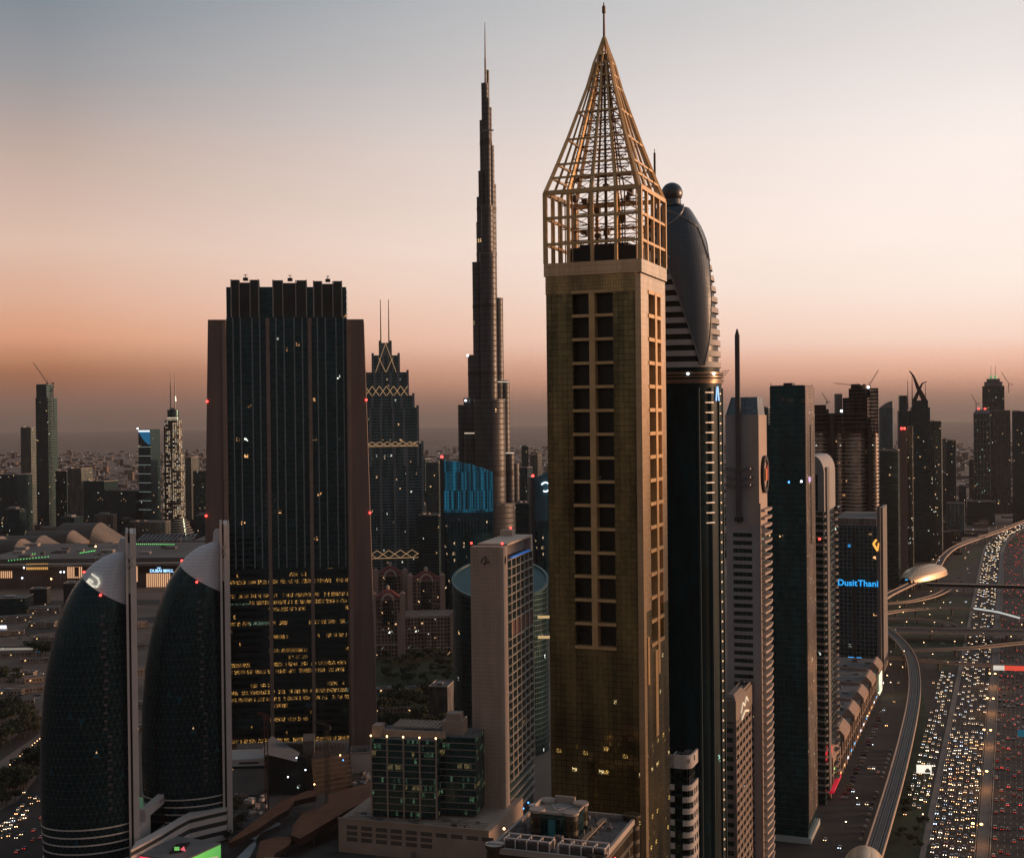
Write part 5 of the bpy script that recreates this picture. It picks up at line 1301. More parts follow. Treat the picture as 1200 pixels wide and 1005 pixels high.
# ---- near rooftop at the bottom edge
def near_roof():
    D = 305; f = Fit(575, 700, 752, 1015, D, R(-16)); a, b = 26, 26; th = f.th
    c = at(700, 1040, 290)
    zd = zat(660, 995, 300)
    u = Vector((cos(th), sin(th), 0)); v = Vector((-sin(th), cos(th), 0))
    p = at(575, 1020, 300); pr = at(703, 1020, 291)
    a = (pr - p).xy.length; th = math.atan2(pr.y - p.y, pr.x - p.x)
    root = empty('office_tower', (p.x, p.y, 0), th, label='near rooftop with a round-cornered penthouse and rows of cooling units, bottom centre', cat='tower')
    b = 33
    gl = gmat('near_bronze_glass', glass=(.05, .035, .018), cw=1.0, ch=3.4, mull=.06, mcol=(.05, .035, .02), lit=.02, es=1, metal=.4, rough=.2, span=.3, spancol=(.035, .03, .02), seed=83)
    tg = gmat('near_teal_glass', glass=(.012, .03, .03), cw=1.0, ch=1.6, mull=.06, mcol=(.03, .05, .05), lit=0, seed=85)
    st = pmat('roof_stone', (.36, .30, .265), .75)
    m = MB(); m.box(.0, a, 0, b, 0, zd, 0, top=1); m.build('glass_walls', [gl, pmat('roof_deck', (.16, .13, .12), .9, var=.4, scale=.5)], root)
    m = MB(); m.box(-.4, a + .4, -.4, .3, zd - .5, zd + .9); m.box(a - .3, a + .4, .3, b, zd - .5, zd + .9); m.box(-.4, .3, .3, b, zd - .5, zd + .9); m.box(.3, a - .3, b - .7, b, zd - .5, zd + .9); m.build('parapet', st, root)
    # corner drums
    for x, y in ((.8, .8), (a - .8, .8), (a - .8, b - .8), (.8, b - .8)):
        m = MB(); m.cyl(x, y, 0, zd + .6, 2.0, n=20); m.cyl(x, y, zd + .6, zd + 1.4, 2.3, n=20); m.build('corner_drum', [gl], root)
    # penthouse: chamfered core with four drums
    px0, px1, py0, py1 = a * .22, a * .22 + 11, 12.5, 23; zt = zat(655, 948, 312)
    m = MB(); m.box(px0 + 1.4, px1 - 1.4, py0, py1, zd, zt, 0, top=1); m.box(px0, px0 + 1.39, py0 + 1.4, py1 - 1.4, zd, zt, 0, top=1); m.box(px1 - 1.39, px1, py0 + 1.4, py1 - 1.4, zd, zt, 0, top=1); m.build('penthouse_wall', [tg, pmat('penthouse_roof', (.30, .245, .22), .9, var=.3, scale=.6)], root)
    for x, y in ((px0 + 1.2, py0 + 1.2), (px1 - 1.2, py0 + 1.2), (px1 - 1.2, py1 - 1.2), (px0 + 1.2, py1 - 1.2)):
        m = MB(); m.cyl(x, y, zd, zt + .1, 1.7, n=20); m.build('penthouse_drum', gl, root)
        m = MB(); m.cyl(x, y, zt + .1, zt + .75, 1.95, n=20); m.build('drum_cap', st, root)
    m = MB(); m.box(px0 + 2.9, px1 - 2.9, py0 - .12, py0 + .3, zt + .02, zt + .5); m.box(px0 + 2.9, px1 - 2.9, py1 - .6, py1 + .1, zt + .02, zt + 1.6); m.box(px1 - .2, px1 + .1, py0 + 2.8, py1 - 2.9, zt + .02, zt + .5); m.box(px0 - .1, px0 + .2, py0 + 2.8, py1 - 2.9, zt + .02, zt + 1.3); m.build('penthouse_parapet', st, root)
    m = MB(); m.box(px0 + 4.4, px0 + 6.2, py0 - .3, py0 - .02, zd, zt - 1.2); m.build('penthouse_door', pmat('door_teal', (.03, .16, .18), .5), root)
    m = MB()
    for s in (-1, 1): m.bar((px0 + 5.5 + s * .2, 16, zt + .15), (px0 + 5.5 + s * 2.6, 20, zt + .15), .18, .1)
    m.bar((px0 + 4, 18, zt + .15), (px0 + 7, 18, zt + .15), .18, .1); m.build('roof_marking', white, root)
    # cooling unit racks along the front
    for k in range(2):
        x0 = 2.8 + k * (a * .5)
        m = MB(); w_ = a * .42; nb = 4
        for j in range(nb + 1): x = x0 + w_ * j / nb; m.box(x - .12, x + .12, 1.6, 1.85, zd, zd + 2.6); m.box(x - .12, x + .12, 5.2, 5.45, zd, zd + 2.6); m.box(x - .1, x + .1, 1.86, 5.19, zd + 2.35, zd + 2.55)
        m.box(x0 - .12, x0 + w_ + .12, 1.55, 1.9, zd + 2.6, zd + 2.85); m.box(x0 - .12, x0 + w_ + .12, 5.15, 5.5, zd + 2.6, zd + 2.85)
        m.build('rack_frame', white, root)
        for j in range(nb):
            x = x0 + w_ * (j + .5) / nb; m = MB(); m.box(x - w_ / nb * .4, x + w_ / nb * .4, 2.1, 4.9, zd + .2, zd + 2.0); m.cyl(x, 3.5, zd + 2.0, zd + 2.25, .85, n=12)
            m.build('cooling_unit', pmat('cooler_grey', (.10, .09, .09), .6, .3), root)
    rnd = random.Random(12)
    for k in range(48):
        x, y = rnd.uniform(2, a - 4), rnd.uniform(7, b - 3)
        if px0 - 2 < x < px1 + 1 and py0 - 3 < y < py1 + 1: continue
        m = MB(); w_ = rnd.uniform(.6, 2.2); m.box(x, x + w_, y, y + w_ * .7, zd, zd + rnd.uniform(.4, 1.8)); m.cyl(x + w_ / 2, y + w_ * .35, zd, zd + 2.1, .15, n=6); m.build('roof_unit', [steel, concd, roofm, conc][k % 4], root)
    m = MB()
    for k in range(3): m.bar((px1 + 2 + k * .5, 6, zd + .8), (px1 + 2.4 + k * .5, b - 4, zd + .8), .22)
    for k in range(6): y = 7 + k * 4; m.box(px1 + 1.6, px1 + 4, y, y + .2, zd, zd + .7)
    m.build('roof_pipes', pmat('pipe_tan', (.42, .32, .24), .5), root)
    for k in range(2): m = MB(); m.ball(a + .6, 9 + k * 2, zd - 2.5, .2, n=8, k=6); m.build('red_lamp', redl, root)
    m = MB(); m.ball(-.8, b * .35, zd + 1.5, .3, n=8, k=6); m.build('warm_lamp', warml, root)
near_roof()

# ---- domed residential blocks behind the park
def domed_block(px, ybase, w_px, ytop, D, label, dome=True):
    q = D / F; c = at(px, ybase - 20, D); w_ = w_px * q; zt = zat(px, ytop, D); dep = w_ * .8
    root = empty('apartment_block', (c.x, c.y, 0), R(6), label=label, cat='building')
    gl = gmat('arabic_windows', glass=(.02, .018, .018), cw=3.6, ch=4.2, mull=.42, mcol=(.24, .165, .13), lit=.10, litcol=(1, .6, .3), es=2.2, span=.38, spancol=(.24, .165, .13), seed=87, rough=.5, tilt=0)
    m = MB(); m.box(-w_ / 2, w_ / 2, 0, dep, 0, zt, 0, top=1); m.build('walls', [gl, roofm], root)
    for s in (-1, 1): m = MB(); m.box(s * w_ / 2 - 3, s * w_ / 2 + 3, -2.5, -.02, 0, zt + 4); m.prism([(s * w_ / 2 - 3.2, -2.7), (s * w_ / 2 + 3.2, -2.7), (s * w_ / 2 + 3.2, 3), (s * w_ / 2 - 3.2, 3)], zt + 4.01, zt + 7, 0, P1=[(s * w_ / 2 - .3, -.3), (s * w_ / 2 + .3, -.3), (s * w_ / 2 + .3, .3), (s * w_ / 2 - .3, .3)]); m.build('corner_turret', pink, root)
    m = MB(); m.box(-w_ / 2 - 1, w_ / 2 + 1, -1.2, -.03, zt - 2, zt - .8); m.box(-w_ / 2 - 1, w_ / 2 + 1, -1.2, -.03, zt * .6, zt * .6 + 1); m.build('cornice', pink, root)
    if dome:
        m = MB(); rw = w_ * .36; n = 16
        for k in range(n):
            t0, t1 = pi * k / n, pi * (k + 1) / n
            m.bar((rw * .55 * cos(t0), -2.6, zt - 4 + rw * .7 * sin(t0)), (rw * .55 * cos(t1), -2.6, zt - 4 + rw * .7 * sin(t1)), 1.2, 2)
        m.build('arched_gable', pmat('pale_arch', (.46, .38, .32), .7), root)
        m = MB(); m.box(-rw * .5, rw * .5, -2.2, -.05, zt * .55, zt - 4); m.build('arch_window', gmat('arch_glass', glass=(.02, .018, .016), cw=2.4, ch=4, mull=.2, mcol=(.12, .09, .07), lit=.1, es=1), root)
        m = MB(); m.prism([(-w_ * .42, -1), (w_ * .42, -1), (w_ * .42, dep * .7), (-w_ * .42, dep * .7)], zt + .01, zt + 8, 0, P1=[(-w_ * .1, dep * .28), (w_ * .1, dep * .28), (w_ * .1, dep * .42), (-w_ * .1, dep * .42)]); m.build('red_roof', pmat('roof_red', (.17, .045, .035), .8), root)
        m = MB(); m.cyl(0, dep * .35, zt + 8, zt + 10, w_ * .06, n=12); m.ball(0, dep * .35, zt + 10.5, w_ * .065, n=12, k=8); m.build('cupola', pmat('pale_arch', (.46, .38, .32), .7), root)
    m = MB()
    for k in range(5): x = -w_ / 2 + w_ * (k + .5) / 5; m.box(x - 3, x + 3, -1.7, -.04, zt * .22, zt * .22 + 1.0)
    m.build('balconies', pmat('pale_arch', (.46, .38, .32), .7), root)
domed_block(455, 768, 34, 700, 1395, 'domed apartment block with red roof nearest the wide slab tower')
domed_block(458, 740, 34, 672, 1500, 'domed apartment block with red roof and lit forecourt, behind the nearest one')
domed_block(500, 745, 38, 678, 1480, 'domed apartment block with arched gable left of the round tower')
domed_block(500, 768, 62, 722, 1400, 'long terraced apartment block in front of the right-hand dome', dome=False)
domed_block(548, 745, 40, 708, 1540, 'plain apartment block partly behind the round tower', dome=False)
# ---------------------------------------------------------------- roads, metro line, interchange (right)
asph = pmat('asphalt', (.032, .026, .023), .9, var=.25, scale=.05)
asph2 = pmat('asphalt_worn', (.046, .036, .030), .9, var=.3, scale=.04)
kerbm = pmat('kerb_concrete', (.20, .165, .14), .85, var=.15)
grassm = pmat('verge_green', (.020, .036, .012), .95, var=.45, scale=.06)
sandm = pmat('sandy_ground', (.15, .105, .08), .95, var=.35, scale=.02)
paintm = pmat('road_paint', (.55, .52, .48), .7, var=.1)
def sheet(name, pxs, z, mt, kind='structure'):
    m = MB(); m.face([gp(x, y, 0).xy.to_tuple() + (z,) for x, y in pxs]); o = m.build(name, mt, kind=kind)
    if o.data.polygons[0].normal.z < 0: o.data.flip_normals()
    return o
HA = math.atan(585 / F); HD = Vector((sin(HA), cos(HA), 0)); HR = Vector((cos(HA), -sin(HA), 0)); HM = gp(1151, 1005)
def hw(s, t, z=0.0): p = HM + HR * (s + (max(0, t - 1750) ** 2) * 1.5e-4) + HD * t; return Vector((p.x, p.y, z))
def hcuts(t0, t1):
    c = [t0]; t = 1750
    while t < t1:
        if t > t0: c.append(t)
        t += 120
    return c + [t1]
def hsheet(name, s0, s1, t0, t1, z, mt):
    m = MB(); c = hcuts(t0, t1)
    for a, b in zip(c, c[1:]): m.face([hw(s0, a, z), hw(s1, a, z), hw(s1, b, z), hw(s0, b, z)])
    return m.build(name, mt, kind='structure')
hsheet('street_ground', -150, -4, -120, 1900, .004, asph2)
hsheet('highway', -31, 36, -150, 5200, .012, asph)
hsheet('service_road', -50, -35, 60, 2400, .012, asph)
hsheet('highway_far_side', 38, 90, -150, 5200, .012, asph2)
sheet('verge', [(1012, 1040), (1052, 925), (1068, 868), (1077, 820), (1079, 800), (1089, 850), (1090, 930), (1088, 1012), (1085, 1040)], .03, grassm)
sheet('verge', [(1040, 768), (1125, 764), (1142, 700), (1040, 700)], .02, grassm)
sheet('verge', [(1092, 775), (1118, 762), (1112, 790), (1100, 790)], .03, grassm)
sheet('verge', [(1075, 728), (1140, 730), (1138, 716), (1085, 716)], .03, grassm)
sheet('verge', [(1120, 668), (1210, 628), (1210, 618), (1130, 648), (1105, 668)], .03, grassm)
# median with kerbs, lane lines
m = MB()
for s0, s1 in ((-3.2, 3.2), (-34.5, -31.2)):
    c = hcuts(-150, 4000)
    for a, b in zip(c, c[1:]): m.prism([hw(s0, a).xy[:], hw(s1, a).xy[:], hw(s1, b).xy[:], hw(s0, b).xy[:]], 0, .16)
m.build('median_kerb', kerbm, kind='structure')
m = MB()
for s in (-3.0, 3.0): m.bar(hw(s, -150, .6), hw(s, 1750, .6), .35, .9)
tag(m.build('median_barrier', kerbm), 'long concrete barrier along the highway median', 'barrier')
m = MB()
for s in [-27.3 + 3.7 * k for k in range(6)] + [8.2 + 3.7 * k for k in range(7)]:
    t = -60
    while t < 900: m.face([hw(s - .09, t, .018), hw(s + .09, t, .018), hw(s + .09, t + 4, .018), hw(s - .09, t + 4, .018)]); t += 12
for s in (-30.6, -4.2, 4.2, 35.2): m.face([hw(s - .12, -150, .018), hw(s + .12, -150, .018), hw(s + .12, 1500, .018), hw(s - .12, 1500, .018)])
m.build('lane_markings', paintm, kind='structure')

def smooth_path(P, step=14.0):
    out = []
    P = [P[0] * 2 - P[1]] + P + [P[-1] * 2 - P[-2]]
    for i in range(1, len(P) - 2):
        p0, p1, p2, p3 = P[i - 1:i + 3]; n = max(2, int((p2 - p1).length / step))
        for k in range(n):
            t = k / n; out.append(.5 * ((2 * p1) + (p2 - p0) * t + (2 * p0 - 5 * p1 + 4 * p2 - p3) * t * t + (3 * p1 - p0 - 3 * p2 + p3) * t ** 3))
    out.append(P[-2]); return out
def ribbon(name, label, cat, pxs, z, w_, deckm, parm, pier=34, rails=False, group=None, par=.9, th=1.2, pm=None):
    P = smooth_path([gp(x, y, z) for x, y in pxs])
    root = empty(name, (P[0].x, P[0].y, 0), 0, label=label, cat=cat, group=group); O = Vector((P[0].x, P[0].y, 0))
    N = []
    for i, p in enumerate(P):
        t = (P[min(i + 1, len(P) - 1)] - P[max(i - 1, 0)]); t.z = 0; t.normalize(); N.append(Vector((t.y, -t.x, 0)))
    def sweep(sec): return [[tuple(p - O + n * s + Vector((0, 0, dz_))) for s, dz_ in sec] for p, n in zip(P, N)]
    h = w_ / 2
    m = MB(); m.loft(sweep([(-h, -.2), (h, -.2), (h * .45, -th), (-h * .45, -th)]), 0, smooth=False); m.build('deck', deckm, root)
    for s in (-1, 1):
        m = MB(); q_ = [(s * h - .02, -.8), (s * (h + .7), -.8), (s * (h + .7), par), (s * h - .02, par)]
        m.loft(sweep(q_ if s > 0 else q_[::-1]), 0, smooth=False); m.build('parapet', parm, root)
    if rails:
        m = MB()
        for s in (-3.2, -1.6, 1.6, 3.2): m.loft(sweep([(s - .16, -.18), (s + .16, -.18), (s + .16, .05), (s - .16, .05)]), 0, smooth=False)
        m.build('rails', steel, root)
        m = MB()
        for s in (-2.4, 2.4): m.loft(sweep([(s - 1.4, -.19), (s + 1.4, -.19), (s + 1.4, -.12), (s - 1.4, -.12)]), 0, smooth=False)
        m.build('track_bed', pmat('track_brown', (.07, .055, .045), .9), root)
    acc = 0
    for i in range(1, len(P)):
        acc += (P[i] - P[i - 1]).length
        if acc > pier:
            acc = 0; p = P[i] - O; m = MB(); m.cyl(p.x, p.y, 0, z - th - 1.4, 1.1, n=12); m.cyl(p.x, p.y, z - th - 1.4, z - th, 1.1, n=12, r1=min(2.4, h * .6)); m.build('pier', pm or kerbm, root)
    return P, N
deckm = pmat('deck_concrete', (.15, .125, .11), .85, var=.2, scale=.05)
parm = pmat('parapet_concrete', (.52, .385, .30), .8, var=.1)
MP, MN = ribbon('metro_viaduct', 'curving elevated metro viaduct with twin tracks, running beside the highway', 'viaduct',
    [(1008, 1050), (1022, 1005), (1036, 960), (1050, 912), (1062, 865), (1070, 825), (1072, 797), (1068, 772), (1057, 754), (1043, 741), (1031, 732), (1023, 722), (1026, 710), (1040, 698), (1062, 687), (1082, 677), (1098, 664), (1106, 652), (1118, 642), (1137, 634), (1165, 624.5), (1200, 611), (1240, 596)],
    12, 9.4, deckm, parm, rails=True, par=1.5)
F = 1500.0
ribbon('flyover', 'broad level flyover carrying a road across the highway, widest of the interchange', 'bridge', [(1000, 740), (1060, 739), (1120, 740), (1180, 741), (1260, 743)], 9, 34, asph2, parm, group='interchange bridges', par=1.6)
P1, N1 = ribbon('flyover', 'arched ramp with a lit white barrier over the right of the highway', 'bridge', [(1000, 727), (1030, 720), (1060, 715), (1100, 712.5), (1130, 713), (1165, 717), (1200, 726), (1250, 742)], 9, 8.5, asph2, parm, group='interchange bridges')
ribbon('flyover', 'narrow flyover just nearer than the broad one, rising to the right', 'bridge', [(1066, 762), (1100, 761), (1140, 759), (1180, 755), (1250, 748)], 8, 8.5, asph2, parm, group='interchange bridges')
ribbon('flyover', 'nearest narrow flyover of the interchange, with the red and white hoarding', 'bridge', [(1020, 769), (1060, 772), (1100, 775.5), (1140, 778.5), (1180, 780), (1250, 782)], 8, 8.5, asph2, parm, group='interchange bridges')
ribbon('flyover', 'thin loop ramp behind the arched ramp, meeting the road below the station', 'bridge', [(1000, 709), (1040, 707), (1070, 704), (1095, 698), (1112, 690)], 6, 8, asph2, parm, group='interchange bridges')
ribbon('flyover', 'short slip road ramp between the arched ramp and the broad flyover', 'bridge', [(1010, 727), (1040, 724.5), (1075, 725), (1105, 729), (1118, 733)], 5, 8, asph2, parm, group='interchange bridges')
BRL = [(1060, 734, 10), (1095, 735, 10), (1130, 735, 10), (1165, 736, 10), (1196, 737, 10), (1052, 716, 10), (1082, 712, 10), (1108, 711, 10), (1085, 758.5, 9), (1118, 757, 9), (1150, 755.5, 9), (1184, 752, 9), (1062, 769.5, 9), (1096, 772.5, 9), (1128, 775.5, 9), (1064, 702.5, 7), (1090, 697.5, 7), (1060, 723, 6), (1092, 725, 6)]
# lit white barrier and the red hoarding
a_, b_, c_ = gp(1141, 712.4, 10.5), gp(1170, 717, 10.5), gp(1195, 724, 10.5)
m = MB(); m.bar(a_, b_, .5, 2.2); m.bar(b_, c_, .5, 2.2); tag(m.build('lit_barrier', emat('barrier_white', (.85, .9, .85), .55)), 'white glowing barrier strip along the arched ramp', 'barrier')
a_, b_, c_ = gp(1164, 782, 11), gp(1177, 782.3, 11), gp(1230, 784, 11)
root = empty('hoarding', a_, 0, label='long red and white lit hoarding on the nearest flyover', cat='billboard')
m = MB(); m.bar((0, 0, 0), b_ - a_, .5, 4.6); m.build('white_panel', emat('panel_white', (.9, .85, .75), .6), root)
m = MB(); m.bar(b_ - a_ + Vector((.05, 0, 0)), c_ - a_, .5, 4.6); m.build('red_panel', emat('panel_red', (1, .10, .06), .62), root)
# footbridge
a_, b_ = gp(1086, 685, 10), gp(1235, 688.5, 10)
root = empty('footbridge', (a_.x, a_.y, 0), 0, label='straight enclosed footbridge from the metro station over the highway', cat='footbridge')
v_ = b_ - a_
m = MB(); m.bar((0, 0, 10), (v_.x, v_.y, 10), 6, 4.2); m.build('glazed_tube', gmat('tube_glass', glass=(.02, .025, .028), cw=3, ch=6, mull=.1, lit=0), root)
m = MB(); m.bar((0, 0, 12.4), (v_.x, v_.y, 12.4), 6.6, .5); m.bar((0, 0, 7.6), (v_.x, v_.y, 7.6), 6.6, .5); m.build('tube_edges', parm, root)
for k in range(5): p = v_ * ((k + .5) / 5); m = MB(); m.cyl(p.x, p.y, 0, 7.3, 1.2, n=10); m.build('pier', kerbm, root)
# metro station shells
def shell(px, py, z, L, W, H, az, label, gold):
    c = gp(px, py, z); root = empty('metro_station', (c.x, c.y, 0), az, label=label, cat='station')
    m = MB(); n, k = 18, 16; R_ = []
    for j in range(k + 1):
        u = -1 + 2 * j / k; s = (1 - abs(u) ** 2.6 * .62) ; y = u * L / 2
        R_.append([(W / 2 * s * cos(pi * i / n) * 1.0, y, z + 1 + H * s * (sin(pi * i / n) ** .8)) for i in range(n + 1)])
    m.loft(R_, 0, cap=False, closed=False); m.build('shell_roof', gold, root)
    m = MB(); m.box(-W * .33, W * .33, -L * .44, L * .44, z - 3, z + 1.2); m.build('platform_hall', gdark, root)
    m = MB()
    for s in (-1, 1):
        y = s * L * .47; m.face([(W * .27 * cos(pi * i / 10), y, z + 1 + H * .40 * sin(pi * i / 10)) for i in range(11)]) 
    m.build('end_glazing', pmat('end_glass', (.012, .014, .016), .2, var=0), root)
    for k in range(4): m = MB(); m.cyl(0, -L * .36 + L * .24 * k, 0, z - 3.01, 2, n=12); m.build('pier', kerbm, root)
    m = MB(); m.box(-2, 2, -L * .475 - .4, -L * .475 - .1, z + 4, z + 6); m.build('lit_panel', emat('panel_blue', (.05, .45, .9), .8), root)
goldm = gmat('shell_gold', glass=(.62, .44, .27), cw=2.4, ch=2.2, mull=.03, mcol=(.4, .28, .17), lit=0, metal=.35, rough=.38, tilt=.01, var=.08)
shell(1083, 677, 12, 150, 44, 19, R(-38), 'golden shell-roofed metro station spanning the viaduct above the interchange', goldm)
shell(1013, 1033, 12, 70, 24, 14, R(-16), 'rounded roof of a second metro station, peeping over the bottom edge', goldm)
# covered walkway beside the station
a_, b_ = gp(1084, 684, 4), gp(1074, 700, 4)

# ---- street lamps
ROAM = []; rl0 = random.Random(44)
def lamp_proto(h, arms, col, es, rr=.55):
    root = empty('street_lamp', (0, 0, 0), 0)
    m = MB(); m.cyl(0, 0, 0, h, .16, n=8, r1=.09)
    for s in arms: m.bar((0, 0, h), (s * 2.2, 0, h + .4), .12)
    m.build('pole', steel, root)
    for s in arms: m = MB(); m.ball(s * 2.4, 0, h + .3, rr, n=8, k=5, sz=.6); m.build('lamp_head', emat('sodium_%d' % int(es), col, es), root)
    return root
lp = lamp_proto(13, (-1, 1), (1, .42, .12), 14, .9)
lts = [(1145, 965), (1152, 903), (1157, 855), (1160.5, 818), (1163, 789)]
for i, (px, py) in enumerate(lts):
    o = lp if i == 0 else dup(lp); p = gp(px, py, 13.3); o.location = (p.x, p.y, .16); o.rotation_euler.z = -HA
    tag(o, 'twin-armed orange lamp on the median, %s' % ['nearest of the row', 'second from the bottom edge', 'third from the bottom edge', 'fourth from the bottom edge', 'farthest large one, before the hoarding'][i], 'street lamp', 'median street lamps')
    l = bpy.data.lights.new('lamp_light', 'POINT'); l.energy = 3600; l.color = (1, .45, .16); l.shadow_soft_size = .8
    lo = bpy.data.objects.new('lamp_light', l); COL.objects.link(lo); lo.parent = o; lo.location = (0, 0, 12.0)
lp1 = lamp_proto(8, (1,), (1, .62, .30), 12, .45)
spots = [(1083, 930), (1079, 955), (1040, 792), (1046, 800), (1033, 812), (1061, 770), (1094, 655), (1015, 838), (987, 962), (1000, 935), (1056, 782), (1044, 779)]
for i, (px, py) in enumerate(spots):
    o = lp1 if i == 0 else dup(lp1); p = gp(px, py, 8); o.location = (p.x, p.y, 0); o.rotation_euler.z = R(40 * i)
    tag(o, ['single orange lamp on the green verge under the lit billboard', 'lower single orange lamp on the green verge near the slip road'][i] if i < 2 else 'small single-arm street lamp beside the service street or viaduct', 'street lamp', 'single-arm street lamps')
for i, (px, py, z) in enumerate(BRL):
    o = dup(lp1); p = gp(px, py, z); o.location = (p.x, p.y, z); o.scale = (1.1, 1.1, .7); o.rotation_euler.z = R(70 * i); tag(o, 'small warm lamp standing on one of the interchange bridges', 'street lamp', 'interchange bridge lamps')
for i in range(46):
    t = rl0.uniform(600, 2300); s_ = rl0.uniform(-150, -38) if i % 3 else rl0.uniform(-62, -50)
    q_ = hw(s_, t)
    put = (q_, i)
    ROAM.append(put)
# ---- lit billboard on the verge
p = gp(1083, 922); root = empty('billboard', (p.x, p.y, 0), R(-8), label='bright white lit billboard standing on the green verge', cat='billboard')
m = MB(); m.cyl(0, .5, 0, 10, .5, n=10); m.build('pole', steel, root)
m = MB(); m.box(-5.4, 5.4, -.1, .6, 9.5, 16); m.build('frame', darkm, root)
m = MB(); m.box(-5.1, 5.1, -.2, -.11, 9.8, 15.7); m.build('lit_face', emat('billboard_face', (1, .95, .80), .95), root)
m = MB(); m.box(.6, 4.2, -.26, -.21, 10.4, 12.2); m.box(1.4, 3.4, -.26, -.21, 12.21, 13.2); m.build('picture', pmat('picture_grey', (.30, .27, .22), .8, var=0), root)
p = gp(1199, 872); root = empty('road_sign', (p.x, p.y, 0), -HA, label='blue overhead road sign at the right edge above the far carriageway', cat='sign')
m = MB(); m.box(-4, 6, -.1, .1, 6, 11.5); m.build('sign_panel', pmat('sign_teal', (.02, .16, .24), .5, var=0, emit=(.02, .25, .4), es=.25), root); m = MB(); m.cyl(-3, .4, 0, 11, .25, n=8); m.cyl(5, .4, 0, 11, .25, n=8); m.build('post', steel, root)

# ---------------------------------------------------------------- cars
glassc = pmat('car_glass', (.01, .012, .014), .15, var=0)
tyre = pmat('car_tyre', (.02, .02, .02), .8, var=0)
paints = [pmat('car_paint_%s' % n, c, .3, .1, var=0) for n, c in (('white', (.55, .54, .52)), ('silver', (.30, .30, .31)), ('black', (.02, .02, .022)), ('sand', (.38, .30, .22)), ('red', (.25, .03, .03)), ('blue', (.04, .07, .16)))]
def car_mesh(paint, big=False):
    m = MB(); L, Wd = (4.6, 1.84) if not big else (5.2, 2.0); s = 1.0 if not big else 1.25
    body = [(-L / 2, .35), (-L / 2, .72 * s), (-L / 2 + .25, .86 * s), (-1.0, .95 * s), (1.5, .98 * s), (L / 2 - .1, .95 * s), (L / 2, .6), (L / 2, .35)]
    cab = [(-1.15, .94 * s), (-.45, 1.44 * s), (1.15, 1.46 * s), (1.95, .97 * s)]
    for prof, w0, w1, mt in ((body, Wd / 2, Wd / 2, 0), (cab, Wd / 2 - .06, Wd / 2 - .22, 1)):
        zt = max(z for _, z in prof); zb = min(z for _, z in prof)
        wz = lambda z: w0 + (w1 - w0) * (z - zb) / (zt - zb)
        A = [(-wz(z), y, z) for y, z in prof]; B = [(wz(z), y, z) for y, z in prof]
        m.face(A, mt); m.face(list(reversed(B)), mt); n = len(prof)
        for i in range(n): j = (i + 1) % n; m.face((A[j], A[i], B[i], B[j]), 0 if (mt == 1 and i == 1) else mt)
    for y in (-L / 2 + .85, L / 2 - .85):
        for x in (-1, 1):
            c0 = [(x * (Wd / 2 - .2), y + .33 * cos(2 * pi * i / 10), .33 + .33 * sin(2 * pi * i / 10)) for i in range(10)]
            c1 = [(x * (Wd / 2 + .02), *p[1:]) for p in c0]; m.loft([c0, c1] if x > 0 else [c1, c0], 2, smooth=False)
    me_o = m.build('car', [paint, glassc, tyre]); bpy.data.objects.remove(me_o); return bpy.data.meshes['car'] if False else me_o
def mk_mesh(fn):
    m = fn(); return m
def light_mesh(name, mt, r, y, dirn):
    m = MB(); m.box(-r, r, y - .05, y + .05, -r * .8, r * .8); o = m.build(name, mt); me = o.data; bpy.data.objects.remove(o); return me
HLs = [light_mesh('headlight', emat('headlight_warm', (1, .66, .36), 9, True), .17, 0, -1), light_mesh('headlight', emat('headlight_neutral', (1, .80, .56), 10, True), .17, 0, -1), light_mesh('headlight', emat('headlight_cool', (.75, .86, 1), 8, True), .17, 0, -1), light_mesh('headlight', emat('headlight_amber', (1, .50, .20), 9, True), .17, 0, -1)]
TLs = [light_mesh('tail_light', emat('tail_red', (1, .05, .03), 1.6), .2, 0, 1), light_mesh('tail_light', emat('tail_bright', (1, .06, .04), 4), .24, 0, 1), light_mesh('tail_light', emat('tail_dim', (1, .12, .06), .7), .2, 0, 1)]
def car_me(paint, big):
    m_ = MB(); 
    return None
CM = {}
def get_car(pi_, big):
    if (pi_, big) not in CM:
        before = set(bpy.data.meshes)
        try: car_mesh(paints[pi_], big)
        except ReferenceError: pass
        CM[(pi_, big)] = [x for x in bpy.data.meshes if x not in before][0]
    return CM[(pi_, big)]
def put_car(p, az, label, group, lights='head', rnd=random, big=False, dim=False, z=.02, name='parked_car'):
    """az = heading (clockwise from +Y); the nose is at local -y, so turn it by pi"""
    me = get_car(rnd.choice((0, 0, 0, 1, 1, 2, 2, 3, 3, 4, 5)), big)
    o = bpy.data.objects.new(name, me); COL.objects.link(o); o.location = (p.x, p.y, z); o.rotation_euler.z = pi - az
    tag(o, label, 'car', group)
    L = 2.3 if not big else 2.6
    if lights == 'head':
        hs_ = rnd.choice((.55, .8, .95, 1.05, 1.35))
        hm = rnd.choice((HLs[0], HLs[0], HLs[1], HLs[1], HLs[2], HLs[3], HLs[3]))
        for s in (-.68, .68): h = bpy.data.objects.new('headlight', hm); COL.objects.link(h); h.parent = o; h.location = (s, -L - .06, .66); h.scale = (hs_, 1, hs_)
    elif lights == 'tail':
        hm = TLs[2] if dim else rnd.choice((TLs[0], TLs[0], TLs[0], TLs[1], TLs[2], TLs[2]))
        for s in (-.66, .66): h = bpy.data.objects.new('tail_light', hm); COL.objects.link(h); h.parent = o; h.location = (s, L + .06, .80)
    return o
rc = random.Random(5)
ncar = 0
L1 = 'car with lit headlights in the dense queue on the main left carriageway'
L2 = 'car with lit headlights in the merging service lanes left of the divider'
L3 = 'car with red tail lights spread out on the right-hand carriageway'
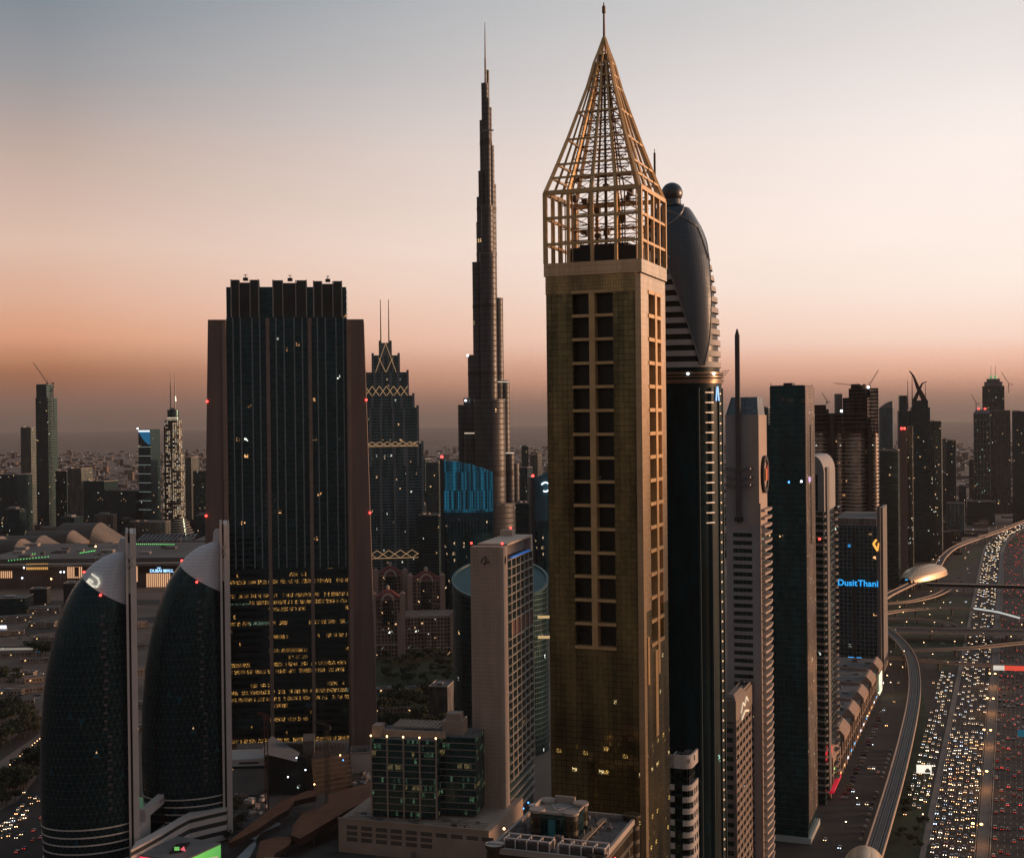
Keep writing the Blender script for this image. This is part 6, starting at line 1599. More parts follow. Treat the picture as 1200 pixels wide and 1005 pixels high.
far = []                                  # (point, heading, kind) of cars past the first 300
cars = []
for lane in range(7):
    s = -28.6 + lane * 3.75; t = -25 + rc.uniform(0, 10)
    while t < 3200:
        
        if rc.random() < 1 - max(0, min(.85, (t - 260) / 700)) * (1 if lane < 2 else .75 if lane < 3 else .25): cars.append((t, s + rc.uniform(-.9, .9), 'main')); t += rc.uniform(8.5, 21) * (1.0 if t < 300 else 1.5 if t < 700 else 2.2)
for lane in range(4):
    s = -48.5 + lane * 3.7; t = 70 + rc.uniform(0, 20) + lane * 5
    while t < 560:
        cars.append((t, s + rc.uniform(-.5, .5), 'service')); t += rc.uniform(9, 24)
for lane in range(8):
    s = 6.2 + lane * 3.8; t = -20 + rc.uniform(0, 30)
    while t < 3200:
        cars.append((t, s + rc.uniform(-.5, .5), 'right')); t += rc.uniform(18, 62) * (1 if t < 600 else 1.6)
cars.sort()
def inframe(p): 
    d = p - CAM; k = d.dot(fw); return 600 + F * d.dot(cr) / k < 1206 and 502.5 - F * d.dot(cu) / k < 1010
cars = [c for c in cars if inframe(hw(c[1], c[0]))]
mf = MB(); mft = MB(); mfb = MB()
for i, (t, s, kd) in enumerate(cars):
    p = hw(s, t)
    if i < 236:
        put_car(p, HA + (pi if kd != 'right' else 0), {'main': L1, 'service': L2, 'right': L3}[kd], {'main': 'cars queueing on the main carriageway', 'service': 'cars in the merging service lanes', 'right': 'cars driving away on the right carriageway'}[kd], 'tail' if kd == 'right' else 'head', rc, rc.random() < .25, name='car')
    else:
        if kd != 'right' and rc.random() < .30: continue
        for sx in (-.7, .7):
            q_ = hw(s + sx, t - 2.3, .7); mm = mft if kd == 'right' else mf
            if kd == 'right' and rc.random() < .62: continue
            g = (.13 + t * .00008) * rc.uniform(.6, 1.25); mm.box(q_.x - g, q_.x + g, q_.y - .1, q_.y + .1, q_.z - g, q_.z + g, 0 if rc.random() < .75 else 1)
        q_ = hw(s, t); A = [hw(s + a2, t + b2).xy[:] for a2, b2 in ((-.9, -2.2), (.9, -2.2), (.9, 2.2), (-.9, 2.2))]; B = [hw(s + a2, t + b2).xy[:] for a2, b2 in ((-.7, -1.0), (.7, -1.0), (.7, 1.6), (-.7, 1.6))]
        mfb.prism(A, .3, .95, rc.choice((0, 1, 2))); mfb.prism(B, .96, 1.45, 2)
far_cars = mfb.build('distant_traffic', [paints[0], paints[1], paints[2]], kind='stuff'); tag(far_cars, 'distant mass of traffic far along the highway', 'traffic')
mf.build('headlights', [emat('far_headlight', (1, .68, .40), 6), emat('far_headlight_cool', (.8, .88, 1), 5)], far_cars, kind='stuff'); mft.build('tail_lights', [TLs[1].materials[0], TLs[0].materials[0]], far_cars, kind='stuff')
for q_, i in ROAM:
    put_car(q_, HA + (pi if i % 2 else -.6), 'car with lit headlights roaming the side roads left of the far highway', 'cars on the far side roads', 'head', rc, name='car')
# service street: parked rows and a few moving cars
e0, e1 = gp(990, 935), gp(1034, 835)
for i in range(26):
    p = e0.lerp(e1, i / 25) + Vector((rc.uniform(-1, 1), 0, 0)); 
    put_car(p, HA + R(60), 'unlit car parked in the slanted row outside the stone office blocks', 'cars parked outside the stone blocks', None, rc)
e0, e1 = gp(1003, 1000), gp(1044, 880)
for i in range(20):
    p = e0.lerp(e1, i / 19); 
    if rc.random() < .8: put_car(p, HA, 'unlit car parked in the line beside the viaduct foot', 'cars parked beside the viaduct', None, rc)
for px, py, lt in ((1016, 942, 'head'), (967, 984, 'head'), (984, 993, 'head'), (1006, 942, 'head'), (1000, 927, 'head'), (1024, 900, 'head'), (1029, 905, 'tail'), (1022, 872, 'head'), (1039, 850, 'head'), (1048, 822, 'head'), (1053, 800, 'head'), (1036, 832, 'head'), (1019, 900, 'head')):
    put_car(gp(px, py), HA + (pi if lt == 'head' else 0), 'car with its lights on moving along the service street', 'cars driving on the service street', lt, rc, name='car')
for px, py, lt in ((1094, 800, 'head'), (1108, 815, 'head'), (1075, 752, 'tail')):
    put_car(gp(px, py), HA + pi, 'lone car on the slip road below the viaduct bend', 'cars on the slip roads', lt, rc, name='car')
for px, py in ((1047, 738), (1090, 740), (1150, 742), (1190, 738), (1060, 771), (1108, 776), (1122, 776), (1100, 712), (1085, 713)):
    put_car(gp(px, py, 9), HA + pi / 2, 'car crossing one of the interchange bridges', 'cars on the interchange bridges', 'head', rc, z=8.9, name='car')
# ---------------------------------------------------------------- trees
leafm = pmat('leaf', (.030, .042, .020), .9, var=.5, scale=.6)
leafm2 = pmat('leaf_dry', (.045, .048, .026), .9, var=.5, scale=.6)
barkm = pmat('bark', (.06, .045, .035), .9, var=.2)
def tree_proto(seed, h, r, n, mt):
    rnd = random.Random(seed); root = empty('tree', (0, 0, 0))
    m = MB(); m.cyl(0, 0, 0, h * .5, .28, n=7, r1=.16)
    for k in range(5): t = 2 * pi * k / 5 + rnd.random(); m.bar((0, 0, h * .4), (cos(t) * r * .55, sin(t) * r * .55, h * .68), .14)
    m.build('trunk', barkm, root)
    m = MB(); cl = [(rnd.gauss(0, r * .42), rnd.gauss(0, r * .42), h * .66 + rnd.gauss(0, h * .13), rnd.uniform(.25, .5) * r) for _ in range(11)]
    for _ in range(n):
        cx, cy_, cz, cr_ = rnd.choice(cl); v = Vector((rnd.gauss(0, 1), rnd.gauss(0, 1), rnd.gauss(0, .8))); v.normalize(); p = Vector((cx, cy_, cz)) + v * cr_ * rnd.uniform(.5, 1.08)
        a_ = Vector((rnd.gauss(0, 1), rnd.gauss(0, 1), rnd.gauss(0, .6))).normalized(); b_ = a_.cross(v + Vector((.01, .02, .03))).normalized(); s = rnd.uniform(.25, .6)
        m.face((p - a_ * s - b_ * s * .6, p + a_ * s - b_ * s * .6, p + a_ * s * .7 + b_ * s * .7, p - a_ * s * .7 + b_ * s * .7))
    m.build('crown', mt, root)
    return root
protos = [tree_proto(1, 9, 4.6, 520, leafm), tree_proto(2, 7.5, 4.0, 430, leafm2), tree_proto(3, 11, 4.4, 520, leafm)]
used = set()
def plant(x, y, s, k, label, group):
    o = protos[k] if k not in used else dup(protos[k]); used.add(k)
    o.location = (x, y, 0); o.scale = (s, s, s * random.uniform(.85, 1.15)); o.rotation_euler.z = random.uniform(0, 6.28); tag(o, label, 'tree', group)
rt = random.Random(8); random.seed(9)
def grove(pxs, n, label, group, s0=.8, s1=1.5):
    """scatter inside a pixel-outlined piece of ground"""
    xs = [p[0] for p in pxs]; ys = [p[1] for p in pxs]; k = 0; tries = 0
    while k < n and tries < 9999:
        tries += 1; x, y = rt.uniform(min(xs), max(xs)), rt.uniform(min(ys), max(ys)); ins = False
        for (x0, y0), (x1, y1) in zip(pxs, pxs[1:] + pxs[:1]):
            if (y0 > y) != (y1 > y) and x < (x1 - x0) * (y - y0) / (y1 - y0) + x0: ins = not ins
        if ins: p = gp(x, y); plant(p.x, p.y, rt.uniform(s0, s1), rt.randrange(3), label, group); k += 1
grove([(443, 772), (478, 768), (535, 775), (535, 800), (480, 806), (443, 800)], 34, 'dark round tree in the park right of the wide slab tower', 'park trees')
grove([(443, 815), (500, 812), (530, 820), (525, 860), (443, 862)], 46, 'dark tree in the near grove behind the green glass office', 'near grove trees', 1.0, 1.7)
grove([(-5, 828), (40, 832), (50, 850), (40, 862), (-5, 885)], 34, 'dark tree left of the emblem tower, above the lamp-lined path', 'upper left trees', 1.0, 1.7)
grove([(20, 898), (52, 882), (52, 905), (20, 938), (-5, 955), (-5, 930)], 40, 'dark tree between the lamp-lined path and the left highway', 'lower left trees', 1.0, 1.6)
grove([(30, 762), (60, 762), (60, 770), (30, 770)], 6, 'dark tree beside the long lit low building', 'trees by the low building', 1.2, 1.9)
grove([(0, 790), (22, 788), (22, 805), (0, 806)], 9, 'dark tree among the parking lots on the left', 'parking lot trees', 1.0, 1.6)
grove([(1060, 930), (1086, 925), (1084, 1000), (1040, 1005)], 12, 'small tree scattered on the green verge below the billboard', 'verge trees', .5, .9)
grove([(1108, 626), (1122, 622), (1120, 640), (1108, 640)], 8, 'dark tree beside the metro bend', 'metro bend trees', 1.6, 2.6)
grove([(280, 975), (300, 950), (275, 935), (262, 990)], 8, 'small tree by the rusty canopies construction yard', 'yard trees', .6, .9)

# ---------------------------------------------------------------- ground surfaces on the left
sheet('left_highway', [(-20, 960), (20, 938), (46, 908), (75, 870), (110, 870), (100, 905), (60, 1020), (-20, 1060)], .012, asph)
sheet('sandy_lots', [(-20, 690), (250, 690), (250, 860), (60, 850), (-20, 835)], .004, sandm)
sheet('road', [(-20, 885), (60, 838), (60, 850), (-20, 905)], .012, asph2)
sheet('park_lawn', [(438, 765), (540, 765), (545, 865), (436, 868)], .008, grassm)
sheet('plaza', [(240, 870), (440, 870), (440, 1020), (240, 1020)], .008, pmat('plaza_dark', (.075, .065, .060), .9, var=.5, scale=.05))
sheet('park_road', [(443, 806), (485, 803), (535, 805), (535, 811), (485, 809), (443, 812)], .014, asph2)
sheet('road', [(-20, 741), (250, 716), (250, 722), (-20, 749)], .014, asph)
sheet('road', [(-20, 704), (250, 702), (250, 708), (-20, 711)], .014, asph)
# lamps along the path
lpath = lamp_proto(4, (1,), (1, .55, .25), 9, .34)
for i in range(24):
    if i < 14: t = i / 13; px, py = 8 + 38 * t, 896 - 33 * t
    else: t = (i - 14) / 9; px, py = 0 + 25 * t, 920 - 25 * t
    o = lpath if i == 0 else dup(lpath); p = gp(px, py, 4); o.location = (p.x, p.y, 0)
    tag(o, 'small warm lamp in the upper row lining the left path' if i < 14 else 'small warm lamp in the short lower row lining the left path', 'path lamp', 'upper path lamps' if i < 14 else 'lower path lamps')
rl = random.Random(31)
# cars on the left highway
for px, py, lt in [(29, 928, 'head'), (36, 934, 'head'), (42, 935, 'head'), (46, 938, 'head'), (27, 944, 'head'), (22, 948, 'head'), (20, 953, 'head'), (28, 954, 'head'), (30, 958, 'head'), (24, 960, 'head'), (15, 958, 'head'), (11, 963, 'head'), (8, 963, 'head'), (14, 966, 'head'), (20, 968, 'head'), (12, 970, 'head'), (3, 967, 'head'), (2, 973, 'head'), (11, 979, 'head'), (2, 981, 'head'), (26, 977, 'head'), (20, 981, 'head'), (7, 971, 'head'), (17, 961, 'head'), (38, 941, 'head'), (33, 949, 'head'),
                  (40, 973, 'tail'), (48, 981, 'tail'), (39, 984, 'tail'), (29, 994, 'tail'), (20, 998, 'tail'), (49, 958, 'tail'), (52, 968, 'tail')]:
    a0, a1 = gp(0, 975), gp(45, 928); az = math.atan2((a1 - a0).x, (a1 - a0).y)
    put_car(gp(px, py), az + (pi if lt == 'head' else 0), 'car with headlights on in the left highway queue' if lt == 'head' else 'car with red tail lights on the near lanes of the left highway', 'cars on the left highway', lt, rl, name='car')
for i in range(46):
    px, py = rl.uniform(0, 50), rl.choice((786, 790, 794, 815, 819, 745, 748)); put_car(gp(px, py), R(70), 'unlit car standing in the sandy parking lots on the left', 'cars in the parking lots', 'head' if rl.random() < .12 else None, rl)
# villas and sheds
def small_building(px, py, w_, d, h, label, mt, az=0.2, group=None, win=True, name='low_building'):
    p = gp(px, py); root = empty(name, (p.x, p.y, 0), az, label=label, cat='building', group=group)
    m = MB(); m.box(-w_ / 2, w_ / 2, 0, d, 0, h, 0, top=1); m.build('walls', [mt, roofm], root)
    m = MB(); m.box(-w_ / 2 - .2, w_ / 2 + .2, -.2, .3, h, h + .9); m.box(-w_ / 2 - .2, w_ / 2 + .2, d - .3, d + .2, h, h + .9); m.box(-w_ / 2 - .2, -w_ / 2 + .2, .3, d - .3, h, h + .9); m.box(w_ / 2 - .2, w_ / 2 + .2, .3, d - .3, h, h + .9); m.build('parapet', conc, root)
    m = MB(); m.box(-w_ * .2, w_ * .1, d * .3, d * .6, h, h + 1.8); m.build('roof_unit', steel, root)
    return root
wallw = gmat('villa_wall', glass=(.02, .02, .02), cw=3.2, ch=3.6, mull=.5, mcol=(.30, .225, .18), lit=.08, es=1.6, span=.4, spancol=(.30, .225, .18), rough=.6, tilt=0, seed=91)
for i, (px, py, w_, d, h) in enumerate([(32, 812, 30, 8, 5), (10, 815, 24, 14, 4), (40, 800, 18, 12, 5), (22, 826, 26, 9, 4), (30, 793, 16, 10, 4), (8, 770, 60, 8, 5), (46, 776, 40, 6, 4), (48, 735, 34, 14, 6), (18, 729, 44, 16, 7), (8, 744, 40, 10, 4), (55, 751, 36, 8, 4), (52, 720, 40, 20, 9), (162, 760, 24, 10, 5), (160, 790, 20, 10, 5), (163, 830, 18, 10, 4), (160, 735, 28, 12, 6), (165, 858, 16, 9, 4), (458, 836, 36, 10, 5), (492, 812, 42, 9, 5), (505, 848, 26, 10, 5), (480, 850, 30, 9, 4), (452, 812, 20, 10, 4)]):
    place = ['among the parking lots left of the emblem tower', 'in the gap between the two sail-backed towers', 'by the park right of the wide slab tower'][0 if i < 12 else 1 if i < 17 else 2]
    small_building(px, py, w_, d, h, 'low flat-roofed sandy building ' + place, wallw, rl.uniform(-.1, .5), 'low buildings ' + place)
r = small_building(14, 766, 70, 10, 7, 'long low building with glowing white front and blue windows on the left', wallw, .03)
m = MB(); m.box(-35, 32, -.4, -.02, 4.6, 6.8); m.build('lit_fascia', emat('fascia_white', (1, .85, .7), .22), r); m = MB(); m.box(-35, 32, -.3, -.02, .8, 3.4); m.build('blue_windows', emat('window_blue', (.03, .12, .2), .3), r)
r = small_building(2, 742, 10, 6, 6, 'small kiosk with a glaring white sign at the left edge', wallw, 0)
m = MB(); m.box(-5, 6, -.4, -.1, 6, 10); m.build('lit_sign', emat('sign_glare', (.75, .8, 1), 2.0), r)
# dark foreground blocks at left edge, y 690-760
small_building(10, 722, 44, 40, 24, 'dark squat block below the mall entrances at the left edge', gdark, .1)
small_building(84, 712, 22, 30, 34, 'dark grey square block just left of the emblem tower', concd and gmat('plain_dark_wall', glass=(.05, .042, .038), cw=5, ch=5, mull=.05, mcol=(.04, .035, .03), lit=.01, rough=.7, tilt=0), .1)
small_building(45, 708, 24, 20, 22, 'brown-grey cube building below the lit mall panel', gmat('plain_dark_wall', lit=0), .1)
# curved lot walls
# ---------------------------------------------------------------- great mall with vaulted roofs
def mall():
    D0 = 2020; x0, x1 = at(-40, 690, D0).x, at(246, 690, D0).x; zr = 42
    root = empty('shopping_mall', (x0, D0, 0), 0, label='vast low shopping mall with vaulted roofs and golden lit entrances', cat='building')
    W_ = x1 - x0; q = D0 / F
    wl = pmat('mall_wall', (.12, .08, .06), .8, var=.2, scale=.03); rf = pmat('mall_roof', (.13, .115, .105), .85, var=.3, scale=.01)
    X = lambda px: at(px, 680, D0).x - x0; Z = lambda y: zat(100, y, D0)
    m = MB(); m.box(0, W_, 0, 330, 0, zr - 8, 0, top=1); m.box(8, W_ - 6, 40, 300, zr - 7.99, zr, 1); m.build('main_hall', [wl, rf], root)
    m = MB(); m.box(-4, W_ + 4, -7, 12, zr - 7.98, zr - 4); m.build('cornice', pmat('mall_cornice', (.22, .17, .14), .8), root)
    glow = emat('entrance_glow', (1, .55, .30), .72); gold_ = emat('golden_glow', (1, .52, .14), .8)
    for px0, px1, y0, y1, mt in ((-20, 15, 668, 676, glow), (31, 57, 659.5, 666.5, gold_), (79, 97, 661, 677, glow), (141, 162, 664, 682, glow), (171.5, 200, 672.5, 689, glow)):
        m = MB(); n = max(2, int((px1 - px0) / 2.2))
        m.box(X(px0), X(px1), -.6, -.05, Z(y1), Z(y0)); m.build('lit_entrance', mt, root)
        m = MB()
        for k in range(n + 1): x = X(px0) + (X(px1) - X(px0)) * k / n; m.box(x - .5, x + .5, -1.6, -.65, Z(y1), Z(y0))
        m.build('entrance_columns', pmat('entrance_stone', (.35, .2, .12), .8), root)
    m = MB(); m.box(X(88), X(93), -2.0, -1.7, Z(675), Z(664)); m.build('poster', pmat('poster_dark', (.10, .05, .025), .6), root)
    m = MB(); m.box(X(163), X(206), -.5, -.06, Z(672), Z(662)); m.build('sign_wall', pmat('sign_brown', (.06, .032, .022), .8), root)
    cu_ = bpy.data.curves.new('t', 'FONT'); cu_.body = 'DUBAI MALL'; cu_.size = 6.6; cu_.extrude = .2; cu_.offset = .12
    o = lettering(cu_, 'sign_lettering', emat('sign_ice', (.35, .65, 1), 1.8), root); o.location = (X(176), -1.0, Z(671)); o.rotation_euler = (pi / 2, 0, 0)
    cu_ = bpy.data.curves.new('t', 'FONT'); cu_.body = 'THE'; cu_.size = 3; cu_.extrude = .2; cu_.offset = .1
    o = lettering(cu_, 'sign_lettering', emat('sign_ice', (.35, .65, 1), 1.8), root); o.location = (X(184.5), -1.0, Z(667)); o.rotation_euler = (pi / 2, 0, 0)
    # barrel vaults, ends to the right
    vm = pmat('vault_zinc', (.17, .15, .135), .6, .15, var=.1); em = pmat('vault_end', (.30, .225, .17), .8)
    def vault(pxr, y0, y1, D, rpx, Lpx):
        q_ = D / F; r = rpx * q_; xr = at(pxr, y1, D).x - x0; xl = xr - Lpx * q_; zb = zat(pxr, y1, D); h = (y1 - y0) * q_; n = 14
        m = MB(); P = lambda x, i, s=1.0: (x, D - D0 + r * 2.2 * cos(pi * i / n), zb + h * s * sin(pi * i / n))
        for i in range(n): m.face((P(xr - r, i), P(xr - r, i + 1), P(xl, i + 1), P(xl, i)), 0, smooth=True); m.face((P(xl, i), P(xl, i + 1), P(xr - r, i + 1), P(xr - r, i)), 0, smooth=True)
        m.build('vault', vm, root)
        m = MB()
        for i in range(n):          # rounded end facing right and the viewer
            a_, b_ = P(xr - r, i), P(xr - r, i + 1)
            m.face((a_, b_, (xr + r * sin(pi * (i + 1) / n) * .6, b_[1] * 1.0, zb), (xr + r * sin(pi * i / n) * .6, a_[1], zb)))
        m.face([P(xr - r + .1, i) for i in range(n + 1)]); m.build('vault_end', em, root)
        m = MB(); m.box(xl, xr + r * .6, D - D0 - r * 2.2, D - D0 + r * 2.2, 20, zb + .01); m.build('vault_base', em, root)
    vault(133, 612, 632, 2520, 16, 58); vault(95, 621, 634, 2440, 10, 60); vault(62, 627, 640, 2360, 12, 60); vault(38, 631, 645, 2290, 12, 60); vault(14, 628, 645, 2300, 14, 40)
    # slanted skylights
    for k in range(13):
        px = 172 + k * 5; p = at(px, 640, 2420); m = MB(); x = p.x - x0; z_ = zr
        m.face(((x, 330, z_), (x + 5, 330, z_), (x + 8, 372, z_ + 9), (x + 3, 372, z_ + 9))); m.box(x + 3, x + 8, 372, 373, z_, z_ + 9); m.build('skylight', pmat('skylight_dark', (.06, .06, .065), .4), root)
    m = MB(); m.box(X(165), W_ + 40, 330, 420, 0, zr - .02); m.build('rear_hall', rf, root)
    # green roof lamps
    k = 0
    for (xa, ya, xb, yb, n) in ((10, 657, 60, 652, 14), (94, 648, 113, 645, 10), (160, 637.5, 206, 638, 20), (38, 649, 44, 649, 2)):
        for i in range(n):
            px = xa + (xb - xa) * i / n; py = ya + (yb - ya) * i / n; z = zr + 1; p = gp(px, py, z); m = MB(); m.ball(p.x - x0, min(p.y - D0, 360), z + (.5 if p.y < 2300 else 0), .75, n=6, k=4); m.build('green_lamp', emat('lamp_green', (.15, .9, .2), 1.6), root)
    for px, py, c in ((28, 665, whitel), (71, 670, whitel), (75, 670, whitel), (112, 640, warml), (60, 678, warml), (26, 677, whitel), (101, 690, bluel)):
        m = MB(); p = at(px, py, D0 - 14); m.cyl(p.x - x0, p.y - D0, 0, p.z, .4, n=6); m.build('forecourt_mast', steel, root); m = MB(); m.ball(p.x - x0, p.y - D0, p.z, 1.3, n=8, k=5); m.build('forecourt_light', c, root)
    for k in range(18):
        px = rl.uniform(0, 230); p = at(px, 600, D0 + rl.uniform(60, 260)); m = MB(); x = p.x - x0; y = p.y - D0; w_ = rl.uniform(5, 22); m.box(x, x + w_, y, y + w_ * .8, zr, zr + rl.uniform(2, 5)); m.build('roof_plant', [rf, concd, conc][k % 3], root)
mall()

# ---------------------------------------------------------------- skyline on the left
gm1 = gmat('dim_glass', glass=(.016, .030, .034), cw=3, ch=4, mull=.1, mcol=(.03, .045, .05), lit=.012, es=1.6, seed=101)
gbr = gmat('brown_flats', glass=(.03, .025, .022), cw=3.4, ch=3.8, mull=.32, mcol=(.15, .105, .085), lit=.01, es=1.6, seed=103, tilt=0)
simple_tower('apartment_tower', 'brown apartment tower left of the dark crane-topped tower', 24, 36, 41, 501, 3300, gbr, roof=2, b=40)
r, f, z = simple_tower('construction_tower', 'slender dark tower topped out under a luffing crane at the far left', 41.5, 56, 62.5, 466, 3250, gmat('raw_dark', glass=(.014, .016, .018), cw=4, ch=4.2, mull=.12, mcol=(.04, .035, .033), lit=.01, es=1.2, span=.3, spancol=(.04, .035, .033)), roof=0, b=34)
m = MB(); m.box(1, f.a * .85, 2, 28, z, zat(50, 450, 3250), 0); m.build('upper_storeys', MAT['raw_dark'], r)
m = MB()
for k in range(20): zz = z * .25 + k * z * .04; m.box(f.a + 2, f.a + 5.5, 6, 8, zz, zz + 1)
m.box(f.a + 2, f.a + 2.6, 6, 6.6, 0, z + 8); m.box(f.a + 5, f.a + 5.6, 6, 6.6, 0, z + 8); m.build('hoist_mast', darkm, r)
p = at(55, 452, 3270); tower_crane(p.x, p.y, p.z - 4, 8, 62, R(180), R(56), 'luffing crane on the slender dark tower, long jib raised to the left', w_=3)
p = at(62, 470, 3270); tower_crane(p.x, p.y, p.z - 70, 95, 12, R(20), R(70), 'second crane climbing the right side of the slender dark tower', w_=3)
simple_tower('office_block', 'dark green block cut by the left edge of the view', -20, 20, 25, 556, 3000, gm1, roof=3, b=50, cat='building')
simple_tower('apartment_tower', 'pale-topped teal block right of the slender dark tower', 65, 78, 80, 552, 3100, gblue, roof=2, b=40, cat='building')
simple_tower('apartment_tower', 'brown block with two bright lamps on its roof, right of the slender dark tower', 79, 95, 97, 549, 3000, gbr, roof=2, b=40, cat='building')
for px in (77.5, 86): p = at(px, 543, 3000); r = sc.objects.get('apartment_tower')
simple_tower('office_block', 'low dark green glass block with flat roof, left of the blue-topped tower', 98, 122, 124, 564, 2950, gm1, roof=2, b=50, cat='building')
simple_tower('office_block', 'wide dark green office block at the foot of the blue-topped tower', 125, 159, 161, 575, 2900, gm1, roof=3, b=40, cat='building')
def blue_top():
    D = 2900; f = Fit(162, 176, 179, 503, D, b=36); root = empty('office_tower', f.o, TH, label='narrow banded tower with a glowing blue curved top and white sign', cat='tower'); a, b = f.a, f.b
    Z = lambda y: zat(170, y, D); zt = Z(503)
    m = MB(); m.box(0, a, 0, b, 0, zt, 0, top=1); m.build('glass_walls', [gmat('banded_teal', glass=(.02, .04, .048), cw=4, ch=4, mull=.1, mcol=(.03, .05, .055), lit=.01, es=1.4), roofm], root)
    m = MB(); n = 10
    m.face([(0, -.6, Z(505)), *[(a * k / n, -.6, Z(505) - (Z(505) - Z(521)) * sin(pi / 2 * (k / n)) ** 1.0 * (1 if k else 0)) for k in range(1, n + 1)], (a, -.6, Z(505))]); m.build('blue_screen', emat('screen_deep_blue', (.02, .20, .42), .42), root)
    m = MB(); m.box(1, a - 1, -1.2, -.7, Z(506), Z(504)); m.build('white_sign', emat('sign_white2', (.8, .9, 1), 1.2), root)
    y = 524
    while y < 600: m = MB(); m.box(-.4, a + .4, -1.4, -.1, Z(y), Z(y) + 1.3); m.build('pale_band', emat('band_glow', (.5, .62, .60), .22), root); y += 10.5
    m = MB(); m.ball(-1, -1, zt + 2, 1.8, n=8, k=5); m.build('corner_light', whitel, root)
blue_top()
def lit_hotel():
    D = 2745; q = D / F; c = at(201, 560, D); root = empty('hotel_tower', (c.x, c.y, 0), 0, label='rounded hotel tower glowing with lit windows under a pair of needle masts', cat='tower')
    Z = lambda y: zat(200, y, D)
    lit = gmat('lit_hotel_front', glass=(.02, .022, .025), cw=4.6, ch=4.3, mull=.30, mcol=(.06, .05, .045), lit=1.4, litcol=(1, .72, .45), lit2=(.95, .85, .7), es=1.5, span=.28, spancol=(.05, .042, .038), seed=107, grain=2.0, blk=2, rough=.3)
    def ov(rx, ry, z, n=28): return [(rx * cos(2 * pi * i / n), 20 + ry * sin(2 * pi * i / n), z) for i in range(n)]
    for rx, y0, y1 in ((13, 632, 531), (10.5, 530.9, 492)):
        m = MB(); m.loft([ov(rx * q, rx * q * .8, 0 if y0 == 632 else Z(y0)), ov(rx * q, rx * q * .8, Z(y1))], 0, smooth=False); m.build('lit_drum', lit, root)
    m = MB(); m.loft([ov(6.8 * q, 6 * q, Z(492) - 0), ov(6.8 * q, 6 * q, Z(480))], 0, smooth=False); m.build('crown_drum', gmat('crown_bands', glass=(.05, .045, .04), cw=40, ch=5, mull=.0, lit=.95, litcol=(1, .8, .55), es=.9, span=.5, grain=.02, blk=1), root)
    for xx in (-7.5, 0.5): m = MB(); m.box(xx * q - 1.5, xx * q + 1.5, -1, 3 if xx < 0 else 2.5, 0, Z(500)); m.build('dark_seam', darkm, root) if False else m.build('dark_seam', darkm, root)
    m = MB(); m.box(-3 * q, 3 * q, 14, 24, Z(480), Z(478)); m.build('crown_slab', steel, root)
    for px in (-2.6, 2.4): m = MB(); m.cyl(px * q, 18, Z(480), Z(448), 1.3, n=6, r1=1.0); m.cyl(px * q, 18, Z(448), Z(435), .7, n=6, r1=.4); m.build('needle_mast', steel, root)
    m = MB(); m.loft([[(x + 5, y, z) for x, y, z in ov(2.2, 2.2, Z(470))], [(x + 5, y, z) for x, y, z in ov(1.2, 1.2, Z(464))]], 0); m.build('mast_light', emat('mast_glow', (1, .9, .7), 1.6), root)
    for k in range(8):
        rx = (14 + k * .9) * q; z = Z(610 + k * 3); m = MB(); m.loft([[(x + k * 1.4, y, z_) for x, y, z_ in ov(rx, rx * .8, z)], [(x + k * 1.4, y, z_) for x, y, z_ in ov(rx, rx * .8, z + 1.6)]], 0, smooth=False); m.build('base_terrace', conc, root)
    m = MB(); m.loft([ov(18 * q, 14 * q, 0), ov(13.5 * q, 11 * q, Z(608))], 0); m.build('base_drum', gdark, root)
lit_hotel()
simple_tower('office_tower', 'dark plain tower just right of the glowing hotel tower', 214, 224, 226, 536, 2900, gbr, roof=1, b=30)
simple_tower('office_tower', 'blue-grey block beside the left concrete fin of the wide slab tower', 226, 243, 246, 552, 2800, gblue, roof=1, b=30)
simple_tower('office_block', 'brown block with lit shops below the glowing hotel tower', 152, 186, 190, 612, 2600, gbr, roof=3, b=40, cat='building')
simple_tower('office_tower', 'dim tower in haze between the stepped tower and the blue-lit tower', 486, 498, 500, 538, 2600, gblue, roof=1, b=30)
simple_tower('office_tower', 'banded dim block left of the blue-lit curved tower', 499, 514, 516, 542, 2300, gmat('dim_bands', glass=(.03, .035, .04), cw=5, ch=4, mull=.1, mcol=(.06, .065, .07), lit=.02, es=1.4, span=.4, spancol=(.09, .09, .09)), roof=1, b=30)
simple_tower('office_block', 'grey block with pale lit roof line left of the blue-lit curved tower', 490, 514, 518, 604, 1700, gdark, roof=2, b=30, cat='building')
simple_tower('office_tower', 'dark blocky tower right of the stepped needle skyscraper, near the gold tower', 602, 618, 620, 548, 2500, gblue, roof=1, b=30)
simple_tower('office_tower', 'narrow hazy tower peeping left of the gold tower edge', 621, 630, 632, 533, 3000, gbr, roof=1, b=30)
simple_tower('office_tower', 'dim tall block directly behind the round tower with the oval roof', 604, 627, 630, 590, 1650, gdark, roof=2, b=30)

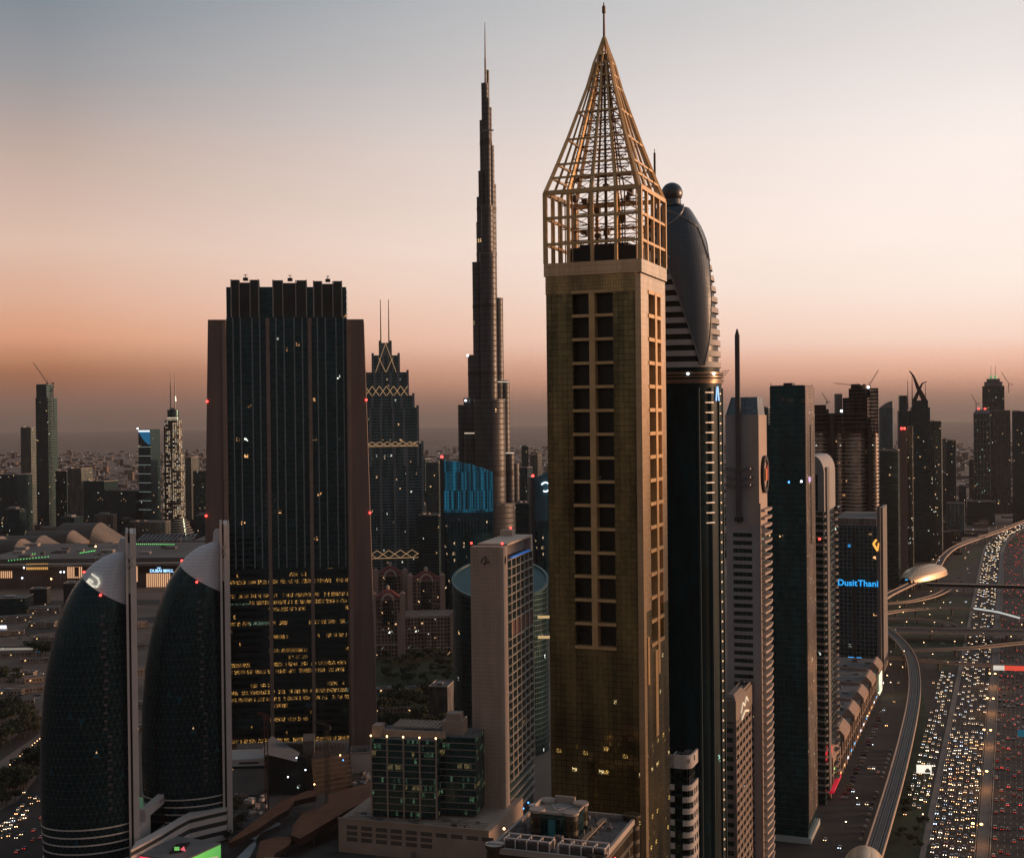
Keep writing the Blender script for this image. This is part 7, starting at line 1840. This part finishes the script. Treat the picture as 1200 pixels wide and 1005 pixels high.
# ---------------------------------------------------------------- foreground left: podiums, screens, canopies, museum
def curved_podium():
    D0 = 735; q = D0 / F
    P = [gp(x, y, 0) for x, y in ()]
    top = lambda px, py, z: gp(px, py, z)
    z1 = 20
    A = [(154, 1037), (170, 1028), (190, 1016), (208, 1004), (222, 996), (245, 990), (266, 985)]
    root = empty('podium', (gp(200, 990).x, gp(200, 990).y, 0), 0, label='curving white podium wall with a big dark glass panel linking the sail-backed towers', cat='building')
    O = root.location.copy()
    pts = [gp(x, y, 0) - Vector(O) for x, y in A]
    def wall(pts, z0, z1, mt, off, name):
        m = MB()
        P0 = [p + Vector((.25, -1, 0)).normalized() * off for p in pts]; B0 = [p + Vector((-.1, 1, 0)) * 14 for p in pts]
        poly = [p.xy[:] for p in P0] + [p.xy[:] for p in reversed(B0)]
        m.prism(poly, z0, z1); return m.build(name, mt, root)
    bk = pmat('podium_slot', (.04, .04, .042), .6)
    wall(pts, 0, z1 - .5, bk, -.8, 'dark_core')
    for z0, z2 in ((1, 4.2), (7, 10), (13, 16.2)): wall(pts, z0, z2, white, 0, 'white_band')
    wall(pts[:1] + pts[1:], 18.6, z1, white, 0, 'white_band')
    # tall screen-like block rising above the curve
    a_, b_ = gp(171, 990, 8) - Vector(O), gp(215, 958, 8) - Vector(O)
    d = (b_ - a_); d.z = 0; n = Vector((d.y, -d.x, 0)).normalized(); k = Vector((0, 0, 1)); L = d.length
    m = MB()
    zt0, zt1 = 27, 36
    F0 = [a_.xy.to_tuple(), b_.xy.to_tuple(), (b_ - n * 3).xy.to_tuple(), (a_ - n * 3).xy.to_tuple()]
    def quadbox(p, q_, z0a, z1a, z0b, z1b, off, thk, nm, mt):
        m = MB(); p, q_ = p + n * off, q_ + n * off; p2, q2 = p - n * thk, q_ - n * thk
        v = [(*p.xy, z0a), (*q_.xy, z0b), (*q_.xy, z1b), (*p.xy, z1a), (*p2.xy, z0a), (*q2.xy, z0b), (*q2.xy, z1b), (*p2.xy, z1a)]
        for f_ in ((0, 1, 2, 3), (5, 4, 7, 6), (1, 5, 6, 2), (4, 0, 3, 7), (3, 2, 6, 7), (0, 4, 5, 1)): m.face([v[i] for i in f_])
        return m.build(nm, mt, root)
    quadbox(a_, b_, 10, 29, 10, 33.5, 0, 4, 'screen_block', white)
    quadbox(a_ + d * .12, a_ + d * .97, 13, 24, 13, 28.2, .35, .3, 'glass_panel', pmat('panel_glass', (.006, .010, .012), .12, var=0))
    quadbox(b_, b_ + d.normalized() * 8, 8, 25, 8, 26, 0, 8, 'stair_block', white)
    quadbox(a_ - d.normalized() * 9, a_, 8, 21, 8, 22, 0, 8, 'stair_block', white)
    cu_ = bpy.data.curves.new('t', 'FONT'); cu_.body = 'DAMAC'; cu_.size = 3.0; cu_.extrude = .05
    o = lettering(cu_, 'wall_lettering', pmat('letter_grey', (.30, .27, .27), .5, var=0), root); s_ = a_ + d * .36 + n * .25; o.location = (s_.x, s_.y, 27.2)
    o.rotation_euler = (pi / 2, -math.atan2(1.9, d.length) * 1.0, math.atan2(d.y, d.x))
    # roof garden with green-lit pool deck
    c1, c2, c3, c4 = [gp(x, y, 18) - Vector(O) for x, y in ((158, 938), (196, 938), (182, 962), (158, 975))]
    m = MB(); m.face([(c1.x, c1.y, 20.3), (c4.x, c4.y, 20.3), (c3.x, c3.y, 20.3), (c2.x, c2.y, 20.3)]); m.build('green_deck', pmat('deck_green', (.12, .28, .16), .7, emit=(.25, .6, .3), es=.10), root)
    for px, py in ((161, 932), (189, 924), (203.5, 919.5), (218, 920)): p = gp(px, py, 21) - Vector(O); m = MB(); m.ball(p.x, p.y, 22, .5, n=8, k=5); m.build('deck_lamp', emat('deck_lamp_warm', (1, .8, .55), 8), root)
curved_podium()
def screen_building():
    root = empty('screen_building', (gp(215, 1012).x, gp(215, 1012).y, 0), 0, label='flat-roofed block with glowing green and red screens at the bottom edge', cat='building')
    O = Vector(root.location); z = 15
    C_ = [(164, 1001), (214, 1008), (259, 987), (208, 979)]
    P = [gp(x, y, z) - O for x, y in C_]; poly = [p.xy[:] for p in P]
    m = MB(); m.prism(poly, 0, z); m.build('block', pmat('screen_block_grey', (.20, .19, .19), .8, var=.15), root)
    m = MB(); m.prism([(P[0].lerp(P[2], t) + (P[1] - P[3]) * s).xy[:] for t, s in ((.35, .15), (.5, .15), (.62, -.12), (.45, -.12))], z + .01, z + 1.4); m.build('roof_pit', darkm, root)
    for i, (a_, b_, mt, t0, t1) in enumerate(((P[1], P[2], emat('screen_green', (.20, .8, .17), .42), .12, .98), (P[0], P[1], emat('screen_red', (1, .06, .12), .9), .0, .25), (P[0], P[1], emat('screen_green', (.20, .8, .17), .42), .34, .95))):
        n = Vector(((b_ - a_).y, -(b_ - a_).x, 0)).normalized(); p, q_ = a_.lerp(b_, t0) + n * .25, a_.lerp(b_, t1) + n * .25
        m = MB(); m.face(((*p.xy, 1), (*q_.xy, 1), (*q_.xy, z - .8), (*p.xy, z - .8))); m.build('lit_screen', mt, root)
    p, q_ = P[1].lerp(P[2], .2), P[1].lerp(P[2], .9); n = Vector(((P[2] - P[1]).y, -(P[2] - P[1]).x, 0)).normalized() * .4
    m = MB(); m.face([(*(p + n).xy, 3), (*(q_ + n).xy, 3), (*(q_ + n).xy, 8.5), (*(p.lerp(q_, .6) + n).xy, 10), (*(p + n).xy, 6)]); m.build('screen_picture', emat('screen_sand', (.75, .65, .42), .5), root)
    m = MB(); p = gp(211, 994, z + 2) - O; m.face([(p.x, p.y, z + 1.5), (p.x + 4, p.y - 3, z + 1.5), (p.x + 3, p.y - 3, z + 4.5)]); m.build('roof_sign', emat('sign_pink', (1, .15, .2), .8), root)
    m = MB(); m.box(p.x - 3, p.x - .2, p.y - 1, p.y - .8, z + 1.4, z + 3.4); m.build('roof_sign', emat('sign_lime', (.3, .9, .2), .5), root)
screen_building()
def rusty_canopies():
    rust = pmat('rust_copper', (.24, .10, .055), .6, .2, var=.25, scale=.12); edge = pmat('rust_edge', (.06, .028, .018), .7, .2)
    def slab(label, pts, z0, z1, thick):
        n = len(pts); P = [gp(x, y, z) for x, y, z in pts]; O = P[0].copy(); O.z = 0
        root = empty('canopy', O, 0, label=label, cat='canopy', group='rusty curved canopies')
        m = MB(); T = [p - O for p in P]
        m.face([tuple(p) for p in T], 0)
        for i in range(n): a_, b_ = T[i], T[(i + 1) % n]; m.face((tuple(a_ - Vector((0, 0, thick))), tuple(b_ - Vector((0, 0, thick))), tuple(b_), tuple(a_)), 1)
        m.face([tuple(p - Vector((0, 0, thick))) for p in reversed(T)], 1)
        m.build('roof_sheet', [rust, edge], root)
        c = sum(T, Vector()) / n
        for p in (c, c.lerp(T[0], .5), c.lerp(T[n // 2], .5)): m = MB(); m.cyl(p.x, p.y, 0, min(t.z for t in T) - thick + .5, .5, n=8); m.build('column', concd, root)
    slab('left rusty curved canopy tapering to a point at lower left', [(268, 985, 10), (300, 960, 11), (330, 938, 12), (360, 926, 13), (372, 925, 13), (370, 932, 13), (345, 938, 12), (338, 948, 12), (325, 955, 11), (300, 972, 10), (270, 987, 10)][::-1], 0, 0, 3.5)
    slab('right long rusty canopy sweeping up toward the green glass office', [(341, 978, 11), (344, 965, 11), (355, 952, 12), (372, 946, 13), (384, 940, 14), (385, 930, 15), (400, 925, 16), (436, 916, 17), (436, 934, 17), (405, 950, 15), (372, 970, 12), (352, 982, 11)][::-1], 0, 0, 4.5)
    slab('low rusty canopy at the bottom beside the pale walkway', [(300, 1005, 8), (305, 985, 8), (325, 980, 8), (345, 980, 8), (338, 990, 8), (322, 1000, 8), (318, 1012, 8)][::-1], 0, 0, 3)
    pale = pmat('pale_walkway', (.30, .32, .34), .6, var=.15)
    m = MB(); P = [gp(x, y, 6) for x, y in ((290, 980), (300, 968), (325, 962), (329, 964), (305, 974), (299, 983))]; O = P[0].copy(); O.z = 0
    m.prism([(p - O).xy[:] for p in P][::-1], 5, 6); tag(m.build('walkway', pale), 'pale curved walkway roof between the rusty canopies', 'walkway').location = O
    m = MB(); P = [gp(x, y, 6) for x, y in ((272, 1010), (292, 990), (299, 985), (300, 989), (293, 1003), (286, 1012))]; O = P[0].copy(); O.z = 0
    m.prism([(p - O).xy[:] for p in P][::-1], 5, 6); tag(m.build('walkway', pale), 'pale curved walkway roof at the bottom left of the low rusty canopy', 'walkway').location = O
rusty_canopies()
def museum():
    c = gp(362, 928); root = empty('construction_site', (c.x, c.y, 0), R(8), label='dark unfinished building with sloping roofs in front of the wide slab tower', cat='building')
    dk = gmat('site_dark', glass=(.02, .022, .024), cw=2.5, ch=3.5, mull=.12, mcol=(.045, .04, .036), lit=.03, es=2, litcol=(.8, 1, .9), lit2=(1, .6, .3), tilt=.03, rough=.5, seed=111)
    q = .6
    m = MB(); m.prism([(-28, 0), (-4, -6), (-4, 34), (-24, 38)], 0, 26, 0, P1=[(-30, 2), (-2, -4), (-2, 34), (-24, 38)]); m.build('left_wedge', dk, root)
    m = MB(); m.prism([(4, -6), (30, 4), (28, 40), (4, 36)], 0, 24, 0, P1=[(2, -4), (28, 6), (24, 38), (4, 34)]); m.build('right_wedge', pmat('site_brown', (.06, .045, .038), .85, var=.4, scale=.2), root)
    m = MB()
    for k in range(8): m.bar((4 + 3 * k, -5 + k, 8), (4 + 2.6 * k, 30, 30 - k * .6), .5)
    for k in range(7): z = 3 + 3.4 * k; m.bar((3.6, -6.4, z), (30, 3.8, z), .4)
    m.build('roof_ribs', pmat('site_rib', (.13, .115, .105), .8), root)
    m = MB(); m.face([(-34, -2, 30), (-8, -8, 24), (-6, 4, 27), (-26, 20, 36)]); m.build('loose_sheet', pmat('tarp_grey', (.16, .17, .19), .7), root)
    m = MB(); m.box(-4, 4, 8, 30, 0, 34); m.build('core', concd, root)
    for x, y, z, mt in ((-8, -9, 27, whitel), (-2, -8, 18, whitel), (24, -2, 22, bluel), (4, -9, 8, warml), (-14, -9, 14, whitel), (22, 0, 25, warml)): m = MB(); m.ball(x, y, z, .5, n=8, k=5); m.build('site_lamp', mt, root)
    # long pale-fronted block to its left
    c = gp(294, 925); r2 = empty('low_building', (c.x, c.y, 0), R(4), label='low block with a white fascia left of the red crane mast', cat='building')
    m = MB(); m.box(-17, 16, 0, 26, 0, 17, 0); m.build('walls', gdark, r2); m = MB(); m.box(-17.5, 17, -.6, 26, 17.01, 22); m.build('white_fascia', white, r2); m = MB(); m.box(-8, 6, -.75, -.61, 18.6, 19.8); m.build('fascia_slot', darkm, r2)
    m = MB(); m.box(-15, -12, -.3, -.02, 12, 15); m.build('lit_window', emat('window_amber', (1, .55, .15), .6), r2)
    m = MB(); m.face([(16, 0, 15), (34, -12, 0), (16, -12, 0), (-17, -12, 0), (-17, 0, 15)]); m.build('ramp_wall', pmat('ramp_stone', (.17, .14, .125), .85, var=.2), r2)
    c = gp(425, 888); small_building(427, 905, 20, 20, 14, 'small block with white roof slab left of the green glass office', white, .1)
museum()
p = gp(313, 962); tower_crane(p.x, p.y, 0, 66, 6, R(200), R(20), 'reddish lattice crane mast standing before the wide slab tower', w_=2.0, mt=pmat('crane_rust', (.14, .05, .035), .6))
c_ = gp(313, 962)
m = MB(); m.ball(0, 0, 0, .6, n=8, k=5)
p = gp(384, 945); tower_crane(p.x, p.y, 0, 52, 9, R(160), R(10), 'dark crane mast on the unfinished building with sloping roofs', w_=2.2, mt=darkm)
# yard clutter
for i in range(46):
    px, py = rl.uniform(270, 312), rl.uniform(925, 962)
    if i > 30: px, py = rl.uniform(380, 432), rl.uniform(905, 925)
    p = gp(px, py); m = MB(); w_ = rl.uniform(1.5, 6); m.box(-w_ / 2, w_ / 2, -w_ * .3, w_ * .3, 0, rl.uniform(1, 3.4)); m.box(-w_ * .4, w_ * .1, -w_ * .2, w_ * .2, 3.41, 3.9) if w_ > 4 else None
    o = m.build('site_container', [conc, concd, steel, white, pmat('tarp_grey', (.16, .17, .19), .7)][i % 5]); o.location = (p.x, p.y, 0); o.rotation_euler.z = rl.uniform(0, 3)
    tag(o, 'site container or crate in the yard beside the rusty canopies' if i <= 30 else 'site container or crate behind the long rusty canopy', 'container', 'containers in the yard' if i <= 30 else 'containers behind the canopy')
# white-walled block beside the round tower
small_building(514, 852, 16, 26, 34, 'tall narrow grey block with pale roof left of the round tower', gmat('plain_grey_wall', glass=(.14, .13, .125), cw=8, ch=8, mull=.02, mcol=(.1, .09, .09), lit=0, rough=.8, tilt=0), R(-10))
# big pale podium wall at very bottom
small_building(372, 1050, 66, 10, 16, 'pale parapet of a near rooftop crossing the bottom edge, left of centre', pmat('near_wall', (.36, .27, .22), .8), R(-8))

# ---------------------------------------------------------------- far city
rs = random.Random(77)
m = MB()
def block(m, x, y, w_, d, h, mt):
    m.box(x, x + w_, y, y + d, 0, h, mt)
for k in range(5200):
    Y = 2350 + 9000 * rs.random() ** 1.5; px = rs.uniform(-60, 1260)
    X = (px - 600) / F * Y
    hx = hw(0, (Y - HM.y) / HD.y).x
    if abs(X - hx) < 60 + Y * .012: continue
    if px < 260 and Y < 2700: continue
    s = rs.uniform(10, 34); h = rs.choice((4, 6, 8, 10, 14)) if rs.random() < .93 else rs.uniform(18, 42)
    block(m, X, Y, s * rs.uniform(.6, 1.8), s, h, rs.randrange(3))
o = m.build('low_rise_sprawl', [pmat('sprawl_sand', (.16, .115, .09), .9), pmat('sprawl_grey', (.08, .075, .075), .9), pmat('sprawl_dark', (.035, .033, .034), .9)], kind='stuff'); tag(o, 'low-rise city sprawl fading into the haze', 'city')
m = MB()
for k in range(1500):
    Y = 1500 + 9500 * rs.random() ** 1.3; px = rs.uniform(-40, 1240); X = (px - 600) / F * Y; r = rs.uniform(.35, .8) * (.4 + Y / 5200)
    hx = HM.x + (Y - HM.y) * HD.x / HD.y
    if Y < 2400 and (px < 440 or px > 640): 
        if px < 250 and Y < 1900 and rs.random() < .35: pass
        elif px > 1040 and X < hx - 90: pass
        else: continue
    z = rs.uniform(6, 16) + (14 if Y > 3000 else 0); m.ball(X, Y, z, r, rs.choice((0, 0, 0, 1, 1, 2)), n=5, k=3)
for k in range(22):
    Y = rs.uniform(2500, 9000); px = rs.uniform(0, 1150); X = (px - 600) / F * Y; n = rs.randrange(12, 34); sx = rs.choice((-1, 1)) * rs.uniform(30, 48); sy = rs.uniform(-8, 14)
    if px > 1080: continue
    for j in range(n): m.ball(X + sx * j, Y + sy * j, 12, (.3 + Y / 9000) * .8, 0 if k % 3 else 2, n=5, k=3)
o = m.build('city_lights', [emat('city_warm', (1, .55, .25), 2.0), emat('city_white', (.9, .92, 1), 1.8), emat('city_orange', (1, .38, .10), 1.8)], kind='stuff'); tag(o, 'scattered lamps of the far city', 'lights')
# a few stronger nodes and hazy blocks one can tell apart
for i, (px, y0, y1, w_) in enumerate(((612, 523, 600, 8), (589, 540, 600, 7), (1100, 560, 612, 10), (1136, 545, 600, 7), (1124, 575, 612, 8), (1040, 560, 650, 14), (1046, 590, 660, 12), (4, 590, 640, 20), (70, 600, 640, 20), (110, 598, 632, 22), (140, 603, 625, 14), (228, 600, 640, 18), (150, 568, 600, 6), (505, 575, 640, 12), (488, 590, 650, 8), (536, 600, 640, 10), (1190, 560, 600, 10), (1105, 520, 580, 6))):
    q_ = 260 / (y1 - 490); D_ = q_ * F; h_ = 260 - (y0 - 490) * q_
    if h_ < 8: continue
    p = at(px, 600, D_); root = empty('office_block', (p.x, p.y, 0), R(rs.uniform(-25, 5)), label='hazy mid-rise block standing in the far city, too dim to show more', cat='building', group='hazy mid-rise blocks')
    m = MB(); m.box(0, w_ * q_, 0, 30, 0, h_, 0, top=1); m.build('walls', [rs.choice((gblue, gbr, gm1, gwin)), roofm], root)
    m = MB(); m.box(w_ * q_ * .2, w_ * q_ * .7, 5, 20, h_, h_ + 4); m.build('roof_unit', steel, root)
# ---------------------------------------------------------------- ground and air
gm = pmat('desert_ground', (.17, .125, .10), .95, var=.5, scale=.004)
m = MB(); S = 39000
m.face([(-S, -S, 0), (S, -S, 0), (S, S, 0), (-S, S, 0)]); m.build('ground', gm, kind='structure')
m = MB(); m.box(-40000, 40000, -40000, 40000, -1, 905)
hz = bpy.data.materials.new('haze_air'); hz.use_nodes = True; nt = hz.node_tree; nt.nodes.clear()
pv = nn(nt, 'ShaderNodeVolumePrincipled'); pv.inputs['Color'].default_value = (.52, .48, .49, 1); pv.inputs['Density'].default_value = 2.0e-5; pv.inputs['Anisotropy'].default_value = .2
ou = nn(nt, 'ShaderNodeOutputMaterial'); nt.links.new(pv.outputs[0], ou.inputs['Volume'])
m.build('haze', hz, kind='stuff')
